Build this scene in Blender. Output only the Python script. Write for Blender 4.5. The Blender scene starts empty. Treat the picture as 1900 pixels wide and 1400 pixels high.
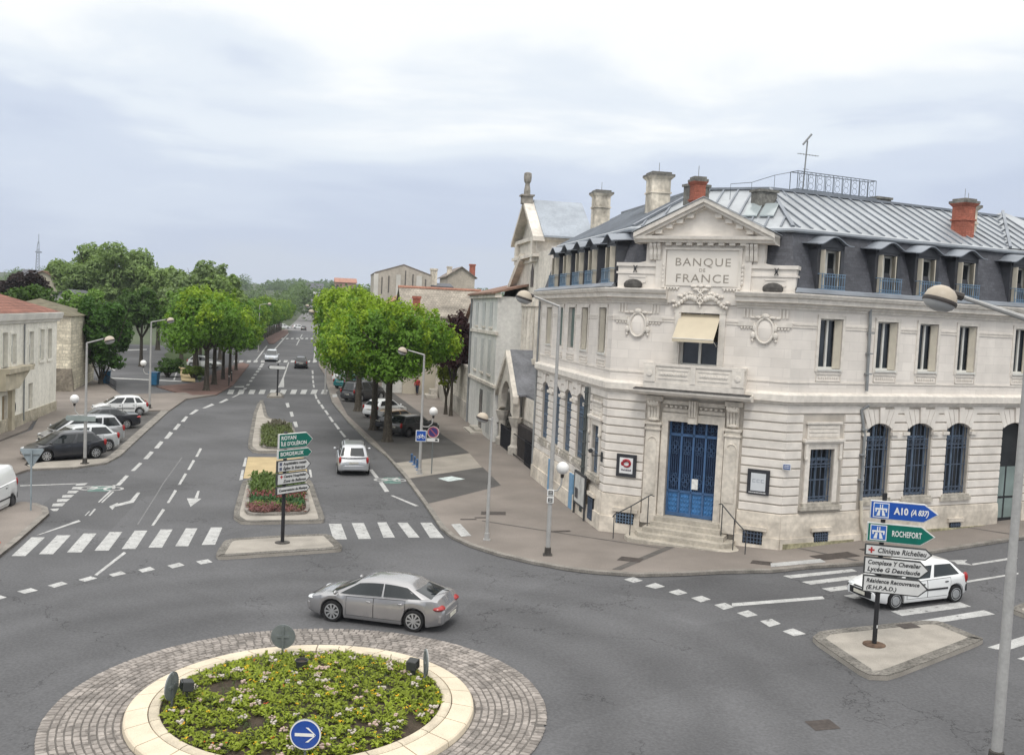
import bpy, bmesh, math, random
from mathutils import Matrix, Vector, noise as mnoise
R = math.radians
sc = bpy.context.scene
COL = sc.collection
# ---------------------------------------------------------------- camera
F_PX, PITCH, ROLL, CAM_H = 1800.0, 0.06448, 0.04629, 9.1
cd = bpy.data.cameras.new('camera'); cam = bpy.data.objects.new('camera', cd); COL.objects.link(cam)
cd.sensor_width = 36.0; cd.lens = F_PX / 1900.0 * 36.0
cd.clip_start = 0.1; cd.clip_end = 6000
_f = Vector((0, math.cos(PITCH), -math.sin(PITCH))); _r = Vector((1, 0, 0)); _u = _r.cross(_f)
_c, _s = math.cos(ROLL), math.sin(ROLL)
_x = _r * _c + _u * _s; _y = _u * _c - _r * _s
cam.matrix_world = Matrix(((_x.x, _y.x, -_f.x, 0), (_x.y, _y.y, -_f.y, 0), (_x.z, _y.z, -_f.z, CAM_H), (0, 0, 0, 1)))
sc.camera = cam
# ---------------------------------------------------------------- sky and sun (overcast)
SUN_EL, SUN_AZ = R(58), R(184)          # azimuth of the sun, measured clockwise from +Y
w = bpy.data.worlds.new('World'); sc.world = w; w.use_nodes = True
nt = w.node_tree; nt.nodes.clear(); N = nt.nodes.new; Lk = nt.links.new
out = N('ShaderNodeOutputWorld'); bg = N('ShaderNodeBackground'); Lk(bg.outputs[0], out.inputs[0])
sky = N('ShaderNodeTexSky'); sky.sky_type = 'NISHITA'; sky.sun_disc = False
sky.sun_elevation = SUN_EL; sky.sun_rotation = SUN_AZ; sky.dust_density = 3; sky.air_density = 1.2
tc = N('ShaderNodeTexCoord'); sep = N('ShaderNodeSeparateXYZ'); Lk(tc.outputs['Generated'], sep.inputs[0])
mp = N('ShaderNodeMapping'); mp.inputs['Scale'].default_value = (1.0, 1.0, 4.2); mp.inputs['Rotation'].default_value = (0, R(5), 0)
Lk(tc.outputs['Generated'], mp.inputs[0])
n1 = N('ShaderNodeTexNoise'); n1.inputs['Scale'].default_value = 2.3; n1.inputs['Detail'].default_value = 7; n1.inputs['Roughness'].default_value = .5
n1.inputs['Distortion'].default_value = .35
Lk(mp.outputs[0], n1.inputs[0])
# overcast cloud luminance rises from the horizon to the zenith, broken up by the cloud noise
add = N('ShaderNodeMath'); add.operation = 'MULTIPLY_ADD'; add.inputs[1].default_value = 0.52; Lk(n1.outputs['Fac'], add.inputs[0])
sub = N('ShaderNodeMath'); sub.operation = 'SUBTRACT'; sub.inputs[1].default_value = 0.25; Lk(sep.outputs['Z'], sub.inputs[0]); Lk(sub.outputs[0], add.inputs[2])
rp = N('ShaderNodeValToRGB'); Lk(add.outputs[0], rp.inputs[0])
cr = rp.color_ramp; cr.interpolation = 'EASE'
for i, (p, c) in enumerate([(0.0, (.60, .66, .77)), (.08, (.57, .64, .785)), (.155, (.655, .725, .85)), (.225, (.81, .87, .94)), (.30, (1.0, 1.02, 1.02)), (.50, (1.3, 1.31, 1.30)), (1.0, (2.1, 2.08, 2.02))]):
    e = cr.elements[i] if i < 2 else cr.elements.new(p)
    e.position = p; e.color = (*c, 1)
mul = N('ShaderNodeMix'); mul.data_type = 'RGBA'; mul.blend_type = 'MULTIPLY'; mul.inputs[0].default_value = 1
mul.inputs[7].default_value = (.10, .10, .10, 1); Lk(sky.outputs[0], mul.inputs[6])
mx = N('ShaderNodeMix'); mx.data_type = 'RGBA'; mx.inputs[0].default_value = .93; Lk(mul.outputs[2], mx.inputs[6]); Lk(rp.outputs[0], mx.inputs[7])
Lk(mx.outputs[2], bg.inputs[0]); bg.inputs[1].default_value = 1.0
sd = bpy.data.lights.new('sun', 'SUN'); sd.energy = 1.2; sd.angle = R(14); sd.color = (1, .96, .9)
so = bpy.data.objects.new('sun', sd); COL.objects.link(so)
_d = Vector((math.sin(SUN_AZ) * math.cos(SUN_EL), math.cos(SUN_AZ) * math.cos(SUN_EL), math.sin(SUN_EL)))
so.rotation_euler = _d.to_track_quat('Z', 'Y').to_euler(); so.location = (0, 0, 60)
sc.view_settings.view_transform = 'Standard'; sc.view_settings.look = 'None'
sc.view_settings.exposure = 0.10; sc.view_settings.gamma = 1
# ---------------------------------------------------------------- materials
MATS = {}
def M(name, col, rough=.75, metal=0, spec=.3, n=(3., .15), n2=None, bump=0, brick=None, coat=0, uvn=False, stretch=None, em=None, trans=0, cells=None):
    """one procedural Principled material; n=(scale, amount) large tone noise, n2 the same finer, brick=(w,h,mortar,dark)"""
    if name in MATS: return MATS[name]
    m = bpy.data.materials.new(name); m.use_nodes = True; t = m.node_tree
    b = t.nodes['Principled BSDF']; A = t.nodes.new; K = t.links.new
    b.inputs['Roughness'].default_value = rough; b.inputs['Metallic'].default_value = metal
    b.inputs['Specular IOR Level'].default_value = spec
    if coat: b.inputs['Coat Weight'].default_value = coat; b.inputs['Coat Roughness'].default_value = .04
    if trans: b.inputs['Transmission Weight'].default_value = trans
    if em: b.inputs['Emission Color'].default_value = (*col, 1); b.inputs['Emission Strength'].default_value = em
    tcn = A('ShaderNodeTexCoord'); src = tcn.outputs['UV' if uvn else 'Object']
    if stretch:
        mpn = A('ShaderNodeMapping'); mpn.inputs['Scale'].default_value = stretch; K(src, mpn.inputs[0]); src2 = mpn.outputs[0]
    else: src2 = src
    cur = None
    rgb = A('ShaderNodeRGB'); rgb.outputs[0].default_value = (*col, 1); cur = rgb.outputs[0]
    hgt = None
    for k, q in enumerate((n, n2)):
        if not q: continue
        no = A('ShaderNodeTexNoise'); no.inputs['Scale'].default_value = q[0]; no.inputs['Detail'].default_value = 5 if k == 0 else 3
        K(src2 if k == 0 else src, no.inputs[0])
        mr = A('ShaderNodeMapRange'); mr.inputs[1].default_value = .3; mr.inputs[2].default_value = .7
        mr.inputs[3].default_value = 1 - q[1]; mr.inputs[4].default_value = 1 + q[1]; K(no.outputs['Fac'], mr.inputs[0])
        mm = A('ShaderNodeMix'); mm.data_type = 'RGBA'; mm.blend_type = 'MULTIPLY'; mm.inputs[0].default_value = 1
        K(cur, mm.inputs[6]); K(mr.outputs[0], mm.inputs[7]); cur = mm.outputs[2]; hgt = no.outputs['Fac']
    if cells:                                  # per-cell tone (slates, leaves)
        vo = A('ShaderNodeTexVoronoi'); vo.inputs['Scale'].default_value = cells[0]; K(src, vo.inputs[0])
        sp = A('ShaderNodeSeparateColor'); K(vo.outputs['Color'], sp.inputs[0])
        mr = A('ShaderNodeMapRange'); mr.inputs[3].default_value = 1 - cells[1]; mr.inputs[4].default_value = 1 + cells[1]; K(sp.outputs[0], mr.inputs[0])
        mm = A('ShaderNodeMix'); mm.data_type = 'RGBA'; mm.blend_type = 'MULTIPLY'; mm.inputs[0].default_value = 1
        K(cur, mm.inputs[6]); K(mr.outputs[0], mm.inputs[7]); cur = mm.outputs[2]
    if brick:
        br = A('ShaderNodeTexBrick'); K(tcn.outputs['UV'], br.inputs[0])
        br.inputs['Scale'].default_value = 1; br.inputs['Brick Width'].default_value = brick[0]; br.inputs['Row Height'].default_value = brick[1]
        br.inputs['Mortar Size'].default_value = brick[2]; br.inputs['Mortar Smooth'].default_value = .3
        v = brick[4] if len(brick) > 4 else .06
        br.inputs['Color1'].default_value = (1 - v, 1 - v, 1 - v, 1); br.inputs['Color2'].default_value = (1 + v, 1 + v, 1 + v, 1); br.inputs['Mortar'].default_value = (brick[3],) * 3 + (1,)
        mm = A('ShaderNodeMix'); mm.data_type = 'RGBA'; mm.blend_type = 'MULTIPLY'; mm.inputs[0].default_value = 1
        K(cur, mm.inputs[6]); K(br.outputs[0], mm.inputs[7]); cur = mm.outputs[2]
    K(cur, b.inputs['Base Color'])
    if bump and hgt:
        bp = A('ShaderNodeBump'); bp.inputs['Strength'].default_value = bump; bp.inputs['Distance'].default_value = .02
        K(hgt, bp.inputs['Height']); K(bp.outputs[0], b.inputs['Normal'])
    MATS[name] = m
    return m
# ---------------------------------------------------------------- mesh builder
class MB:
    def __init__(s, T=None): s.v = []; s.f = []; s.uv = []; s.T = T
    def add(s, pts, faces):
        b = len(s.v)
        for p in pts:
            p = (p[0], p[1], p[2]); s.uv.append((p[0], p[2]))
            s.v.append(tuple(s.T(*p)) if s.T else p)
        s.f += [tuple(b + i for i in f) for f in faces]
    def box(s, x0, x1, y0, y1, z0, z1):
        s.add([(x0, y0, z0), (x1, y0, z0), (x1, y1, z0), (x0, y1, z0), (x0, y0, z1), (x1, y0, z1), (x1, y1, z1), (x0, y1, z1)],
              [(0, 3, 2, 1), (4, 5, 6, 7), (0, 1, 5, 4), (1, 2, 6, 5), (2, 3, 7, 6), (3, 0, 4, 7)])
    def poly(s, pts): s.add(pts, [tuple(range(len(pts)))])
    def prism(s, a, b):
        n = len(a); s.add(list(a) + list(b), [tuple(range(n))[::-1], tuple(range(n, 2 * n))] + [(i, (i + 1) % n, n + (i + 1) % n, n + i) for i in range(n)])
    def extr_xz(s, pts, y0, y1): s.prism([(x, y0, z) for x, z in pts], [(x, y1, z) for x, z in pts])
    def extr_xy(s, pts, z0, z1): s.prism([(x, y, z0) for x, y in pts], [(x, y, z1) for x, y in pts])
    def extr_yz(s, pts, x0, x1): s.prism([(x0, y, z) for y, z in pts], [(x1, y, z) for y, z in pts])
    def tube(s, path, r, n=8, caps=True):
        path = [Vector(p) for p in path]; rs = r if isinstance(r, (list, tuple)) else [r] * len(path)
        pts = []; up = None
        for i, p in enumerate(path):
            d = (path[min(i + 1, len(path) - 1)] - path[max(i - 1, 0)]).normalized()
            if up is None: up = Vector((0, 0, 1)) if abs(d.z) < .9 else Vector((1, 0, 0))
            a = d.cross(up)
            if a.length < 1e-6: a = d.orthogonal()
            a.normalize(); b = a.cross(d).normalized(); up = b
            pts += [p + (a * math.cos(t) + b * math.sin(t)) * rs[i] for t in (2 * math.pi * k / n for k in range(n))]
        fs = [(i * n + k, i * n + (k + 1) % n, (i + 1) * n + (k + 1) % n, (i + 1) * n + k) for i in range(len(path) - 1) for k in range(n)]
        if caps: fs += [tuple(range(n))[::-1], tuple(range((len(path) - 1) * n, len(path) * n))]
        s.add(pts, fs)
    def lathe(s, prof, n=16, c=(0, 0, 0), axis='z'):
        pts = []
        for r, h in prof:
            for k in range(n):
                t = 2 * math.pi * k / n; a, b = r * math.cos(t), r * math.sin(t)
                pts.append((c[0] + a, c[1] + b, c[2] + h) if axis == 'z' else (c[0] + a, c[1] + h, c[2] + b) if axis == 'y' else (c[0] + h, c[1] + a, c[2] + b))
        m = len(prof)
        fs = [(i * n + k, i * n + (k + 1) % n, (i + 1) * n + (k + 1) % n, (i + 1) * n + k) for i in range(m - 1) for k in range(n)]
        fs += [tuple(range(n))[::-1], tuple(range((m - 1) * n, m * n))]
        s.add(pts, fs)
    def ell(s, c, r, n=12, m=8):
        prof = [(max(1e-3, math.sin(math.pi * i / m)), -math.cos(math.pi * i / m)) for i in range(m + 1)]
        pts = [(c[0] + r[0] * q * math.cos(2 * math.pi * k / n), c[1] + r[1] * q * math.sin(2 * math.pi * k / n), c[2] + r[2] * h) for q, h in prof for k in range(n)]
        s.add(pts, [(i * n + k, i * n + (k + 1) % n, (i + 1) * n + (k + 1) % n, (i + 1) * n + k) for i in range(m) for k in range(n)])
    def build(s, name, mat, parent=None, smooth=False, bevel=0):
        me = bpy.data.meshes.new(name); me.from_pydata(s.v, [], s.f)
        if s.f:
            ul = me.uv_layers.new(name='UVMap'); uv = s.uv
            for lp in me.loops: ul.data[lp.index].uv = uv[lp.vertex_index]
        bm = bmesh.new(); bm.from_mesh(me); bmesh.ops.recalc_face_normals(bm, faces=bm.faces); bm.to_mesh(me); bm.free()
        if smooth:
            me.polygons.foreach_set('use_smooth', [True] * len(me.polygons)); me.set_sharp_from_angle(angle=R(smooth if smooth > 1 else 40))
        me.materials.append(mat)
        o = bpy.data.objects.new(name, me); COL.objects.link(o)
        if parent is not None:
            o.parent = parent
            root = parent
            while root.parent: root = root.parent
            if parent.parent is None and root.get('world_parts'): o.location = -Vector(root.location)
        if bevel:
            bv = o.modifiers.new('bevel', 'BEVEL'); bv.width = bevel; bv.segments = 2; bv.limit_method = 'ANGLE'
        return o
def tag(o, label=None, cat=None, group=None, kind=None):
    if label: o['label'] = label
    if cat: o['category'] = cat
    if group: o['group'] = group
    if kind: o['kind'] = kind
    return o
def thing(name, label, cat, loc=(0, 0, 0), rotz=0, group=None, world=False):
    o = bpy.data.objects.new(name, None); COL.objects.link(o); o.empty_display_size = .3
    o.location = loc; o.rotation_euler = (0, 0, rotz)
    if world: o['world_parts'] = 1
    return tag(o, label, cat, group)
def dup(root, loc=None, rotz=None, label=None, scale=None):
    r = root.copy(); COL.objects.link(r)
    if loc is not None: r.location = loc
    if rotz is not None: r.rotation_euler = (0, 0, rotz)
    if scale is not None: r.scale = (scale,) * 3
    if label: r['label'] = label
    def rec(a, b):
        for ch in list(a.children):
            c = ch.copy(); COL.objects.link(c); c.parent = b; rec(ch, c)
    rec(root, r)
    return r
def text_mesh(body, size, name, mat, parent, frame, depth=.004, align='CENTER', shear=0, space=1.0, bold=0, squash=1.0, maxw=None):
    """lettering as a mesh; frame maps (x right, y up, z out) to parent space"""
    cu = bpy.data.curves.new(name, 'FONT'); cu.body = body; cu.size = size; cu.extrude = depth; cu.align_x = align; cu.align_y = 'CENTER'
    cu.shear = shear; cu.space_character = space; cu.offset = bold; cu.resolution_u = 3
    tmp = bpy.data.objects.new('tmp', cu); COL.objects.link(tmp)
    dg = bpy.context.evaluated_depsgraph_get(); me = bpy.data.meshes.new_from_object(tmp.evaluated_get(dg))
    bpy.data.objects.remove(tmp); bpy.data.curves.remove(cu)
    me.name = name
    wd = max(v.co.x for v in me.vertices) - min(v.co.x for v in me.vertices)
    if maxw and wd > maxw: squash *= maxw / wd
    for v in me.vertices: v.co = Vector(frame(v.co.x * squash, v.co.y, v.co.z))
    me.materials.clear(); me.materials.append(mat)
    o = bpy.data.objects.new(name, me); COL.objects.link(o)
    if parent is not None:
        o.parent = parent
        if parent.parent is None and parent.get('world_parts'): o.location = -Vector(parent.location)
    return o
# ---------------------------------------------------------------- terrain height
def hill(y):
    t = y - 390
    return max(0., .042 * (math.sqrt(t * t + 6400) + t) / 2 - .64) if y < 1100 else hill(1099.9)
def gz(x, y):
    t = min(x, 40) + 2
    return .0413 * (t + math.sqrt(t * t + 9)) / 2 + 1.1 * min(1, max(0, (y - 45) / 90)) + hill(y)
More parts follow.
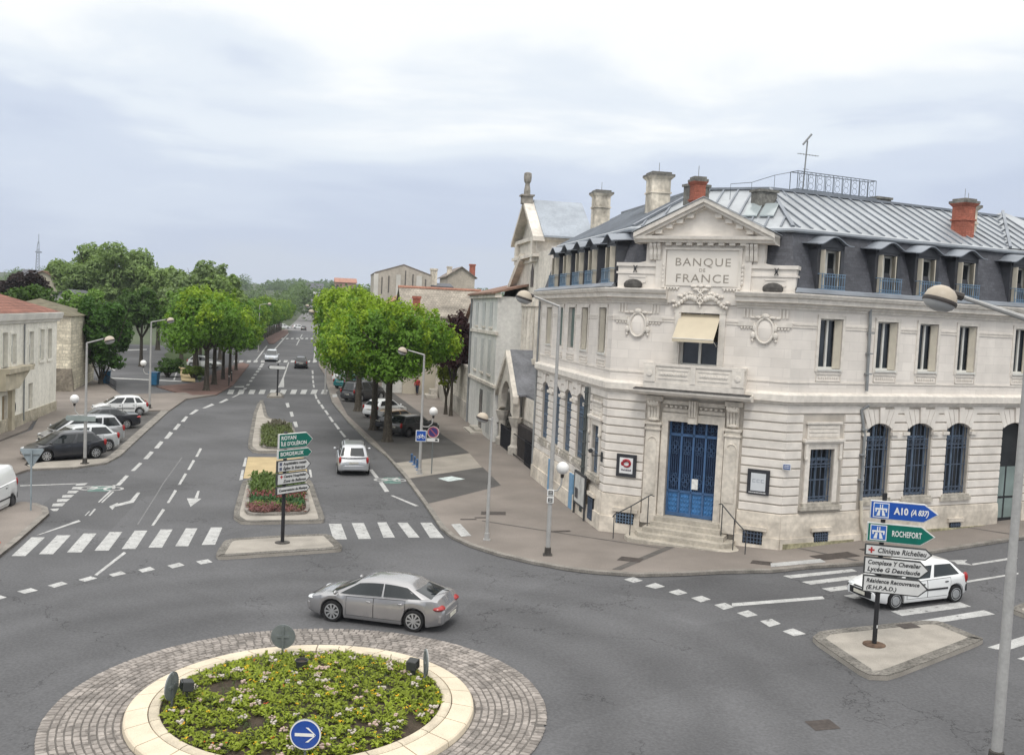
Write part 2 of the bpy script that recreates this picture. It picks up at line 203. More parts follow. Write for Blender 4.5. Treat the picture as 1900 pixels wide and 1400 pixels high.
# ground outlines in metres (x right, y away from the camera)
T = {'crosswalk':[[(-16.96,32.94),(-16.52,33.02),(-17.15,35.73),(-17.61,35.64)],[(-16.21,33.34),(-15.75,33.42),(-16.41,36.21),(-16.88,36.12)],[(-15.42,33.75),(-14.95,33.84),(-15.63,36.68),(-16.09,36.59)],[(-14.62,34.15),(-14.15,34.24),(-14.81,37.09),(-15.26,37.0)],[(-13.81,34.55),(-13.34,34.64),(-13.99,37.5),(-14.45,37.41)],[(-12.98,34.92),(-12.51,35.01),(-13.14,37.89),(-13.58,37.8)],[(-12.13,35.3),(-11.68,35.38),(-12.28,38.27),(-12.71,38.18)],[(-11.27,35.65),(-10.81,35.79),(-11.39,38.62),(-11.82,38.53)],[(-7.38,40.12),(-6.88,40.22),(-6.17,37.54),(-6.69,37.44)],[(-6.48,40.46),(-5.98,40.56),(-5.27,37.81),(-5.74,37.67)],[(-5.44,40.79),(-5.07,40.9),(-4.37,38.19),(-4.81,38.06)],[(-4.6,40.9),(-4.18,40.97),(-3.4,38.34),(-3.83,38.24)],[(-3.64,41.07),(-3.16,41.15),(-2.42,38.38),(-2.98,38.31)],[(9.71,33.22),(12.45,34.19),(12.53,33.88),(9.91,32.9)],[(10.15,32.47),(12.74,33.51),(12.87,33.16),(10.35,32.13)],[(10.58,31.67),(13.13,32.75),(13.27,32.32),(10.77,31.32)],[(11.03,30.87),(13.6,32.02),(13.71,31.44),(11.27,30.51)],[(11.92,29.22),(14.49,30.23),(14.63,29.76),(12.09,28.77)],[(12.31,28.27),(14.85,29.4),(14.99,28.98),(12.55,28.0)],[(13.32,26.02),(15.55,27.45),(15.48,26.92),(13.65,25.72)],[(13.68,25.15),(15.21,26.05),(15.14,25.58),(13.93,24.88)],[(-27.3,93.51),(-26.82,93.75),(-25.85,89.81),(-26.32,89.58)],[(-26.43,93.95),(-25.95,94.2),(-25.01,90.22),(-25.48,89.99)],[(-25.51,94.43),(-25.02,94.68),(-24.13,90.66),(-24.6,90.43)],[(-24.63,94.88),(-24.14,95.14),(-23.27,91.08),(-23.75,90.85)],[(-23.71,95.36),(-23.21,95.62),(-22.38,91.52),(-22.86,91.28)],[(-22.81,95.82),(-22.3,96.08),(-21.51,91.95),(-22.0,91.71)],[(-21.87,96.31),(-21.36,96.57),(-20.61,92.39),(-21.09,92.15)],[(-20.96,96.78),(-20.45,97.04),(-19.73,92.82),(-20.22,92.58)],[(-20.02,97.26),(-19.5,97.53),(-18.82,93.27),(-19.32,93.02)],[(-19.08,97.74),(-18.56,98.01),(-17.92,93.71),(-18.42,93.47)],[(-38.3,133.27),(-37.86,133.62),(-36.78,129.45),(-37.21,129.12)],[(-37.68,133.76),(-37.24,134.11),(-36.17,129.91),(-36.61,129.58)],[(-36.81,134.45),(-36.36,134.8),(-35.32,130.55),(-35.76,130.22)],[(-36.03,135.07),(-35.6,135.5),(-34.56,131.13),(-35.0,130.79)],[(-35.23,135.86),(-34.79,136.3),(-33.73,131.75),(-34.18,131.41)],[(-33.45,137.62),(-33.0,138.07),(-31.92,133.11),(-32.38,132.77)],[(-32.64,138.42),(-32.19,138.87),(-31.11,133.73),(-31.56,133.38)],[(-31.82,139.23),(-31.36,139.68),(-30.27,134.36),(-30.73,134.01)],[(-30.92,140.12),(-30.45,140.58),(-29.36,135.06),(-29.83,134.69)],[(-30.0,141.03),(-29.53,141.49),(-28.47,135.9),(-28.93,135.47)],[(-29.18,141.84),(-28.7,142.31),(-27.67,136.65),(-28.13,136.22)],[(-28.29,142.71),(-27.81,143.19),(-26.81,137.46),(-27.27,137.02)],[(-56.79,225.37),(-56.39,226.15),(-54.7,218.94),(-55.09,218.21)],[(-55.72,227.46),(-55.31,228.25),(-53.64,220.91),(-54.04,220.17)],[(-54.9,229.04),(-54.49,229.84),(-52.83,222.4),(-53.24,221.65)],[(-54.07,230.65),(-53.66,231.46),(-52.02,223.92),(-52.43,223.16)],[(-53.23,232.28),(-52.81,233.11),(-51.19,225.46),(-51.6,224.68)],[(-52.38,233.94),(-51.95,234.77),(-50.35,227.01),(-50.77,226.23)],[(-51.59,235.47),(-51.15,236.32),(-49.57,228.46),(-49.99,227.67)],[(-50.79,237.03),(-50.35,237.89),(-48.77,229.93),(-49.21,229.13)],[(-49.9,238.75),(-49.45,239.62),(-47.9,231.55),(-48.34,230.73)],[(-48.93,240.65),(-48.47,241.53),(-46.94,233.33),(-47.38,232.5)]],'give_way':[[(-14.75,29.0),(-14.53,29.41),(-14.2,29.19),(-14.43,28.82)],[(-14.17,29.74),(-13.96,30.23),(-13.67,30.03),(-13.87,29.55)],[(-13.56,30.51),(-13.36,30.96),(-13.06,30.77),(-13.27,30.32)],[(-12.89,31.25),(-12.68,31.71),(-12.39,31.43),(-12.66,31.03)],[(-12.2,31.95),(-11.97,32.4),(-11.68,32.08),(-11.95,31.66)],[(-11.47,32.63),(-11.21,33.09),(-10.92,32.77),(-11.18,32.32)],[(-10.72,33.33),(-10.42,33.7),(-10.14,33.33),(-10.43,32.98)],[(-15.21,28.13),(-15.03,28.55),(-14.74,28.39),(-14.91,27.94)],[(-20.69,46.24),(-20.29,46.5),(-20.2,45.96),(-20.57,45.79)],[(-20.51,45.42),(-20.08,45.6),(-19.99,45.09),(-20.36,44.92)],[(-20.3,44.5),(-19.9,44.68),(-19.76,44.05),(-20.12,43.96)],[(-20.09,43.47),(-19.67,43.69),(-19.53,43.05),(-19.9,42.96)],[(-19.91,42.59),(-19.44,42.78),(-19.3,42.1),(-19.68,42.01)],[(-19.64,41.6),(-19.23,41.87),(-19.05,41.2),(-19.44,41.04)],[(-19.25,40.52),(-18.97,40.75),(-18.81,40.2),(-18.96,40.17)],[(4.14,32.61),(4.5,32.96),(4.77,32.49),(4.42,32.21)],[(4.75,31.83),(5.15,32.23),(5.41,31.78),(5.05,31.52)],[(5.42,31.15),(5.81,31.48),(6.03,31.05),(5.67,30.79)],[(6.04,30.5),(6.43,30.75),(6.64,30.34),(6.26,30.04)],[(6.63,29.77),(7.01,30.0),(7.22,29.56),(6.82,29.27)],[(7.15,28.96),(7.56,29.24),(7.74,28.76),(7.36,28.54)],[(7.66,28.19),(8.06,28.4),(8.21,27.95),(7.8,27.65)],[(8.07,27.27),(8.45,27.54),(8.68,27.05),(8.28,26.85)]],'lane_line':[[(-13.32,31.12),(-13.2,31.09),(-13.43,34.03),(-13.58,34.18)],[(-17.6,35.97),(-17.51,36.12),(-17.07,38.54),(-17.26,38.76)],[(-14.17,38.38),(-14.07,38.4),(-14.7,41.4),(-14.89,41.59)],[(-15.15,42.84),(-15.04,42.86),(-15.68,45.7),(-15.86,45.85)],[(-16.12,47.08),(-16.0,47.11),(-16.64,49.95),(-16.82,50.09)],[(-17.03,51.11),(-16.9,51.14),(-17.55,54.0),(-17.76,54.21)],[(-17.96,55.24),(-17.82,55.28),(-18.52,58.2),(-18.69,58.28)],[(-18.83,46.22),(-18.63,46.27),(-19.17,48.72),(-19.41,48.87)],[(-19.63,50.09),(-19.44,50.14),(-19.9,52.4),(-20.14,52.58)],[(-20.37,53.73),(-20.14,53.79),(-20.67,56.16),(-20.97,56.36)],[(-21.17,57.51),(-20.93,57.59),(-21.5,59.98),(-21.82,60.28)],[(-21.96,61.34),(-21.72,61.42),(-22.31,64.01),(-22.71,64.41)],[(-22.83,65.4),(-22.6,65.48),(-23.23,68.18),(-23.56,68.49)],[(-23.72,69.51),(-23.47,69.6),(-24.13,72.38),(-24.43,72.66)],[(-24.56,73.82),(-24.32,73.92),(-24.75,76.74),(-25.11,77.03)],[(-24.91,78.03),(-24.66,78.13),(-24.74,80.72),(-25.22,81.5)],[(-24.9,82.28),(-24.64,82.39),(-24.81,84.96),(-25.24,85.72)],[(-18.01,42.33),(-17.93,42.29),(-18.47,44.92),(-18.59,44.97)],[(-17.86,42.3),(-17.77,42.25),(-18.3,44.8),(-18.41,44.86)],[(-17.38,39.58),(-17.34,39.59),(-17.52,40.43),(-17.59,40.48)],[(-17.23,39.61),(-17.16,39.63),(-17.48,40.93),(-17.58,40.97)],[(-22.94,45.25),(-22.85,45.08),(-20.66,46.17),(-20.73,46.31)],[(-15.51,80.37),(-15.37,80.6),(-14.57,77.75),(-14.63,77.26)],[(-14.41,76.43),(-14.22,76.5),(-13.39,73.55),(-13.5,73.16)],[(-13.26,72.56),(-13.1,72.62),(-12.24,69.68),(-12.35,69.33)],[(-12.1,68.5),(-11.97,68.67),(-11.11,65.83),(-11.21,65.47)],[(-10.99,64.62),(-10.82,64.94),(-10.22,62.54),(-10.4,62.49)],[(-9.78,60.74),(-9.63,61.02),(-8.9,58.3),(-9.07,58.04)],[(-8.71,57.09),(-8.54,57.22),(-7.9,54.93),(-8.06,54.7)],[(-7.71,53.56),(-7.55,53.72),(-6.84,51.29),(-7.02,51.18)],[(-6.69,50.03),(-6.51,50.23),(-5.83,47.76),(-6.03,47.6)],[(-5.66,46.81),(-5.52,46.84),(-4.04,44.66),(-4.21,44.54)],[(-17.68,87.99),(-17.58,88.33),(-16.76,85.34),(-16.86,84.89)],[(-16.63,84.33),(-16.51,84.65),(-15.7,81.67),(-15.81,81.26)],[(-25.27,121.98),(-25.08,122.11),(-23.89,116.58),(-24.07,116.46)],[(-23.62,114.2),(-23.44,114.31),(-22.56,110.27),(-22.74,110.17)],[(-22.31,108.15),(-22.14,108.25),(-21.3,104.44),(-21.47,104.34)],[(-21.16,102.88),(-21.0,102.98),(-20.29,99.86),(-20.45,99.78)],[(-18.91,92.9),(-18.75,92.98),(-17.82,89.1),(-17.98,89.02)],[(-19.65,84.32),(-19.45,84.68),(-18.66,81.65),(-18.77,81.11)],[(-17.87,78.16),(-17.69,78.47),(-16.94,75.67),(-17.07,75.2)],[(-16.22,72.2),(-16.01,72.47),(-15.27,69.67),(-15.45,69.42)],[(-23.67,98.07),(-26.01,109.84),(-25.64,108.9),(-23.19,98.7)],[(-26.01,109.84),(-31.15,134.53),(-31.02,134.62),(-25.64,108.9)],[(-27.77,96.99),(-27.03,97.76),(-26.69,96.65),(-27.49,96.04)],[(-33.57,129.46),(-33.22,129.71),(-32.65,126.91),(-32.97,126.68)],[(-32.73,125.65),(-32.4,125.89),(-31.86,123.25),(-32.18,123.03)],[(-31.82,121.34),(-31.49,121.57),(-30.99,119.1),(-31.3,118.9)],[(-30.98,117.31),(-30.66,117.52),(-30.2,115.22),(-30.49,115.03)],[(-30.07,112.93),(-29.76,113.13),(-29.33,110.99),(-29.62,110.81)],[(-29.15,108.54),(-28.85,108.72),(-28.45,106.74),(-28.73,106.57)],[(-28.3,104.58),(-28.02,104.74),(-27.65,102.91),(-27.91,102.75)],[(-27.38,100.12),(-27.1,100.27),(-26.76,98.59),(-27.02,98.45)],[(-26.54,96.02),(-26.27,96.16),(-25.96,94.61),(-26.21,94.48)],[(-25.1,86.8),(-25.0,87.24),(-25.31,91.24),(-25.52,91.57)],[(-35.3,132.47),(-35.07,132.26),(-46.19,182.15),(-46.78,183.82)],[(-41.72,168.75),(-41.37,168.37),(-62.32,269.17),(-62.47,268.8)],[(-43.0,192.0),(-42.87,192.18),(-49.24,223.56),(-49.98,226.1)],[(-49.98,226.1),(-49.24,223.56),(-50.6,227.34),(-51.41,230.71)],[(-51.56,233.82),(-51.31,233.44),(-57.62,264.73),(-58.25,266.77)],[(-27.97,135.88),(-27.88,136.94),(-62.25,307.69),(-62.49,307.02)],[(7.22,29.95),(7.15,29.61),(10.3,30.48),(10.32,30.78)],[(16.46,35.51),(17.22,35.6),(16.96,35.26),(16.6,35.25)],[(16.6,35.25),(16.96,35.26),(17.05,34.81),(16.55,34.97)],[(17.13,35.05),(19.34,36.14),(19.22,35.85),(17.05,34.81)],[(15.83,32.71),(18.2,33.83),(18.1,33.63),(15.79,32.51)],[(-17.26,44.87),(-17.11,44.87),(-16.54,42.62),(-16.84,42.97)],[(-16.84,42.97),(-16.54,42.62),(-16.92,41.56),(-17.09,42.06)],[(-17.19,41.56),(-17.16,42.47),(-16.78,40.92)],[(-14.75,45.84),(-14.66,45.87),(-14.18,44.13),(-14.35,44.16)],[(-14.66,44.05),(-14.01,44.13),(-13.89,42.26)]],'faded':[[(-14.77,38.45),(-14.72,38.46),(-16.86,47.18),(-16.93,47.25)],[(-16.93,47.25),(-16.86,47.18),(-18.54,54.8),(-18.6,54.78)]],'bike_patch':[[(-19.48,44.58),(-19.79,45.87),(-18.85,46.18),(-18.61,44.81)],[(-6.76,50.98),(-6.51,51.53),(-5.75,51.71),(-5.52,49.99),(-6.28,49.81)]],'kerb_right':[(-21.24,111.06),(-15.71,86.15),(-12.0,73.03),(-8.84,62.97),(-7.09,57.95),(-5.32,51.64),(-3.72,45.3),(-2.48,39.92),(-1.91,38.34),(-1.18,37.08),(-0.06,35.74),(1.18,34.64),(2.37,33.82),(3.14,33.48),(4.61,33.1),(6.13,33.28),(7.7,33.6),(9.44,33.77),(10.94,34.36),(12.94,34.83),(16.22,36.65),(18.12,37.66),(21.25,39.28)],'parking':[[(-17.14,94.41),(-13.0,77.1),(-8.83,63.67),(-6.47,55.55),(-2.44,60.31),(-4.79,68.23),(-7.65,81.23),(-13.25,102.1),(-18.33,111.24)]],'drive':[[(-5.14,50.87),(-1.44,55.15),(-0.31,49.71),(-1.37,48.09),(-3.62,44.72)]],'light_patch':[[(-6.44,55.56),(-5.17,51.02),(-1.49,55.07),(-2.43,60.08)]],'diamond':[[(-3.7,51.17),(-3.01,51.97),(-2.25,51.26),(-3.08,50.41)]],'pavestripe':[[(-2.28,40.38),(-1.91,40.58),(-1.33,38.38),(-1.73,38.18)],[(9.61,34.46),(11.61,35.15),(11.68,34.68),(9.48,33.93)],[(-17.1,92.52),(-16.73,92.85),(-16.23,90.27),(-16.56,89.81)],[(-16.29,92.91),(-15.92,93.25),(-15.44,90.64),(-15.77,90.18)]],'kerb_left':[(-26.53,75.17),(-23.94,63.54),(-21.82,54.2),(-21.53,51.59),(-22.44,49.84),(-24.13,48.91),(-24.31,48.63)],'left_pave':[(-24.37,39.82),(-24.29,48.6),(-24.14,48.95),(-25.06,49.84),(-25.91,52.4),(-26.47,54.14),(-28.53,62.61),(-30.3,70.33),(-27.81,72.01),(-28.14,74.03),(-26.48,75.09),(-27.98,83.22),(-26.8,87.69),(-28.47,86.37),(-29.76,88.32),(-34.0,84.2),(-38.31,91.77),(-44.87,100.71),(-46.24,97.69),(-38.03,79.46),(-30.62,61.88),(-28.59,46.7)],'left_strip':[(-26.53,75.17),(-23.94,63.54),(-21.82,54.2),(-21.53,51.59),(-22.44,49.84),(-24.13,48.91),(-24.94,50.64),(-23.03,52.08),(-22.01,53.58),(-24.31,63.41),(-26.7,75.38)],'left_low':[(-16.76,30.79),(-17.19,32.62),(-17.57,34.5),(-18.26,37.45),(-18.7,39.28),(-19.29,40.36),(-20.11,41.07),(-20.86,41.27),(-21.07,39.95),(-21.18,38.24)],'red':[(-34.04,92.75),(-31.59,89.61),(-28.29,85.87),(-26.81,87.88),(-28.1,97.53),(-34.21,125.95),(-35.97,129.02),(-34.55,113.03),(-31.76,98.88)],'red2':[(-58.08,227.06),(-71.64,293.97),(-70.97,304.31),(-62.44,268.88),(-53.59,223.36),(-47.68,193.2),(-48.41,192.07)],'yellow':[(-39.85,116.64),(-36.69,111.64),(-32.24,98.61),(-33.92,99.39),(-38.7,112.6),(-46.38,128.68),(-43.96,124.47)],'green':[(-49.33,136.82),(-55.02,157.52),(-53.09,167.02),(-38.61,122.77),(-31.88,98.81),(-36.69,111.64),(-44.38,125.63)],'lotline':[[(-41.7,100.28),(-34.17,100.13),(-33.82,99.1),(-41.15,98.95)],[(-48.88,115.86),(-49.0,116.55),(-44.53,108.73),(-44.44,108.12)],[(-35.26,100.77),(-35.12,100.85),(-38.83,112.51),(-39.09,112.8)],[(-60.91,138.2),(-57.22,151.44),(-56.15,148.62),(-59.44,134.88)]],'isl_A':[(-10.23,33.97),(-10.55,36.19),(-8.65,37.21),(-6.92,37.81),(-6.1,36.01),(-6.04,35.53),(-8.02,34.59),(-10.01,33.63)],'isl_B':[(-11.19,39.09),(-13.51,49.21),(-10.24,50.03),(-7.68,40.75),(-7.63,40.13)],'isl_C':[(-15.57,57.24),(-20.07,75.5),(-21.47,81.95),(-21.89,85.08),(-20.78,81.61),(-18.34,73.07),(-16.07,71.02),(-12.24,57.92)],'isl_D':[(-22.23,87.76),(-22.84,91.3),(-21.77,91.82),(-20.74,88.46)],'isl_E':[(8.54,26.79),(12.76,28.07),(13.27,26.63),(13.39,26.32),(9.21,23.16)],'isl_F':[(15.5,29.14),(16.42,29.92),(16.85,29.01),(16.06,27.59)],'bed_B':[(-11.08,41.26),(-13.02,49.19),(-10.41,48.73),(-8.75,42.12),(-8.72,41.18),(-10.71,40.51)],'bed_C':[(-15.04,58.61),(-17.49,68.4),(-16.87,70.45),(-15.25,67.46),(-12.68,58.37)],'yellow2':[(-15.11,55.9),(-12.02,56.67),(-10.37,50.23),(-13.57,49.42)],'bline':[[(-14.55,52.78),(-15.2,55.58),(-15.09,55.61),(-14.39,52.82)],[(-13.61,48.84),(-14.29,51.69),(-14.17,51.72),(-13.48,49.0)],[(-10.9,52.73),(-10.78,52.77),(-10.24,50.49),(-10.37,50.55)]]}
asphalt = M('asphalt', (.096, .096, .100), rough=.88, n=(.2, .2), n2=(14, .16), bump=.3, cells=(.16, .08))
asphalt_dark = M('asphalt_bay', (.082, .078, .075), rough=.9, n=(.6, .2), n2=(50, .25))
paving = M('pavement_asphalt', (.205, .18, .16), rough=.9, n=(.45, .16), n2=(45, .15))
paving_l = M('pavement_concrete', (.29, .265, .23), rough=.9, n=(.8, .15), n2=(40, .12))
concrete = M('island_concrete', (.31, .285, .25), rough=.9, n=(1.3, .18), n2=(40, .14))
kerbm = M('kerb_stone', (.21, .195, .175), rough=.9, n=(2.0, .3), n2=(20, .2))
paint = M('road_paint', (.40, .40, .392), rough=.8, n=(2.2, .16), n2=(28, .2))
def worn(m, under, lo=.56, hi=.66):
    t = m.node_tree; A = t.nodes.new; K = t.links.new; b = t.nodes['Principled BSDF']; old = b.inputs['Base Color'].links[0].from_socket
    tcn = A('ShaderNodeTexCoord'); no = A('ShaderNodeTexNoise'); no.inputs['Scale'].default_value = 5.5; no.inputs['Detail'].default_value = 8; no.inputs['Roughness'].default_value = .7; K(tcn.outputs['Object'], no.inputs[0])
    mr = A('ShaderNodeMapRange'); mr.inputs[1].default_value = lo; mr.inputs[2].default_value = hi; K(no.outputs['Fac'], mr.inputs[0])
    mm = A('ShaderNodeMix'); mm.data_type = 'RGBA'; K(mr.outputs[0], mm.inputs[0]); K(old, mm.inputs[6]); mm.inputs[7].default_value = (*under, 1); K(mm.outputs[2], b.inputs['Base Color'])
worn(paint, (.11, .11, .11))
paint_old = M('worn_paint', (.17, .17, .172), rough=.9, n=(3, .2))
green_p = M('green_road_paint', (.10, .17, .15), rough=.85, n=(4, .3))
ochre = M('ochre_gravel', (.42, .33, .19), rough=.95, n=(1.5, .12), n2=(40, .15))
redg = M('red_gravel', (.16, .10, .085), rough=.95, n=(.5, .25), n2=(30, .2))
grassm = M('lawn', (.05, .075, .025), rough=.95, n=(.7, .3), n2=(12, .3))
soil = M('soil', (.055, .042, .03), rough=1, n=(3, .3), n2=(30, .3), bump=.6)
# asphalt gets fine cracks, tar seams and polished wheel tracks
def cracked(m):
    t = m.node_tree; A = t.nodes.new; K = t.links.new; b = t.nodes['Principled BSDF']
    old = b.inputs['Base Color'].links[0].from_socket
    tcn = A('ShaderNodeTexCoord'); no = A('ShaderNodeTexNoise'); no.inputs['Scale'].default_value = .55; no.inputs['Detail'].default_value = 6; no.inputs['Roughness'].default_value = .65
    K(tcn.outputs['Object'], no.inputs[0])
    mm = A('ShaderNodeMix'); mm.data_type = 'RGBA'; mm.inputs[0].default_value = .55; K(tcn.outputs['Object'], mm.inputs[6]); K(no.outputs['Color'], mm.inputs[7])
    sc_ = A('ShaderNodeVectorMath'); sc_.operation = 'SCALE'; sc_.inputs['Scale'].default_value = 4.2; K(no.outputs['Color'], sc_.inputs[0])
    ad = A('ShaderNodeVectorMath'); ad.operation = 'ADD'; K(tcn.outputs['Object'], ad.inputs[0]); K(sc_.outputs[0], ad.inputs[1])
    vo = A('ShaderNodeTexVoronoi'); vo.feature = 'DISTANCE_TO_EDGE'; vo.inputs['Scale'].default_value = .17; K(ad.outputs[0], vo.inputs[0])
    lt = A('ShaderNodeMapRange'); lt.inputs[1].default_value = .0; lt.inputs[2].default_value = .0065; lt.inputs[3].default_value = .34; lt.inputs[4].default_value = 1; K(vo.outputs['Distance'], lt.inputs[0])
    n2 = A('ShaderNodeTexNoise'); n2.inputs['Scale'].default_value = .23; n2.inputs['Detail'].default_value = 2; K(tcn.outputs['Object'], n2.inputs[0])
    gate = A('ShaderNodeMapRange'); gate.inputs[1].default_value = .47; gate.inputs[2].default_value = .55; gate.inputs[3].default_value = 1; gate.inputs[4].default_value = 0; K(n2.outputs['Fac'], gate.inputs[0])
    mxx = A('ShaderNodeMath'); mxx.operation = 'MAXIMUM'; K(lt.outputs[0], mxx.inputs[0]); K(gate.outputs[0], mxx.inputs[1])
    m1 = A('ShaderNodeMix'); m1.data_type = 'RGBA'; m1.blend_type = 'MULTIPLY'; m1.inputs[0].default_value = 1; K(old, m1.inputs[6]); K(mxx.outputs[0], m1.inputs[7])
    # tyre-polished bands round the roundabout, faint
    sp = A('ShaderNodeVectorMath'); sp.operation = 'SUBTRACT'; sp.inputs[1].default_value = (-4.33, 21.33, 0); K(tcn.outputs['Object'], sp.inputs[0])
    ml = A('ShaderNodeVectorMath'); ml.operation = 'MULTIPLY'; ml.inputs[1].default_value = (1, 1, 0); K(sp.outputs[0], ml.inputs[0])
    ln = A('ShaderNodeVectorMath'); ln.operation = 'LENGTH'; K(ml.outputs[0], ln.inputs[0])
    n3 = A('ShaderNodeTexNoise'); n3.inputs['Scale'].default_value = .3; n3.inputs['Detail'].default_value = 3; K(tcn.outputs['Object'], n3.inputs[0])
    ad3 = A('ShaderNodeMath'); ad3.operation = 'MULTIPLY_ADD'; ad3.inputs[1].default_value = 1.6; K(n3.outputs['Fac'], ad3.inputs[0]); K(ln.outputs['Value'], ad3.inputs[2])
    sn = A('ShaderNodeMath'); sn.operation = 'SINE'
    m3 = A('ShaderNodeMath'); m3.operation = 'MULTIPLY'; m3.inputs[1].default_value = 3.1; K(ad3.outputs[0], m3.inputs[0]); K(m3.outputs[0], sn.inputs[0])
    fade = A('ShaderNodeMapRange'); fade.inputs[1].default_value = 11; fade.inputs[2].default_value = 14; fade.inputs[3].default_value = .075; fade.inputs[4].default_value = 0; K(ln.outputs['Value'], fade.inputs[0])
    m4 = A('ShaderNodeMath'); m4.operation = 'MULTIPLY_ADD'; m4.inputs[2].default_value = 1; K(sn.outputs[0], m4.inputs[0]); K(fade.outputs[0], m4.inputs[1])
    m2 = A('ShaderNodeMix'); m2.data_type = 'RGBA'; m2.blend_type = 'MULTIPLY'; m2.inputs[0].default_value = 1; K(m1.outputs[2], m2.inputs[6]); K(m4.outputs[0], m2.inputs[7])
    K(m2.outputs[2], b.inputs['Base Color'])
cracked(asphalt)
def breaks():
    xs = [-900, -700, -400, -250, -150, -100, -60, -40, -25] + list(range(-16, 13)) + [15, 20, 25, 30, 35, 40, 60, 100, 200, 500, 900]
    ys = [-60, -20, 0, 20, 45, 60, 90, 135, 180, 240, 300] + list(range(310, 721, 10)) + [800, 900, 1000, 1100, 1200]
    return xs, ys
XS, YS = breaks()
def base_sheet(name, mat, ymax=None):
    b = MB(); nx, ny = len(XS), len(YS)
    b.add([(x, y, gz(x, y)) for y in YS for x in XS], [(j * nx + i, j * nx + i + 1, (j + 1) * nx + i + 1, (j + 1) * nx + i) for j in range(ny - 1) for i in range(nx - 1)])
    return b.build(name, mat, smooth=True)
def sheet(name, polys, off, mat, kerb=0, parent=None, kind='structure', skirt=None):
    """flat sheet that follows the terrain exactly: cut along the terrain's own grid lines, then lifted by off"""
    bm = bmesh.new()
    for p in polys:
        vs = [bm.verts.new((x, y, 0)) for x, y in p]
        try: bm.faces.new(vs)
        except ValueError: pass
    bmesh.ops.triangulate(bm, faces=bm.faces[:])
    xs = [v.co.x for v in bm.verts]; ys = [v.co.y for v in bm.verts]
    for X in XS:
        if min(xs) < X < max(xs): bmesh.ops.bisect_plane(bm, geom=bm.verts[:] + bm.edges[:] + bm.faces[:], plane_co=(X, 0, 0), plane_no=(1, 0, 0))
    for Y in YS:
        if min(ys) < Y < max(ys): bmesh.ops.bisect_plane(bm, geom=bm.verts[:] + bm.edges[:] + bm.faces[:], plane_co=(0, Y, 0), plane_no=(0, 1, 0))
    for v in bm.verts: v.co.z = gz(v.co.x, v.co.y) + off
    if kerb:
        be = [e for e in bm.edges if len(e.link_faces) == 1]
        r = bmesh.ops.extrude_edge_only(bm, edges=be)
        for g in r['geom']:
            if isinstance(g, bmesh.types.BMVert): g.co.z -= kerb
    bmesh.ops.recalc_face_normals(bm, faces=bm.faces[:])
    me = bpy.data.meshes.new(name); bm.to_mesh(me); bm.free(); me.materials.append(mat)
    o = bpy.data.objects.new(name, me); COL.objects.link(o)
    if parent: o.parent = parent
    if kind: o['kind'] = kind
    return o
def strip(pts, w, closed=False):
    """quads of width w to the left side of a polyline"""
    q = []; n = len(pts); P = [Vector(p) for p in pts]; off = []
    for i in range(n):
        a = P[(i - 1) % n] if (closed or i > 0) else P[i]; c = P[(i + 1) % n] if (closed or i < n - 1) else P[i]
        d = (c - a).normalized(); off.append(P[i] + Vector((-d.y, d.x)) * w)
    for i in range(n if closed else n - 1):
        j = (i + 1) % n; q.append([tuple(P[i]), tuple(P[j]), tuple(off[j]), tuple(off[i])])
    return q
g_ = base_sheet('ground', M('verge_ground', (.06, .075, .04), rough=.95, n=(.02, .3), n2=(1.5, .25))); g_['kind'] = 'structure'
road_poly = [(-80, -15), (60, -15), (60, 60), (24, 44), (16, 42), (8, 45), (0, 54), (-4, 64), (-8, 76), (-12, 90), (-19, 112), (-57, 306), (-69, 306), (-58, 230), (-54, 195), (-52, 150), (-44, 128), (-36, 112), (-31, 97), (-28, 84), (-29, 73), (-26, 64), (-24, 50), (-60, 46), (-80, 40)]
sheet('road', [road_poly], .006, asphalt)
sheet('car_park', [[(-31, 84), (-42, 91), (-49, 100), (-62, 130), (-70, 165), (-50, 165), (-44, 137), (-34, 110), (-31, 97)]], .008, asphalt)
# the avenue climbing the far hill
sheet('far_road', [[(-58, 296), (-70.5, 296), (-146, 696), (-165, 800), (-155, 800), (-137, 696)]], .05, M('far_asphalt', (.16, .155, .155), rough=.9))
# right-hand pavement of the bank, with its parking bays
far_edge = [(-26, 130), (-58, 290), (-52, 290), (-20, 130), (-2, 90), (6, 60), (12, 45), (26, 52), (40, 62), (60, 62)]
right_poly = T['kerb_right'] + [(30, 43.2), (60, 60)] + far_edge[::-1][1:]
sheet('pavement', [T['kerb_right'] + [(45, 51), (45, 60), (25, 56), (14, 48), (6, 62), (-3, 90), (-17, 125), (-54, 290), (-58, 290), (-26, 130)]], .12, paving, kerb=.12)
sheet('kerb', strip(T['kerb_right'], -.22), .124, kerbm, kerb=.1)
sheet('kerb', strip(T['kerb_right'], .28), .012, kerbm)
sheet('parking_bay', T['parking'], .126, asphalt_dark)
sheet('driveway', T['drive'], .126, asphalt_dark)
sheet('pavement_patch', T['light_patch'], .127, paving_l)
sheet('bay_marking', T['diamond'], .131, M('bay_paint', (.5, .56, .55), rough=.8, n=(6, .3)))
sheet('crosswalk', T['crosswalk'], .012, paint)
sheet('crosswalk', T['pavestripe'], .132, paint)
sheet('give_way_line', T['give_way'], .012, paint)
sheet('lane_line', T['lane_line'], .011, paint)
sheet('worn_line', T['faded'], .010, paint_old)
sheet('cycle_lane_patch', T['bike_patch'], .009, green_p)
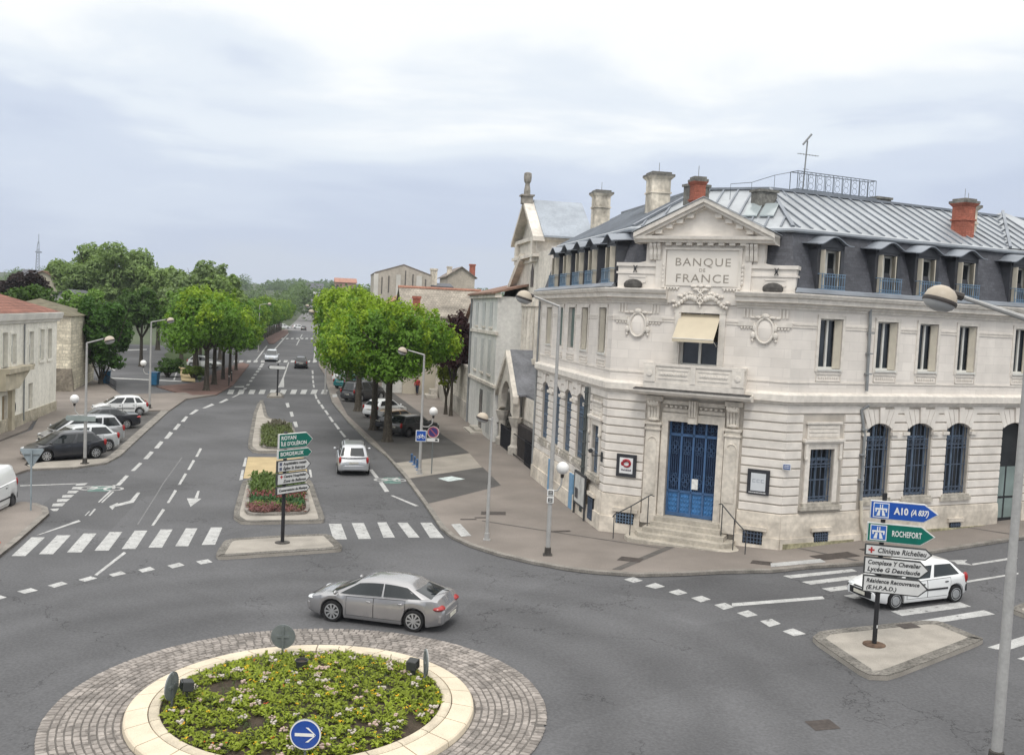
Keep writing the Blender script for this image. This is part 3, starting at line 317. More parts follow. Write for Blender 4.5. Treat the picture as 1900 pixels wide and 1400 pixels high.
# small white bicycles painted on the green patches
def bike_quads(cx, cy, L, ang):
    c, s = math.cos(ang), math.sin(ang); Q = []
    def P(x, y): return (cx + c * x - s * y, cy + s * x + c * y)
    def seg(a, b, w=.07):
        d = Vector((b[0] - a[0], b[1] - a[1])).normalized() * w; n = Vector((-d.y, d.x))
        Q.append([P(a[0] - n.x, a[1] - n.y), P(b[0] - n.x, b[1] - n.y), P(b[0] + n.x, b[1] + n.y), P(a[0] + n.x, a[1] + n.y)])
    for wx in (-.5 * L, .5 * L):
        for k in range(8):
            a, b = 2 * math.pi * k / 8, 2 * math.pi * (k + 1) / 8; r = .34 * L
            seg((wx + r * math.cos(a), r * math.sin(a)), (wx + r * math.cos(b), r * math.sin(b)))
    seg((-.5 * L, 0), (-.1 * L, .5 * L)); seg((-.1 * L, .5 * L), (.35 * L, .5 * L)); seg((.35 * L, .5 * L), (.5 * L, 0)); seg((.35 * L, .5 * L), (.3 * L, .75 * L)); seg((-.5 * L, 0), (0, 0)); seg((0, 0), (.35 * L, .5 * L))
    return Q
def ctr(p): return (sum(a[0] for a in p) / len(p), sum(a[1] for a in p) / len(p))
b1, b2 = ctr(T['bike_patch'][0]), ctr(T['bike_patch'][1])
sheet('bicycle_mark', bike_quads(b1[0], b1[1], 1.2, .1) + bike_quads(b2[0], b2[1], 1.0, .1), .014, paint)
# left-hand pavements
sheet('pavement', [T['left_pave']], .12, paving, kerb=.12)
sheet('pavement', [[(-24.37, 39.82 + 6.9), (-28.6, 46.7), (-31, 62), (-38, 79.4), (-44, 79.4), (-60, 46)]], .118, paving, kerb=.12)
sheet('kerb', T and strip(T['kerb_left'][::-1], .55), .10, kerbm, kerb=.1)
sheet('parking_bay', [[(-26.5, 75.1), (-30.3, 70.3), (-28.5, 62.6), (-26.5, 54.1), (-25.9, 52.4), (-24.3, 48.9), (-22.4, 49.9), (-21.6, 51.6), (-21.9, 54.2), (-24, 63.5)]], .05, asphalt_dark)
sheet('pavement_patch', [[(-24.95, 49.9), (-24.2, 49.0), (-22.5, 49.95), (-21.75, 51.5), (-21.9, 53.0), (-22.5, 52.6), (-24.6, 51.0)]], .108, concrete)
sheet('pavement', [T['left_low'] + [(-40, 34), (-40, 28), (-22, 20)]], .12, paving, kerb=.12)
sheet('kerb', strip(T['left_low'][:7], .25), .124, kerbm, kerb=.1)
sheet('gravel_strip', [T['red'], T['red2']], .10, redg, kerb=.1)
sheet('gravel_path', [T['yellow']], .11, ochre)
sheet('lawn', [T['green']], .09, grassm)
sheet('lot_line', T['lotline'], .03, paint)
# traffic islands
def smooth_poly(p, it=2):
    for _ in range(it):
        q = []
        for i in range(len(p)):
            a, b = p[i], p[(i + 1) % len(p)]
            q += [(a[0] * .88 + b[0] * .12, a[1] * .88 + b[1] * .12), (a[0] * .12 + b[0] * .88, a[1] * .12 + b[1] * .88)]
        p = q
    return p
def ccw(p):
    return p if sum(p[i][0] * p[(i + 1) % len(p)][1] - p[(i + 1) % len(p)][0] * p[i][1] for i in range(len(p))) > 0 else p[::-1]
for k, kw in (('isl_A', .3), ('isl_B', .25), ('isl_C', .25), ('isl_D', .2), ('isl_E', .33), ('isl_F', .25)):
    p = ccw(smooth_poly(T[k]))
    sheet('traffic_island', [p], .14, concrete, kerb=.14)
    sheet('island_kerb', strip(p, kw, True), .145, M('island_kerb_setts', (.15, .14, .125), rough=.95, n=(1.2, .35), n2=(14, .45)), kerb=.02)
sheet('island_crossing', [T['yellow2']], .02, ochre)
sheet('lane_line', T['bline'], .026, paint)
for k in ('bed_B', 'bed_C'):
    p = ccw(smooth_poly(T[k])); sheet('flower_bed_soil', [p], .2, soil, kerb=.06); sheet('bed_edging', strip(p, -.16, True), .25, kerbm, kerb=.12)
# tar patches and iron covers in the pavement and road
iron = M('cast_iron', (.06, .05, .045), rough=.7, n=(8, .3))
def rectp(cx, cy, w_, h_, a):
    c, s = math.cos(a), math.sin(a)
    return [(cx + c * x - s * y, cy + s * x + c * y) for x, y in ((-w_, -h_), (w_, -h_), (w_, h_), (-w_, h_))]
for i, (cx, cy, w_, h_, a, o_) in enumerate([(4.62, 34.9, .42, .3, -.4, .13), (-.55, 42.9, .55, .35, 0, .13), (9.3, 34.55, .35, .25, -.4, .13), (14.1, 36.6, .45, .3, .4, .13), (2.2, 39.4, .5, .12, .2, .13), (11.7, 27.4, .28, .2, .3, .15), (12.3, 35.6, .9, .35, .4, .13), (7.2, 20.9, .3, .25, .2, .012), (-1.6, 41.5, .35, .1, .1, .13), (-1.05, 41.9, .3, .1, .1, .13)]):
    tag(sheet('access_cover', [rectp(cx, cy, w_, h_, a)], o_, iron, kind=None), ['rusty rectangular access cover in front of the blue door steps', 'dark rectangular cover near the dark driveway on the pavement', 'small cover by the kerb below the right cellar window', 'brown cover in the pavement under the tall barred windows', 'long narrow drain grate beside the side wall', 'dark square cover on the triangular traffic island', 'wide reddish iron cover by the pavement crossing', 'lone square cover in the asphalt at the bottom right', 'thin dark grate, left one of a pair on the corner pavement', 'thin dark grate, right one of a pair on the corner pavement'][i], 'cover', 'access covers in the ground')
tar = M('tar_seam', (.10, .092, .085), rough=.9, n=(2, .2))
sheet('pavement_seam', [[(3.8, 33.5), (4.1, 33.4), (7.1, 37.6), (6.8, 37.7)], [(-1.0, 41.2), (6.0, 36.6), (6.0, 36.7), (-1.0, 41.35)], [(10.8, 37.3), (11.0, 37.2), (13.0, 35.0), (12.8, 34.9)], [(19.0, 41.2), (19.2, 41.1), (21.0, 39.3), (20.8, 39.3)]], .127, tar)
# ---------------------------------------------------------------- roundabout
RC = (-4.33, 21.33); rz = gz(*RC)
setts = M('granite_setts', (.23, .205, .19), rough=.85, n=(1.2, .15), n2=(9, .25), bump=.4)
jointm = M('sett_joint', (.13, .12, .11), rough=1, n=(3, .2))
def ringpt(r, a): return (RC[0] + r * math.cos(a), RC[1] + r * math.sin(a))
rng = random.Random(5)
NB = 96
sheet('roundabout_apron', [[ringpt(5.42, 2 * math.pi * k / NB) for k in range(NB)]], .035, jointm, kerb=.03)
b = MB(); nset = 0
r = 3.84
while r < 5.36:
    dr = .155 if r < 5.18 else .24
    n = int(2 * math.pi * r / .215); ph = rng.random()
    if r >= 5.18: n = int(2 * math.pi * r / .14)
    for k in range(n):
        a0 = 2 * math.pi * (k + ph) / n; a1 = 2 * math.pi * (k + ph + 1) / n
        g = .012; j = lambda: rng.uniform(-.008, .008)
        if rng.random() < .006: continue
        top = []
        for rr, aa in ((r + g + j(), a0 + (g + j()) / r), (r + dr - g + j(), a0 + (g + j()) / r), (r + dr - g + j(), a1 - (g + j()) / r), (r + g + j(), a1 - (g + j()) / r)):
            x, y = ringpt(rr, aa); top.append((x, y))
        h = rng.uniform(.052, .062) - (max(0, r - 5.15) * .1)
        cx = sum(p[0] for p in top) / 4; cy = sum(p[1] for p in top) / 4
        lo = [(x, y, gz(x, y) + .03) for x, y in top]; hi = [(cx + (x - cx) * .86, cy + (y - cy) * .86, gz(x, y) + h) for x, y in top]
        b.add(lo + hi, [(4, 5, 6, 7), (0, 1, 5, 4), (1, 2, 6, 5), (2, 3, 7, 6), (3, 0, 4, 7)])
    r += dr
o = b.build('roundabout_setts', M('granite_setts2', (.25, .225, .205), rough=.85, n=(2.0, .12), n2=(5, .18), cells=(4.6, .3))); o['kind'] = 'structure'
# pale kerb ring of stone slabs, with an inner lip
kr = M('pale_kerb_stone', (.60, .52, .40), rough=.85, n=(1.6, .1), n2=(30, .08))
kr2 = M('pale_kerb_lip', (.50, .44, .34), rough=.9, n=(2.2, .18), n2=(30, .1))
b = MB(); b2_ = MB(); NS = 26
for k in range(NS):
    a0, a1 = 2 * math.pi * k / NS + .004, 2 * math.pi * (k + 1) / NS - .004
    seg = [a0 + (a1 - a0) * i / 4 for i in range(5)]
    prof = [(3.82, .03), (3.80, .14), (3.76, .17), (3.32, .24), (3.32, .03)]
    for tgt, pr in ((b, prof), (b2_, [(3.30, .03), (3.30, .235), (3.26, .26), (3.12, .27), (3.08, .25), (3.08, .03)])):
        pts = []
        for a in seg:
            for rr, h in pr: x, y = ringpt(rr, a); pts.append((x, y, gz(x, y) + h))
        m_ = len(pr); fs = [(i * m_ + q, i * m_ + (q + 1) % m_, (i + 1) * m_ + (q + 1) % m_, (i + 1) * m_ + q) for i in range(4) for q in range(m_)] + [tuple(range(m_)), tuple(range(4 * m_, 5 * m_))]
        tgt.add(pts, fs)
o = b.build('roundabout_kerb', kr, bevel=.008); o['kind'] = 'structure'
o = b2_.build('roundabout_kerb_lip', kr2, bevel=.006); o['kind'] = 'structure'
bm_ = MB(); rings = [(3.1, .15), (2.6, .24), (1.8, .30), (.9, .34), (.001, .36)]
pts = []
for rr, h in rings:
    for k in range(48): x, y = ringpt(rr, 2 * math.pi * k / 48); pts.append((x, y, gz(x, y) + h))
bm_.add(pts, [(i * 48 + k, i * 48 + (k + 1) % 48, (i + 1) * 48 + (k + 1) % 48, (i + 1) * 48 + k) for i in range(4) for k in range(48)])
o = bm_.build('roundabout_soil', soil, smooth=True); o['kind'] = 'structure'
def bed_h(x, y):
    r_ = math.hypot(x - RC[0], y - RC[1]); 
    for (ra, ha), (rb, hb) in zip(rings, rings[1:]):
        if rb <= r_ <= ra: return gz(x, y) + hb + (ha - hb) * (r_ - rb) / (ra - rb)
    return gz(x, y) + .15
# bedding plants: leafy rosettes and flower heads, too many to count
def leafmat(name, col, var=.35, sub=.0):
    if name in MATS: return MATS[name]
    m = M(name, col, rough=.65, spec=.25, n=(1.3, .18), cells=(9, var))
    b_ = m.node_tree.nodes['Principled BSDF']
    # thin leaves let some light through
    tr = m.node_tree.nodes.new('ShaderNodeBsdfTranslucent'); mixs = m.node_tree.nodes.new('ShaderNodeMixShader'); mixs.inputs[0].default_value = .28
    src = b_.inputs['Base Color'].links[0].from_socket
    br = m.node_tree.nodes.new('ShaderNodeMix'); br.data_type = 'RGBA'; br.blend_type = 'MULTIPLY'; br.inputs[0].default_value = 1; br.inputs[7].default_value = (1.5, 1.6, .8, 1)
    m.node_tree.links.new(src, br.inputs[6]); m.node_tree.links.new(br.outputs[2], tr.inputs[0])
    o_ = m.node_tree.nodes['Material Output']; m.node_tree.links.new(b_.outputs[0], mixs.inputs[1]); m.node_tree.links.new(tr.outputs[0], mixs.inputs[2]); m.node_tree.links.new(mixs.outputs[0], o_.inputs[0])
    return m
def rosette(b, x, y, z, rad, nl, rng, lift=.5, wid=.42):
    for k in range(nl):
        a = rng.uniform(0, 6.283); L = rad * rng.uniform(.55, 1.1); up = L * rng.uniform(.1, lift * 1.6); wv = L * wid
        dx, dy = math.cos(a), math.sin(a); px, py = -dy, dx; o = rng.uniform(0, .25) * rad
        x0, y0 = x + dx * o, y + dy * o; zz = z + rng.uniform(0, .06)
        b.add([(x0, y0, zz), (x0 + dx * L * .5 + px * wv * .5, y0 + dy * L * .5 + py * wv * .5, zz + up), (x0 + dx * L, y0 + dy * L, zz + up * .8), (x0 + dx * L * .5 - px * wv * .5, y0 + dy * L * .5 - py * wv * .5, zz + up * 1.05)], [(0, 1, 2, 3)])
rng = random.Random(11)
b = MB(); bw = MB(); by = MB(); bo = MB(); bp_ = MB()
pts = []
while len(pts) < 700:
    r_ = 3.0 * math.sqrt(rng.random()); a = rng.uniform(0, 6.283); x, y = ringpt(r_, a)
    if mnoise.noise(Vector((x * .9, y * .9, 3))) < -.46: continue
    if all((x - p[0]) ** 2 + (y - p[1]) ** 2 > .0125 for p in pts): pts.append((x, y))
def head(bb, x, y, z, r, n, rng):
    for k in range(n):
        ox, oy = rng.uniform(-r, r), rng.uniform(-r, r); s_ = r * rng.uniform(.28, .5)
        bb.ell((x + ox, y + oy, z + rng.uniform(-.3, .3) * r), (s_, s_, s_ * .7), 5, 3)
for i, (x, y) in enumerate(pts):
    z = bed_h(x, y)
    rosette(b, x, y, z, rng.uniform(.12, .19), rng.randint(12, 18), rng)
    t = rng.random()
    if t < .12: head(bw if rng.random() < .55 else bp_, x, y, z + .15, rng.uniform(.05, .095), 9, rng)
    elif t < .25: head(by, x, y, z + .14, rng.uniform(.03, .055), 4, rng)
    elif t < .29: head(bo, x, y, z + .13, rng.uniform(.025, .045), 3, rng)
tag(b.build('bedding_leaves', leafmat('bedding_leaf', (.225, .275, .03), .3)), kind='stuff')
tag(bw.build('white_flowers', M('petal_white', (.46, .41, .36), rough=.8, n=(30, .2))), kind='stuff')
tag(bp_.build('pink_flowers', M('petal_pink', (.45, .34, .29), rough=.8, n=(30, .25))), kind='stuff')
tag(by.build('yellow_flowers', M('petal_yellow', (.70, .42, .02), rough=.8, n=(30, .2))), kind='stuff')
tag(bo.build('orange_flowers', M('petal_orange', (.60, .12, .03), rough=.8, n=(30, .2))), kind='stuff')
b = MB()
for k in range(420):
    r_ = 3.0 * math.sqrt(rng.random()); a = rng.uniform(0, 6.283); x, y = ringpt(r_, a)
    rosette(b, x, y, bed_h(x, y), rng.uniform(.08, .15), 7, rng, lift=.9, wid=.16)
tag(b.build('dark_bedding_leaves', leafmat('bedding_leaf_dark', (.06, .085, .03), .4)), kind='stuff')
# median beds
def in_poly(p, x, y):
    c = False
    for i in range(len(p)):
        (x0, y0), (x1, y1) = p[i], p[i - 1]
        if (y0 > y) != (y1 > y) and x < (x1 - x0) * (y - y0) / (y1 - y0) + x0: c = not c
    return c
def fill_bed(poly, spec, seed):
    rg = random.Random(seed); xs = [p[0] for p in poly]; ys = [p[1] for p in poly]; y0, y1 = min(ys), max(ys); bs = {}
    n = 0
    while n < spec['n']:
        x, y = rg.uniform(min(xs), max(xs)), rg.uniform(y0, y1)
        if not in_poly(poly, x, y): continue
        n += 1; t = (y - y0) / (y1 - y0) + rg.uniform(-.04, .04)
        for lo, hi, nm, rad, lift, col in spec['bands']:
            if lo <= t < hi:
                rosette(bs.setdefault(nm, (MB(), col))[0], x, y, gz(x, y) + .2, rad * rg.uniform(.7, 1.2), 9, rg, lift=lift, wid=.3); break
    for nm, (bb, col) in bs.items(): tag(bb.build(nm, leafmat(nm + '_mat', col, .3)), kind='stuff')
fill_bed(T['bed_B'], dict(n=560, bands=[(-1, .16, 'pink_bedding', .2, .8, (.21, .10, .10)), (.16, .24, 'mixed_bedding', .2, .7, (.14, .18, .05)), (.24, .36, 'green_bedding', .22, .8, (.05, .12, .045)), (.36, .5, 'red_bedding', .22, .8, (.25, .09, .09)), (.5, 2, 'tall_green_bedding', .28, .85, (.10, .15, .04))]), 2)
fill_bed(T['bed_C'], dict(n=360, bands=[(-1, .75, 'olive_bedding', .27, .75, (.12, .15, .055)), (.75, 2, 'grey_bedding', .28, .7, (.13, .12, .09))]), 3)
# ================================================================ the bank
def unit(deg): return Vector((math.cos(R(deg)), math.sin(R(deg))))
MID = Vector((7.2466, 38.1649)); uC, uR, uL = unit(-25.15), unit(24.78), unit(101.4)
nC, nR, nL = Vector((uC.y, -uC.x)), Vector((uR.y, -uR.x)), Vector((-uL.y, uL.x))
CLp, CRp = MID - uC * 3.58, MID + uC * 3.58
def frame(P, u, n): return lambda s, d, z: (P.x + u.x * s + n.x * d, P.y + u.y * s + n.y * d, z)
FC, FR, FL = frame(MID, uC, nC), frame(CRp, uR, nR), frame(CLp, uL, nL)
stone = M('bank_limestone', (.70, .655, .60), rough=.85, n=(.5, .05), n2=(1.8, .1), stretch=(2.2, 2.2, .6), bump=.15, brick=(1.15, .35, .004, .9, .045))
ashlar = M('bank_ashlar', (.72, .67, .615), rough=.85, n=(.5, .05), n2=(1.8, .05), brick=(.95, .36, .008, .84, .06), stretch=(2.2, 2.2, .5))
joint_m = M('bank_joint', (.46, .42, .37), rough=.95, n=(1.5, .2))
trim = M('bank_trim', (.67, .625, .565), rough=.85, n=(.8, .09), n2=(5, .1), stretch=(1.5, 1.5, 1))
weath = M('bank_weathered', (.40, .37, .32), rough=.95, n=(1.6, .32), n2=(6, .25))
plinth_m = M('bank_plinth', (.58, .525, .45), rough=.9, n=(.9, .26), n2=(5, .15))
mossy = M('mossy_base', (.30, .28, .18), rough=.95, n=(1.3, .35), n2=(8, .3))
dark_lichen = M('dark_lichen', (.085, .08, .075), rough=1, n=(5, .4))
slate = M('slate', (.072, .074, .086), rough=.62, spec=.4, n=(.5, .18), brick=(.22, .13, .006, .75, .18), n2=(14, .15))
zinc = M('zinc', (.36, .38, .40), rough=.42, metal=.35, spec=.5, n=(.6, .14), n2=(3, .08))
zinc_d = M('zinc_dark', (.22, .24, .27), rough=.5, metal=.3, spec=.5, n=(.8, .2))
blue = M('blue_paint', (.05, .115, .24), rough=.5, spec=.5, n=(3, .2))
blue_g = M('blue_grey_iron', (.13, .185, .26), rough=.55, spec=.4, n=(4, .25))
navy = M('navy_iron', (.075, .10, .145), rough=.55, spec=.4, n=(4, .25))
glass = M('window_glass', (.022, .027, .034), rough=.08, spec=.55, n=(.7, .5))
cream = M('cream_paint', (.52, .475, .39), rough=.6, n=(3, .08))
offw = M('white_window_frame', (.62, .61, .57), rough=.6, n=(3, .08))
greenshut = M('green_grey_shutter', (.17, .22, .20), rough=.7, n=(4, .2), stretch=(1, 1, 8))
brickm = M('chimney_brick', (.36, .125, .085), rough=.9, n=(1.5, .25), n2=(12, .2), brick=(.22, .075, .012, .75, .12))
castm = M('grey_pipe', (.23, .24, .245), rough=.6, n=(2, .2))
ironm = M('wrought_iron', (.05, .052, .055), rough=.6, n=(6, .2))
bank = thing('bank_building', 'pale limestone corner bank with blue iron door, grey mansard roof and carved pediment', 'bank', (MID.x, MID.y, .5), world=True)
P_ = lambda mb, name, mat, **k: mb.build(name, mat, bank, **k)
def wall(mb, s0, s1, z0, z1, ops=(), d=0, depth=.34):
    """wall face with rectangular openings and their reveals"""
    ss = sorted({s0, s1} | {v for o in ops for v in o[:2]}); zs = sorted({z0, z1} | {v for o in ops for v in o[2:4]})
    for a, b in zip(ss, ss[1:]):
        for c, e in zip(zs, zs[1:]):
            m, q = (a + b) / 2, (c + e) / 2
            if any(o[0] < m < o[1] and o[2] < q < o[3] for o in ops): continue
            mb.poly([(a, d, c), (b, d, c), (b, d, e), (a, d, e)])
    for a, b, c, e in [o[:4] for o in ops]:
        for q in ([(a, d, c), (a, d - depth, c), (a, d - depth, e), (a, d, e)], [(b, d, c), (b, d - depth, c), (b, d - depth, e), (b, d, e)], [(a, d, c), (b, d, c), (b, d - depth, c), (a, d - depth, c)], [(a, d, e), (b, d, e), (b, d - depth, e), (a, d - depth, e)]): mb.poly(q)
def courses(mb, s0, s1, z0, z1, ops=(), h=.35, g=.05, d=.055):
    z = z0
    while z < z1 - .1:
        zt = min(z + h, z1) - g; cuts = [(a, b) for a, b, c, e in ops if c < zt and e > z]
        cuts.sort(); x = s0
        for a, b in cuts + [(s1, s1)]:
            if a - x > .04:
                mb.prism([(x, 0, z), (a, 0, z), (a, 0, zt), (x, 0, zt)], [(x + (.02 if x > s0 else 0), d, z + .018), (a - (.02 if a < s1 else 0), d, z + .018), (a - (.02 if a < s1 else 0), d, zt - .018), (x + (.02 if x > s0 else 0), d, zt - .018)])
            x = max(x, b)
        z += h
arch = [(4.07, 5.35), (6.24, 7.6), (8.47, 9.82)]
LAR = [(3.45, 4.75), (5.72, 7.02), (7.95, 9.3), (10.35, 11.75)]
small = (1.2, 2.41, 2.37, 4.47)
opsR = [small] + [(a, b, 2.45, 5.46) for a, b in arch] + [(11.78, 13.3, 1.0, 5.46)]
opsL = [(.92, 1.98, 2.5, 4.58)] + [(a, b, 2.72, 5.7) for a, b in LAR]
opsC = [(-1.0, 1.0, 1.34, 5.18)]
upR = [(1.31, 2.44), (4.24, 5.32), (6.5, 7.55), (8.74, 9.77), (12.1, 13.15)]
upL = [(.85, 1.92), (3.65, 4.75), (5.95, 7.08), (8.2, 9.25), (10.55, 11.65)]
upsR = [(a, b, 7.56, 9.5) for a, b in upR]; upsL = [(a, b, 7.66, 9.58) for a, b in upL]; upsC = [(-.74, .8, 7.3, 9.5)]
e_ = .024
SEG = [(FC, -3.58, 3.58, opsC, upsC), (FR, 0, 18, opsR, upsR), (FL, 0, 13.15, opsL, upsL)]
mw, mc, mu, mp_ = MB(), MB(), MB(), MB()
for F, a, b, o1, o2 in SEG:
    mw, mc, mu, mp_ = MB(), MB(), MB(), MB()
    for q in (mw, mc, mu, mp_): q.T = F
    lo, hi = a - e_, b + e_
    wall(mw, a, b, -.6, 6.2, o1); wall(mu, a, b, 6.2, 9.9, o2)
    ex = [(q[0] - .02, q[1] + .02, q[2], q[3]) for q in o1] if F is not FC else [(-1.95, 1.95, 0, 6.2)]
    if F is FR: ex = ex + [(.78, 2.85, 1.9, 5.7)] + [(q[0] - .02, q[1] + .02, 5.0, 6.2) for q in o1[1:]] + [(3.72, 3.96, 1, 6.2)]
    if F is FL: ex = ex + [(.6, 2.3, 2.2, 5.8)] + [(q[0] - .02, q[1] + .02, 5.2, 6.2) for q in o1[1:]] + [(2.55, 3.3, .5, 6.2)]
    courses(mc, lo, hi, 2.0 if F is not FL else 2.0, 6.2, ex)
    pe = [(q[0], q[1], q[2], q[3]) for q in o1 if q[2] < 1.9]
    x = lo
    for (p, q, _, _) in sorted(pe) + [(hi + .0, hi, 0, 0)]:
        if F is FC and p == -1.0: p, q = -1.95, 1.95
        if p - x > .1:
            mp_.box(x - .03, p, 0, .1, -.6, 1.68); mp_.prism([(x - .03, 0, 1.68), (p, 0, 1.68), (p, 0, 1.98), (x - .03, 0, 1.98)], [(x - .03, .1, 1.68), (p, .1, 1.68), (p, .07, 1.95), (x - .03, .07, 1.95)])
            mp_.box(x - .05, p, 0, .16, -.6, 1.05)
        x = max(x, q)
    P_(mw, 'lower_wall', joint_m); P_(mc, 'rusticated_courses', stone); P_(mu, 'upper_wall', ashlar); P_(mp_, 'plinth', plinth_m)
def poly_off(d, s_end_r=18.0, s_end_l=13.15):
    """outline of the three facades pushed out by d, mitred at the corners"""
    def inter(P, u, Q, v):
        t = ((Q.x - P.x) * v.y - (Q.y - P.y) * v.x) / (u.x * v.y - u.y * v.x); return P + u * t
    a, b, c = CLp + nL * d, MID + nC * d, CRp + nR * d
    return [a + uL * s_end_l, inter(a, uL, b, uC), inter(b, uC, c, uR), c + uR * s_end_r]
def moulding(name, prof, mat, gap=None, **k):
    """sweep a (d, z) profile round the facades"""
    if gap:
        out = None
        for side in (0, 1):
            mb = MB(); n = len(prof); pts = []
            for d, z in prof:
                p = poly_off(d); e = MID + uC * gap[side] + nC * d
                pts += [(q_.x, q_.y, z) for q_ in ((p[0], p[1], e) if side == 0 else (e, p[2], p[3]))]
            mb.add(pts, [(i * 3 + j, i * 3 + j + 1, ((i + 1) % n) * 3 + j + 1, ((i + 1) % n) * 3 + j) for i in range(n) for j in range(2)] + [tuple(i * 3 for i in range(n)), tuple(i * 3 + 2 for i in range(n))])
            out = mb.build(name, mat, bank, **k)
        return out
    mb = MB(); rows = [[(p.x, p.y, z) for p in poly_off(d)] for d, z in prof]
    n = len(prof); pts = [p for r_ in rows for p in r_]
    fs = [(i * 4 + j, i * 4 + j + 1, ((i + 1) % n) * 4 + j + 1, ((i + 1) % n) * 4 + j) for i in range(n) for j in range(3)]
    fs += [tuple(i * 4 for i in range(n)), tuple(i * 4 + 3 for i in range(n))]
    mb.add(pts, fs); return mb.build(name, mat, bank, **k)
moulding('string_course', [(-.05, 6.12), (.06, 6.12), (.06, 6.2), (.13, 6.2), (.15, 6.26), (.22, 6.3), (.22, 6.55), (.17, 6.6), (-.05, 6.66)], trim)
moulding('upper_band', [(-.05, 7.0), (.03, 7.0), (.03, 7.06), (-.05, 7.06)], trim)
mb = MB()
def band_pieces(F, lo, hi, ops, z0, z1, d):
    mb.T = F; x = lo
    for a, b in sorted(ops) + [(hi, hi)]:
        if a - x > .05: mb.box(x, a, -.02, d, z0, z1)
        x = b
for F, lo, hi, o in ((FR, 0, 18, [(a - .14, b + .14) for a, b in upR]), (FL, 0, 13.1, [(a - .14, b + .14) for a, b in upL])):
    for z in ((9.2, 9.26), (9.1, 9.14)): band_pieces(F, lo, hi, o, z[0], z[1], .03)
for z in ((9.2, 9.26), (9.1, 9.14)): band_pieces(FC, -3.55, 3.55, [(-3.05, -1.95), (-1.0, 1.05), (1.95, 3.05)], z[0], z[1], .03)
P_(mb, 'frieze_band', trim)
# cornice (interrupted in the middle of the chamfer by the frontispiece, which stands in front of it)
moulding('cornice', [(-.05, 9.78), (.05, 9.78), (.07, 9.86), (.14, 9.9), (.16, 9.98), (.34, 10.02), (.36, 10.18), (.44, 10.22), (.5, 10.34), (.5, 10.38), (-.3, 10.44)], trim, gap=(-1.3, 1.42))
moulding('zinc_gutter', [(-.3, 10.42), (.44, 10.395), (.47, 10.43), (.2, 10.56), (.17, 10.6), (-.3, 10.6)], zinc_d, gap=(-3.56, 3.66))
# mansard: steep slate face, then a zinc gutter roll, then the shallow seamed zinc roof
def sheet_between(mb, p0, z0, p1, z1):
    for i in range(3):
        a, b, c, d = p0[i], p0[i + 1], p1[i + 1], p1[i]; L0 = (b - a).length
        base = len(mb.v); mb.v += [(a.x, a.y, z0), (b.x, b.y, z0), (c.x, c.y, z1), (d.x, d.y, z1)]; mb.uv += [(0, z0), (L0, z0), (L0, z1), (0, z1)]; mb.f.append((base, base + 1, base + 2, base + 3))
mb = MB(); sheet_between(mb, poly_off(-.12), 10.56, poly_off(-.85), 12.8); P_(mb, 'mansard_slates', slate)
moulding('roof_gutter', [(-.95, 12.76), (-.74, 12.74), (-.66, 12.8), (-.66, 12.88), (-.74, 12.94), (-.95, 12.96)], zinc)
RI, RZ, GZ = -4.3, 14.86, 12.93
rg0, rg1 = poly_off(-.8), poly_off(RI)
mb = MB(); sheet_between(mb, rg0, GZ, rg1, RZ)
in0 = poly_off(RI - 4.2)
sheet_between(mb, rg1, RZ, in0, 13.0)
a, b, c = rg0[0], rg1[0], in0[0]; mb.poly([(a.x, a.y, GZ), (b.x, b.y, RZ), (c.x, c.y, 13.0), (c.x, c.y, 9), (a.x, a.y, 9)])
P_(mb, 'zinc_roof', zinc)
mb = MB()
def seam(p, q, z0, z1, w=.035, h=.06):
    d = Vector((q.x - p.x, q.y - p.y, z1 - z0)); s_ = Vector((-d.y, d.x, 0)).normalized() * w; n_ = d.cross(s_).normalized(); n_ = n_ if n_.z > 0 else -n_
    A = Vector((p.x, p.y, z0)); B = Vector((q.x, q.y, z1))
    mb.prism([A - s_, A + s_, A + s_ + n_ * h, A - s_ + n_ * h], [B - s_, B + s_, B + s_ + n_ * h, B - s_ + n_ * h])
for i in range(3):
    a, b, c, d = rg0[i], rg0[i + 1], rg1[i + 1], rg1[i]; u_ = (b - a).normalized(); L0 = (b - a).length
    lo, hi = (d - a).dot(u_), (c - a).dot(u_); t = .35
    nrm = (d - a) - u_ * lo; run = nrm.length; nrm = nrm / run
    while t < L0:
        f = 1.0
        if lo > 0 and t < lo: f = t / lo
        if hi < L0 and t > hi: f = (L0 - t) / (L0 - hi)
        if f > .06: p = a + u_ * t; seam(p, p + nrm * run * f, GZ, GZ + (RZ - GZ) * f)
        t += .62
for i in (1, 2): seam(rg0[i], rg1[i], GZ, RZ, .07, .1)
for i in range(3): seam(rg1[i], rg1[i + 1], RZ, RZ, .1, .1)
P_(mb, 'roof_seams', zinc_d)
mb = MB(FR); mb.box(1.2, 2.6, -3.1, -2.0, 13.75, 14.2)
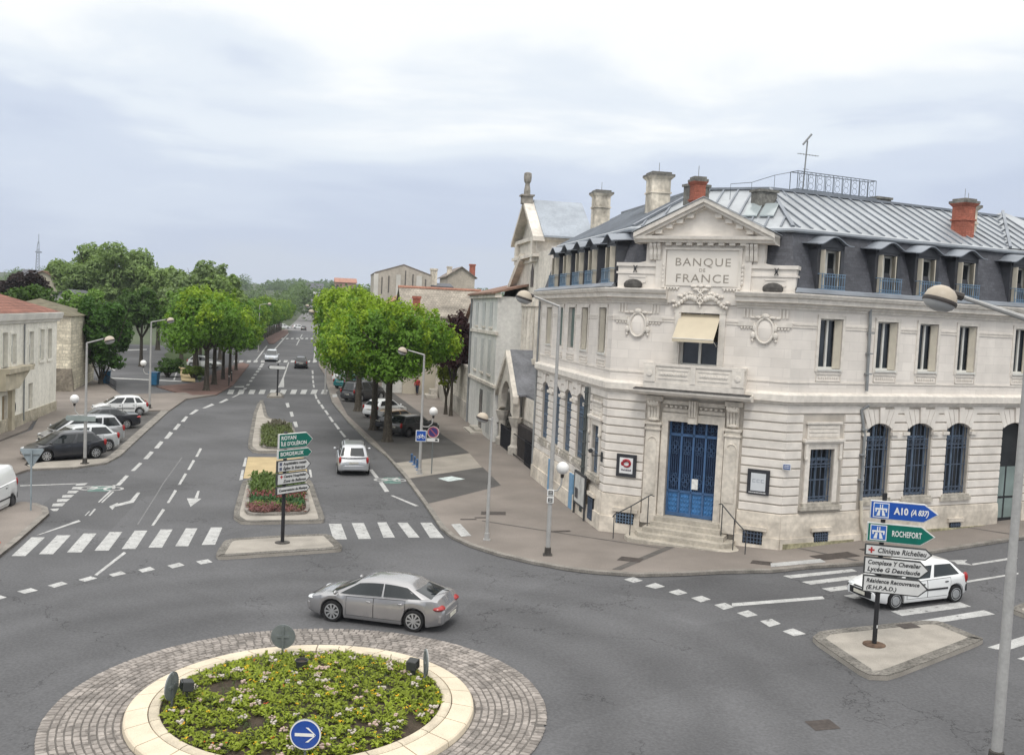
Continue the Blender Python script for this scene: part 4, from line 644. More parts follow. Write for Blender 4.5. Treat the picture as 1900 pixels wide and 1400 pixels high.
# hipped pavilion roof at the right end
mb = MB(FR); z0 = GZ + .05
mb.add([(12.3, -.72, z0), (19.5, -.72, z0), (16.2, -4.4, 15.15), (12.3, -8, z0), (19.5, -8, z0)], [(0, 1, 2), (1, 4, 2), (4, 3, 2), (3, 0, 2)])
P_(mb, 'pavilion_roof', zinc)
mb = MB(FR)
def seam3(A, B, w=.035, h=.05):
    A, B = Vector(A), Vector(B); d = B - A; s_ = Vector((-d.y, d.x, 0)).normalized() * w; n_ = d.cross(s_).normalized(); n_ = n_ if n_.z > 0 else -n_
    mb.prism([A - s_, A + s_, A + s_ + n_ * h, A - s_ + n_ * h], [B - s_, B + s_, B + s_ + n_ * h, B - s_ + n_ * h])
pk = (16.2, -4.4, 15.15)
for k in range(1, 6):
    f = k / 6; seam3((12.3 + 3.9 * f, -.72, z0), (12.3 + 3.9 * f, -.72 - 3.68 * f, z0 + 2.2 * f)); seam3((12.3, -.72 - 3.68 * f, z0), (12.3 + 3.9 * f, -.72 - 3.68 * f, z0 + 2.2 * f))
seam3((12.3, -.72, z0), pk, .06, .09)
P_(mb, 'pavilion_seams', zinc_d)
# ---------------------------------------------------------------- windows
def add_window(F, s0, s1, z0, z1, kind, dd=-.3):
    if kind == 'tall': dd = -.24
    w_ = s1 - s0; fr_ = MB(F); pn = MB(F); t = .06
    if kind == 'tall':      # upper floor: casement on the left, folded cream shutter leaf on the right
        fr_.box(s0, s0 + t, dd - .05, dd + .04, z0, z1); fr_.box(s1 - t, s1, dd - .05, dd + .04, z0, z1); fr_.box(s0, s1, dd - .05, dd + .03, z1 - t, z1); fr_.box(s0, s1, dd - .05, dd + .05, z0, z0 + .09)
        fr_.box(s0 + w_ * .5 - .045, s0 + w_ * .5 + .045, dd - .04, dd + .045, z0 + .09, z1 - t)
        fr_.box(s0 - .02, s1 + .02, dd - .04, .07, z0 - .06, z0 + .012)
    else:
        fr_.box(s0, s0 + t, dd - .05, dd + .03, z0, z1); fr_.box(s1 - t, s1, dd - .05, dd + .03, z0, z1)
        fr_.box(s0 + w_ * .5 - .04, s0 + w_ * .5 + .04, dd - .04, dd + .03, z0, z1); fr_.box(s0, s1, dd - .05, dd + .03, z0, z0 + .08)
        for zz in (z0 + (z1 - z0) * .8,): fr_.box(s0, s1, dd - .04, dd + .025, zz - .04, zz + .04)
    pn.box(s0 + .005, s1 - .005, dd - .06, dd - .02, z0 + .005, z1 - .005)
    mat_f = offw if kind == 'tall' else blue_g
    f = fr_.build('window', mat_f, bank); pn.build('pane', glass, f)
    if kind == 'tall':
        sh = MB(F); hw = w_ * .2
        sh.prism([(s1 - .03, -.03, z0 + .03), (s1, -.03, z0 + .03), (s1, -.03, z1 - .03), (s1 - .03, -.03, z1 - .03)], [(s1 - hw, dd + .05, z0 + .03), (s1 - hw + .03, dd + .02, z0 + .03), (s1 - hw + .03, dd + .02, z1 - .03), (s1 - hw, dd + .05, z1 - .03)])
        sh.box(s1 - hw - .01, s1 - hw + .03, dd + .03, dd + .075, z0 + .03, z1 - .03)
        sh.build('shutter', cream, f)
    return f
for a, b in upR: add_window(FR, a, b, 7.56, 9.5, 'tall')
for i, (a, b) in enumerate(upL):
    if i in (2, 3):            # two of the side windows have their louvred green shutters closed
        f = MB(FL); f.box(a, b, -.3, -.24, 7.66, 9.58); f = f.build('window', offw, bank); sh = MB(FL)
        for k in range(2):
            x0 = a + .03 + k * (b - a) / 2; x1 = x0 + (b - a) / 2 - .05; sh.box(x0, x1, -.2, -.13, 7.72, 9.52)
            for q in range(28): sh.box(x0 + .06, x1 - .06, -.13, -.11, 7.8 + q * .06, 7.83 + q * .06)
        sh.build('shutter', greenshut, f)
    else: add_window(FL, a, b, 7.66, 9.58, 'tall')
# architraves round the upper windows, with carved panels below
for F, ww, z0, z1 in ((FR, upR, 7.56, 9.5), (FL, upL, 7.66, 9.58)):
    for a, b in ww:
        mb = MB(F); mpn = MB(F)
        mb.box(a - .13, a, -.02, .035, z0 - .1, z1 + .13); mb.box(b, b + .13, -.02, .035, z0 - .1, z1 + .13); mb.box(a - .13, b + .13, -.02, .04, z1, z1 + .14)
        mpn.box(a - .06, b + .06, -.02, .035, 7.1, 7.13); mpn.box(a - .06, b + .06, -.02, .035, 7.36, 7.39); mpn.box(a - .06, a - .03, -.02, .035, 7.1, 7.39); mpn.box(b + .03, b + .06, -.02, .035, 7.1, 7.39)
        n_ = 9
        for k in range(n_): x = a + .06 + (b - a - .12) * (k + .5) / n_; mpn.ell((x, .01, 7.245), (.032, .03, .075), 6, 4)
        P_(mb, 'window_surround', trim); P_(mpn, 'carved_panel', trim)
def grille(F, s0, s1, z0, z1, d, nb=6, mat=navy, parent=None):
    g = MB(F)
    for k in range(nb + 1): x = s0 + .03 + (s1 - s0 - .06) * k / nb; g.box(x - .014, x + .014, d - .014, d + .014, z0, z1)
    H_ = z1 - z0
    for f in (.03, .1, .42, .66, .71, .79): z = z0 + H_ * f; g.box(s0, s1, d - .012, d + .018, z - .018, z + .018)
    for k in range(nb):
        x = s0 + .03 + (s1 - s0 - .06) * (k + .5) / nb; r_ = min(.07, (s1 - s0) / nb * .36)
        for zc in (z0 + H_ * .75, z0 + H_ * .065): g.tube([(x + r_ * math.cos(t), d, zc + r_ * math.sin(t)) for t in (6.2832 * i / 8 for i in range(9))], .009, 4, caps=False)
    return g.build('window_grille', mat, parent)
f = add_window(FR, *small, 'low'); grille(FR, *small, -.12, 5, navy, f)
for a, b in arch: f = add_window(FR, a, b, 2.45, 5.46, 'low'); grille(FR, a, b, 2.45, 5.4, -.14, 6, navy, f)
f = add_window(FL, .92, 1.98, 2.5, 4.58, 'low'); grille(FL, .92, 1.98, 2.5, 4.58, -.12, 5, blue_g, f)
for a, b in LAR: f = add_window(FL, a, b, 2.72, 5.7, 'low'); grille(FL, a, b, 2.72, 5.65, -.12, 6, blue_g, f)
# arched heads: corner spandrels, fanned voussoirs, keystones, imposts, sills
for F, lst, zt, zi, zs in ((FR, arch + [(11.78, 13.3)], 5.46, 5.02, 2.45), (FL, LAR, 5.7, 5.26, 2.72)):
    for a, b in lst:
        sp, vs, im, si = MB(F), MB(F), MB(F), MB(F)
        c = (a + b) / 2; h = .24; w_ = (b - a) / 2; Rr = (w_ * w_ + h * h) / (2 * h); zc = zt - Rr
        arc = [(c + x, zc + math.sqrt(Rr * Rr - x * x)) for x in (-w_ + 2 * w_ * k / 10 for k in range(11))]
        for side in (0, 1):
            pts = [p for p in arc if (p[0] <= c if side == 0 else p[0] >= c)]
            poly = ([(a, zt + .01)] + pts[:] + [(c, zt + .01)]) if side == 0 else (pts[:] + [(b, zt + .01)] + [(c, zt + .01)])
            sp.extr_xz(poly, -.33, .0)
        nv = 7
        for k in range(nv):
            t0, t1 = -1 + 2 * k / nv, -1 + 2 * (k + 1) / nv
            x0, x1 = c + w_ * t0 + .012, c + w_ * t1 - .012; X0, X1 = c + w_ * t0 * 1.55 + .012, c + w_ * t1 * 1.55 - .012
            za = lambda x: zc + math.sqrt(max(0, Rr * Rr - min(abs(x - c), w_) ** 2)); top = 6.1 if k == 3 else 6.02
            key = .12 if k == 3 else .06
            vs.prism([(x0, 0, za(x0)), (x1, 0, za(x1)), (X1, 0, top), (X0, 0, top)], [(x0, key, za(x0)), (x1, key, za(x1)), (X1, key, top), (X0, key, top)])
        if F is FL or a < 11:
            im.box(a - .3, a + .03, 0, .13, zi - .05, zi + .08); i2 = MB(F); i2.box(b - .03, b + .3, 0, .13, zi - .05, zi + .08); P_(i2, 'impost', trim)
            si.box(a - .2, b + .2, -.1, .14, zs - .26, zs - .1); si.box(a - .12, b + .12, -.1, .1, zs - .1, zs + .01)
            P_(im, 'impost', trim); P_(si, 'window_sill', weath)
        P_(sp, 'arch_spandrel', stone); P_(vs, 'voussoirs', stone)
# aedicule of the small windows: surround, entablature panel, hood, consoles, sill
for F, (a, b, z0, z1) in ((FR, small), (FL, (.92, 1.98, 2.5, 4.58))):
    q = MB(F); q.box(a - .22, a, -.02, .07, z0, z1 + .2); q.box(b, b + .22, -.02, .07, z0, z1 + .2); q.box(a - .22, b + .22, -.02, .075, z1, z1 + .22)
    q.box(a - .2, b + .2, -.02, .06, z1 + .42, z1 + .95)
    for k in range(3): q.box(a - .12, b + .12, .06, .085, z1 + .5 + k * .15, z1 + .58 + k * .15)
    q.box(a - .4, b + .4, -.02, .2, z1 + .3, z1 + .4); q.box(a - .34, b + .34, -.02, .13, z1 + .22, z1 + .3)
    q.box(a - .28, b + .28, -.02, .12, z1 + .98, z1 + 1.06)
    for x in (a - .3, b + .18): q.box(x, x + .12, .05, .16, z1 - .35, z1 + .2); q.ell((x + .06, .13, z1 - .35), (.07, .06, .1), 8, 5)
    P_(q, 'window_surround', trim)
    q = MB(F); q.box(a - .42, b + .42, -.02, .2, z0 - .26, z0 - .1); q.box(a - .3, b + .3, -.02, .14, z0 - .1, z0 + .012); P_(q, 'window_sill', weath)
# cellar openings with bars
def cellar(F, a, b, z0, z1, mat):
    q = MB(F); q.box(a, b, .1, .165, z0, z1); f = q.build('cellar_window', M('cellar_dark', (.008, .009, .012), rough=.8, n=(2, .2)), bank)
    g = MB(F)
    for k in range(6): x = a + (b - a) * (k + .5) / 6; g.box(x - .015, x + .015, .165, .19, z0, z1)
    for z in (z0 + .1, (z0 + z1) / 2, z1 - .08): g.box(a, b, .165, .185, z - .015, z + .015)
    g.build('cellar_bars', mat, f)
    q = MB(F); q.box(a - .15, b + .15, .1, .2, z1 + .05, z1 + .2); P_(q, 'cellar_lintel', plinth_m)
cellar(FC, -2.96, -2.2, .82, 1.25, blue_g); cellar(FC, 2.22, 2.97, .74, 1.22, navy); cellar(FR, 1.56, 2.27, .85, 1.22, navy); cellar(FR, 8.9, 9.5, 1.05, 1.25, navy); cellar(FL, 1.0, 1.7, .55, 1.5, navy)
# blue service doors low on the side wall
for a in (4.35, 8.55): q = MB(FL); q.box(a, a + .62, .1, .17, .3, 1.95); P_(q, 'service_door', M('pale_blue_door', (.16, .30, .46), rough=.6, n=(3, .15)))
# moss and damp at the foot of the right wing
for a, b, c in ((.05, 3.6, .86), (4.1, 11.0, 1.06)): q = MB(FR); q.box(a, b, .14, .175, -.4, c); P_(q, 'damp_base', mossy)
# right-hand entrance: dark glazed door
q = MB(FR); q.box(11.78, 13.3, -.3, -.25, 1.0, 5.4); f = P_(q, 'entrance_door', M('dark_door', (.025, .027, .03), rough=.3, n=(2, .2)))
q = MB(FR)
for x in (11.86, 12.55): q.box(x, x + .58, -.25, -.23, 1.25, 2.1); q.box(x, x + .58, -.25, -.23, 2.2, 3.5)
q.build('door_glass', M('pale_door_glass', (.20, .25, .24), rough=.15, n=(1, .2)), f)
q = MB(FR); q.box(11.6, 13.5, -.3, .5, .3, 1.02); P_(q, 'doorstep', concrete)
# ---------------------------------------------------------------- blue main door with ironwork
q = MB(FC); q.box(-1, 1, -.34, -.28, 1.36, 5.18); q.box(-1, 1, -.28, -.22, 1.36, 1.5)
for x in (-1, -.53, -.04, .45, .92): q.box(x, x + .08, -.28, -.2, 1.36, 5.18)
q.box(-1, 1, -.28, -.2, 4.58, 4.68); q.box(-1, 1, -.28, -.2, 2.32, 2.40)
door = P_(q, 'main_door', blue)
for i in range(4):
    x0 = -.92 + i * .485; q = MB(FC); q.box(x0, x0 + .405, -.275, -.262, 1.5, 2.32)
    for r_ in range(4):
        for c_ in range(3): q.ell((x0 + .07 + c_ * .125, -.26, 1.6 + r_ * .18), (.05, .035, .065), 6, 4)
    q.build('door_panel', M('bright_blue_panel', (.045, .16, .36), rough=.45, spec=.5, n=(5, .2)), door)
q = MB(FC)
for i in range(4): x0 = -.92 + i * .485; q.box(x0, x0 + .39, -.275, -.262, 2.42, 4.56); q.box(x0, x0 + .39, -.275, -.262, 4.7, 5.16)
q.build('door_glass', M('door_dark_glass', (.012, .022, .05), rough=.2, n=(1, .3)), door)
q = MB(FC)
def ringt(x, z, r_, d=-.2, t=.0095, n=10): q.tube([(x + r_ * math.cos(6.2832 * k / n), d, z + r_ * math.sin(6.2832 * k / n)) for k in range(n + 1)], t, 4, caps=False)
for i in range(4):
    xc = -.92 + i * .485 + .195
    for dx in (-.13, -.045, .045, .13): q.tube([(xc + dx, -.2, 2.42), (xc + dx, -.2, 4.55)], .009, 4)
    for zc, sgn in ((4.12, 1), (2.82, -1)):
        for dx in (-.1, .1): ringt(xc + dx, zc, .085); ringt(xc + dx * .6, zc - sgn * .2, .06)
        ringt(xc, zc + sgn * .16, .1); ringt(xc, zc - .02, .045)
    for k in range(3): ringt(xc, 4.8 + k * .13, .06)
    ringt(xc - .1, 4.93, .08); ringt(xc + .1, 4.93, .08)
q.build('ironwork', M('blue_iron', (.06, .11, .205), rough=.5, n=(4, .2)), door)
q = MB(FC); q.box(.02, .27, -.19, -.178, 2.5, 2.92); q.build('paper_notice', M('paper', (.7, .7, .68), rough=.8, n=(9, .15)), door)
# door case, pilasters, consoles, entablature
q = MB(FC)
q.box(-1.26, -1, -.3, .08, 1.0, 5.32); q.box(1, 1.26, -.3, .08, 1.0, 5.32); q.box(-1.26, 1.26, -.3, .085, 5.18, 5.5)
q.box(-.18, .18, 0, .2, 5.14, 6.05)
for s_ in (-1, 1):
    x0, x1 = sorted((s_ * 1.3, s_ * 1.88)); xm = (x0 + x1) / 2
    q.box(x0, x1, 0, .16, 1.0, 4.78); q.box(x0 + .1, x1 - .1, .16, .185, 2.2, 4.3); q.tube([(xm + .19 * math.cos(R(a_)), .17, 4.3 + .19 * math.sin(R(a_))) for a_ in range(0, 181, 20)], .025, 5)
    q.box(x0 - .04, x1 + .04, 0, .22, 4.78, 4.86); q.box(x0, x1, 0, .18, 4.86, 5.0); q.box(x0 - .07, x1 + .07, 0, .26, 5.0, 5.09); q.box(x0 - .03, x1 + .03, 0, .2, 1.0, 1.35)
    q.box(x0 - .05, x1 + .05, 0, .24, 5.95, 6.14)
    for k in range(4):
        xa = x0 + .05 + k * (x1 - x0 - .1) / 4; wv = (x1 - x0 - .1) / 4 - .02
        q.extr_yz([(.05, 5.12), (.16, 5.15), (.2, 5.3), (.2, 5.5), (.3, 5.75), (.42, 5.86), (.42, 5.95), (0, 5.95)], xa, xa + wv)
    q.ell((xm, .36, 5.82), (.25, .1, .1), 8, 6); q.ell((xm, .18, 5.2), (.2, .08, .08), 8, 6)
q.box(-1.24, -.2, 0, .06, 5.55, 5.68); q.box(.2, 1.24, 0, .06, 5.55, 5.68); q.box(-1.24, 1.24, 0, .1, 5.85, 6.0)
for k in range(12): x = -1.15 + k * .2; q.box(x, x + .1, 0, .12, 5.72, 5.8)
for k in range(3): q.extr_yz([(.1, 5.3), (.24, 5.4), (.3, 5.7), (.3, 6.05), (.1, 6.05)], -.15 + k * .1, -.07 + k * .1)
P_(q, 'door_case', weath if False else M('door_case_stone', (.60, .55, .48), rough=.9, n=(1.0, .18), n2=(6, .15)))
# balcony
q = MB(FC); q.extr_yz([(0, 6.16), (.5, 6.2), (.72, 6.24), (.8, 6.34), (.8, 6.42), (0, 6.46)], -2.33, 2.33); P_(q, 'balcony_slab', trim)
q = MB(FC); q.box(-2.3, 2.3, .62, .83, 6.421, 6.452); q.box(-2.3, 2.3, .45, .66, 6.455, 6.475); P_(q, 'balcony_lichen', dark_lichen)
q = MB(FC)
q.box(-2.0, 2.0, .28, .5, 6.44, 6.72); q.box(-1.95, 1.95, .3, .48, 6.72, 7.36); q.box(-2.02, 2.02, .26, .52, 7.36, 7.46)
for x in (-1.98, 1.52): q.box(x, x + .46, .28, .53, 6.72, 7.36); q.lathe([(.12, .525), (.12, .56), (.07, .57), (.001, .57)], 14, (x + .23, 0, 7.05), 'y')
q.box(-.1, .1, .3, .52, 6.72, 7.36)
for x0 in (-1.4, .2):
    q.box(x0, x0 + 1.2, .48, .5, 6.86, 6.9); q.box(x0, x0 + 1.2, .48, .5, 7.2, 7.24)
    for k in range(10): q.lathe([(.055, .48), (.055, .505), (.02, .51)], 8, (x0 + .1 + k * .111, 0, 7.05), 'y')
for s_ in (-1, 1): q.box(*sorted((s_ * 1.78, s_ * 2.0)), 0, .3, 6.44, 7.46)
P_(q, 'balcony_parapet', trim)
# upper window over the door, awning
f = MB(FC); f.box(-.74, -.66, -.32, -.22, 7.3, 9.5); f.box(.72, .8, -.32, -.22, 7.3, 9.5); f.box(-.02, .08, -.32, -.22, 7.3, 9.5); f.box(-.74, .8, -.32, -.24, 7.3, 7.5)
f = f.build('window', offw, bank); q = MB(FC); q.box(-.74, .8, -.36, -.3, 7.3, 9.5); q.build('pane', glass, f)
q = MB(FC)
for k in range(8):
    t0, t1 = k / 8, (k + 1) / 8; s_ = lambda t: -.025 * math.sin(math.pi * t)
    q.prism([(-.82, -.1 + .95 * t0, 9.46 - .98 * t0 + s_(t0)), (.8, -.1 + .95 * t0, 9.46 - .98 * t0 + s_(t0)), (.8, -.1 + .95 * t0, 9.445 - .98 * t0 + s_(t0)), (-.82, -.1 + .95 * t0, 9.445 - .98 * t0 + s_(t0))],
            [(-.82, -.1 + .95 * t1, 9.46 - .98 * t1 + s_(t1)), (.8, -.1 + .95 * t1, 9.46 - .98 * t1 + s_(t1)), (.8, -.1 + .95 * t1, 9.445 - .98 * t1 + s_(t1)), (-.82, -.1 + .95 * t1, 9.445 - .98 * t1 + s_(t1))])
q.box(-.82, .8, .84, .86, 8.36, 8.48)
aw = P_(q, 'awning', M('awning_canvas', (.56, .49, .37), rough=.85, n=(2, .06)))
q = MB(FC); q.tube([(-.8, .85, 8.49), (.78, .85, 8.49)], .02, 6); q.tube([(.72, -.1, 8.2), (.76, .85, 8.48)], .015, 6); q.tube([(-.72, -.1, 8.2), (-.76, .85, 8.48)], .015, 6); q.build('awning_arm', offw, aw)
q = MB(FC); q.box(-.98, -.74, -.02, .08, 7.3, 9.7); q.box(.8, 1.04, -.02, .08, 7.3, 9.7); q.box(-1.0, 1.06, -.02, .1, 9.5, 9.78); q.box(-.95, -.8, .08, .1, 7.4, 9.5); P_(q, 'window_surround', trim)
# cartouches
for xc in (-2.5, 2.55):
    q = MB(FC)
    q.tube([(xc + .33 * math.cos(6.2832 * k / 24), .07, 8.93 + .47 * math.sin(6.2832 * k / 24)) for k in range(25)], .05, 6)
    q.ell((xc, .07, 9.48), (.16, .09, .11), 10, 6)
    for s_ in (-1, 1):
        q.ell((xc + s_ * .42, .06, 8.75), (.1, .07, .14), 8, 5); q.ell((xc + s_ * .4, .05, 9.05), (.07, .05, .16), 8, 5); q.ell((xc + s_ * .26, .07, 9.43), (.13, .06, .06), 8, 5); q.ell((xc + s_ * .48, .05, 9.42), (.1, .04, .05), 8, 5)
        q.ell((xc + s_ * .44, .05, 8.55), (.05, .05, .07), 8, 5)
        for k in range(3): q.box(xc + s_ * (.55 + k * .13) - .035, xc + s_ * (.55 + k * .13) + .035, -.02, .05, 9.42, 9.76)
        for k in range(4): q.ell((xc + s_ * (.52 + k * .12), .04, 9.02), (.045, .03, .05), 6, 4)
        q.box(*sorted((xc + s_ * .45, xc + s_ * 1.02)), -.02, .06, 9.09, 9.26)
    P_(q, 'cartouche', trim)
    q = MB(FC); q.ell((xc, .04, 8.93), (.3, .06, .44), 20, 10); P_(q, 'cartouche_oval', ashlar)
# frontispiece: attic block, name panel, pediment
q = MB(FC)
q.box(-3.52, 3.6, -.75, .02, 10.3, 10.42)
q.box(-3.46, -1.85, -.72, .0, 10.3, 11.28); q.box(1.9, 3.58, -.72, .0, 10.3, 11.28)
for s_ in (-1, 1):
    x0, x1 = (-3.52, -1.85) if s_ < 0 else (1.9, 3.64)
    q.box(x0, x1, -.75, .06, 11.28, 11.42); q.box(x0, x1, -.75, .04, 10.98, 11.06); q.box(x0 + .5, x1 - .4, -.02, .025, 10.62, 10.66); q.box(x0 + .5, x1 - .4, -.02, .025, 10.84, 10.88); q.box(x0 + .5, x0 + .54, -.02, .025, 10.62, 10.88); q.box(x1 - .44, x1 - .4, -.02, .025, 10.62, 10.88)
    # concave scroll that climbs from the block to the pediment
    xb, xt = (-2.75, -1.85) if s_ < 0 else (2.85, 1.9)
    arcp = [(xb + (xt - xb) * t, 11.42 + .62 * (1 - math.sqrt(max(0, 1 - t * t)))) for t in (k / 8 for k in range(9))]
    q.extr_xz([(xb, 11.4)] + arcp + [(xt, 11.4)], -.7, -.02)
q.box(-1.86, 1.92, -.75, .1, 9.86, 12.2)
for x in (-2.3, 1.96): q.box(x, x + .4, -.5, .02, 11.42, 12.22)
P_(q, 'attic_block', stone)
q = MB(FC); q.box(-1.42, 1.48, .08, .14, 10.55, 11.95); f = P_(q, 'name_panel', M('name_panel_stone', (.72, .675, .615), rough=.85, n=(.8, .07)))
q = MB(FC)
for x in (-1.5, 1.5): q.box(x - .06, x + .06, .09, .19, 10.45, 12.0); 
q.box(-1.5, 1.56, .09, .2, 11.95, 12.03)
for k in range(5): q.ell((-1.52, .16, 10.7 + k * .16), (.06, .06, .09), 6, 4); q.ell((1.6, .16, 10.7 + k * .16), (.06, .06, .09), 6, 4)
for s_ in (-1, 1):
    for k in range(5): q.ell((s_ * 1.18 - .24 + k * .12, .13, 10.42), (.05, .05, .06), 6, 4)
    q.box(*sorted((s_ * .85, s_ * 1.52)), .09, .15, 10.46, 10.52)
P_(q, 'panel_frame', trim)
lett = M('incised_letter_shade', (.31, .28, .24), rough=.9, n=(6, .25))  # raised letters coloured dark to imitate the shading of incised ones
LF = lambda zc, xc=.03: (lambda x, y, z: FC(xc + x, .142 + z, zc + y))
text_mesh('BANQUE', .44, 'lettering', lett, bank, LF(11.46), .006, space=1.16, squash=1.14)
text_mesh('DE', .19, 'lettering', lett, bank, LF(11.16), .006, space=1.2)
text_mesh('FRANCE', .46, 'lettering', lett, bank, LF(10.83), .006, space=1.14, squash=1.14)
# consoles, dentils and the pediment
q = MB(FC)
for x in (-2.12, 1.68):
    for k in range(3): q.extr_yz([(.0, 11.5), (.14, 11.55), (.2, 11.75), (.2, 11.95), (.3, 12.1), (.3, 12.2), (0, 12.2)], x + k * .16, x + k * .16 + .13)
for k in range(8): x = -1.45 + k * .42; q.box(x, x + .22, .05, .32, 12.12, 12.24)
q.extr_yz([(-.6, 12.22), (.36, 12.22), (.4, 12.3), (.5, 12.34), (.52, 12.46), (-.6, 12.5)], -2.72, 2.8)
W2, ZB, ZA = 2.76, 12.44, 13.92
for s_ in (-1, 1):
    xe = s_ * W2 + .04; nx_ = .04
    for (d0, d1, o0, o1) in ((-.6, .56, -.16, .02), (-.6, .46, -.3, -.16), (-.6, .3, -.38, -.3)):
        q.prism([(xe, d0, ZB + o0 + .12), (xe, d1, ZB + o0 + .12), (xe, d1, ZB + o1 + .12), (xe, d0, ZB + o1 + .12)], [(nx_, d0, ZA + o0), (nx_, d1, ZA + o0), (nx_, d1, ZA + o1), (nx_, d0, ZA + o1)])
    for k in range(5):
        t = .2 + k * .15; xm = xe + (nx_ - xe) * t; zm = ZB + .12 + (ZA - ZB - .12) * t - .42
        q.box(xm - .13, xm + .13, .05, .36, zm - .06, zm + .1)
P_(q, 'pediment', trim)
q = MB(FC); q.extr_xz([(-2.4, 12.48), (2.48, 12.48), (.04, 13.66)], -.5, .12); P_(q, 'tympanum', stone)
q = MB(FC)
for s_ in (-1, 1):
    xe = s_ * (W2 + .06) + .04
    q.prism([(xe, -.7, ZB + .145), (xe, .6, ZB + .145), (xe, .6, ZB + .175), (xe, -.7, ZB + .175)], [(.04, -.7, ZA + .025), (.04, .6, ZA + .025), (.04, .6, ZA + .055), (.04, -.7, ZA + .055)])
P_(q, 'pediment_flashing', zinc)
# roof body behind the pediment
q = MB(FC); q.add([(-2.6, -.5, 12.5), (2.68, -.5, 12.5), (.04, -.5, 13.9), (-2.6, -3.2, 12.5), (2.68, -3.2, 12.5), (.04, -3.2, 13.9)], [(0, 2, 5, 3), (1, 2, 5, 4), (0, 1, 2)]); P_(q, 'pediment_roof', zinc)
# weathered lumps (carved roll ends gone black) and the iron anchors
for x in (-2.75, 2.78): q = MB(FC); q.ell((x, .16, 10.52), (.40, .2, .24), 12, 7); P_(q, 'lichened_scroll', dark_lichen)
for x in (-2.72, 2.86):
    q = MB(FC)
    for s_ in (-1, 1): q.tube([(x - .07 * s_, .07, 11.04), (x, .1, 11.17), (x + .07 * s_, .07, 11.31)], .018, 5)
    q.ell((x, .09, 11.19), (.06, .05, .06), 8, 5); P_(q, 'wall_anchor', ironm)
# caduceus relief between cornucopias, over the upper window
q = MB(FC)
q.tube([(.02, .16, 9.72), (.02, .16, 10.5)], .035, 6); q.ell((.02, .18, 10.54), (.09, .06, .07), 8, 5)
for s_ in (-1, 1):
    q.tube([(.02 + s_ * .11 * math.sin(k * .8), .2, 9.85 + k * .055) for k in range(11)], .03, 5)
    q.ell((.02 + s_ * .17, .16, 10.42), (.16, .04, .06), 8, 5)
    for k in range(9):
        t = k / 8; q.ell((s_ * (.2 + .85 * t) + .02, .15, 10.05 - .2 * t + .12 * math.sin(5 * t)), (.11 - .05 * t, .08, .12 - .05 * t), 7, 5)
    for k in range(6): q.ell((s_ * (.35 + .1 * k) + .02, .14, 10.25 - .03 * k + .05 * (k % 2)), (.075, .07, .07), 6, 4)
    q.ell((s_ * .28 + .02, .15, 10.53), (.13, .07, .06), 8, 5); q.ell((s_ * 1.08 + .02, .14, 9.92), (.1, .08, .06), 7, 5)
P_(q, 'caduceus_relief', trim)
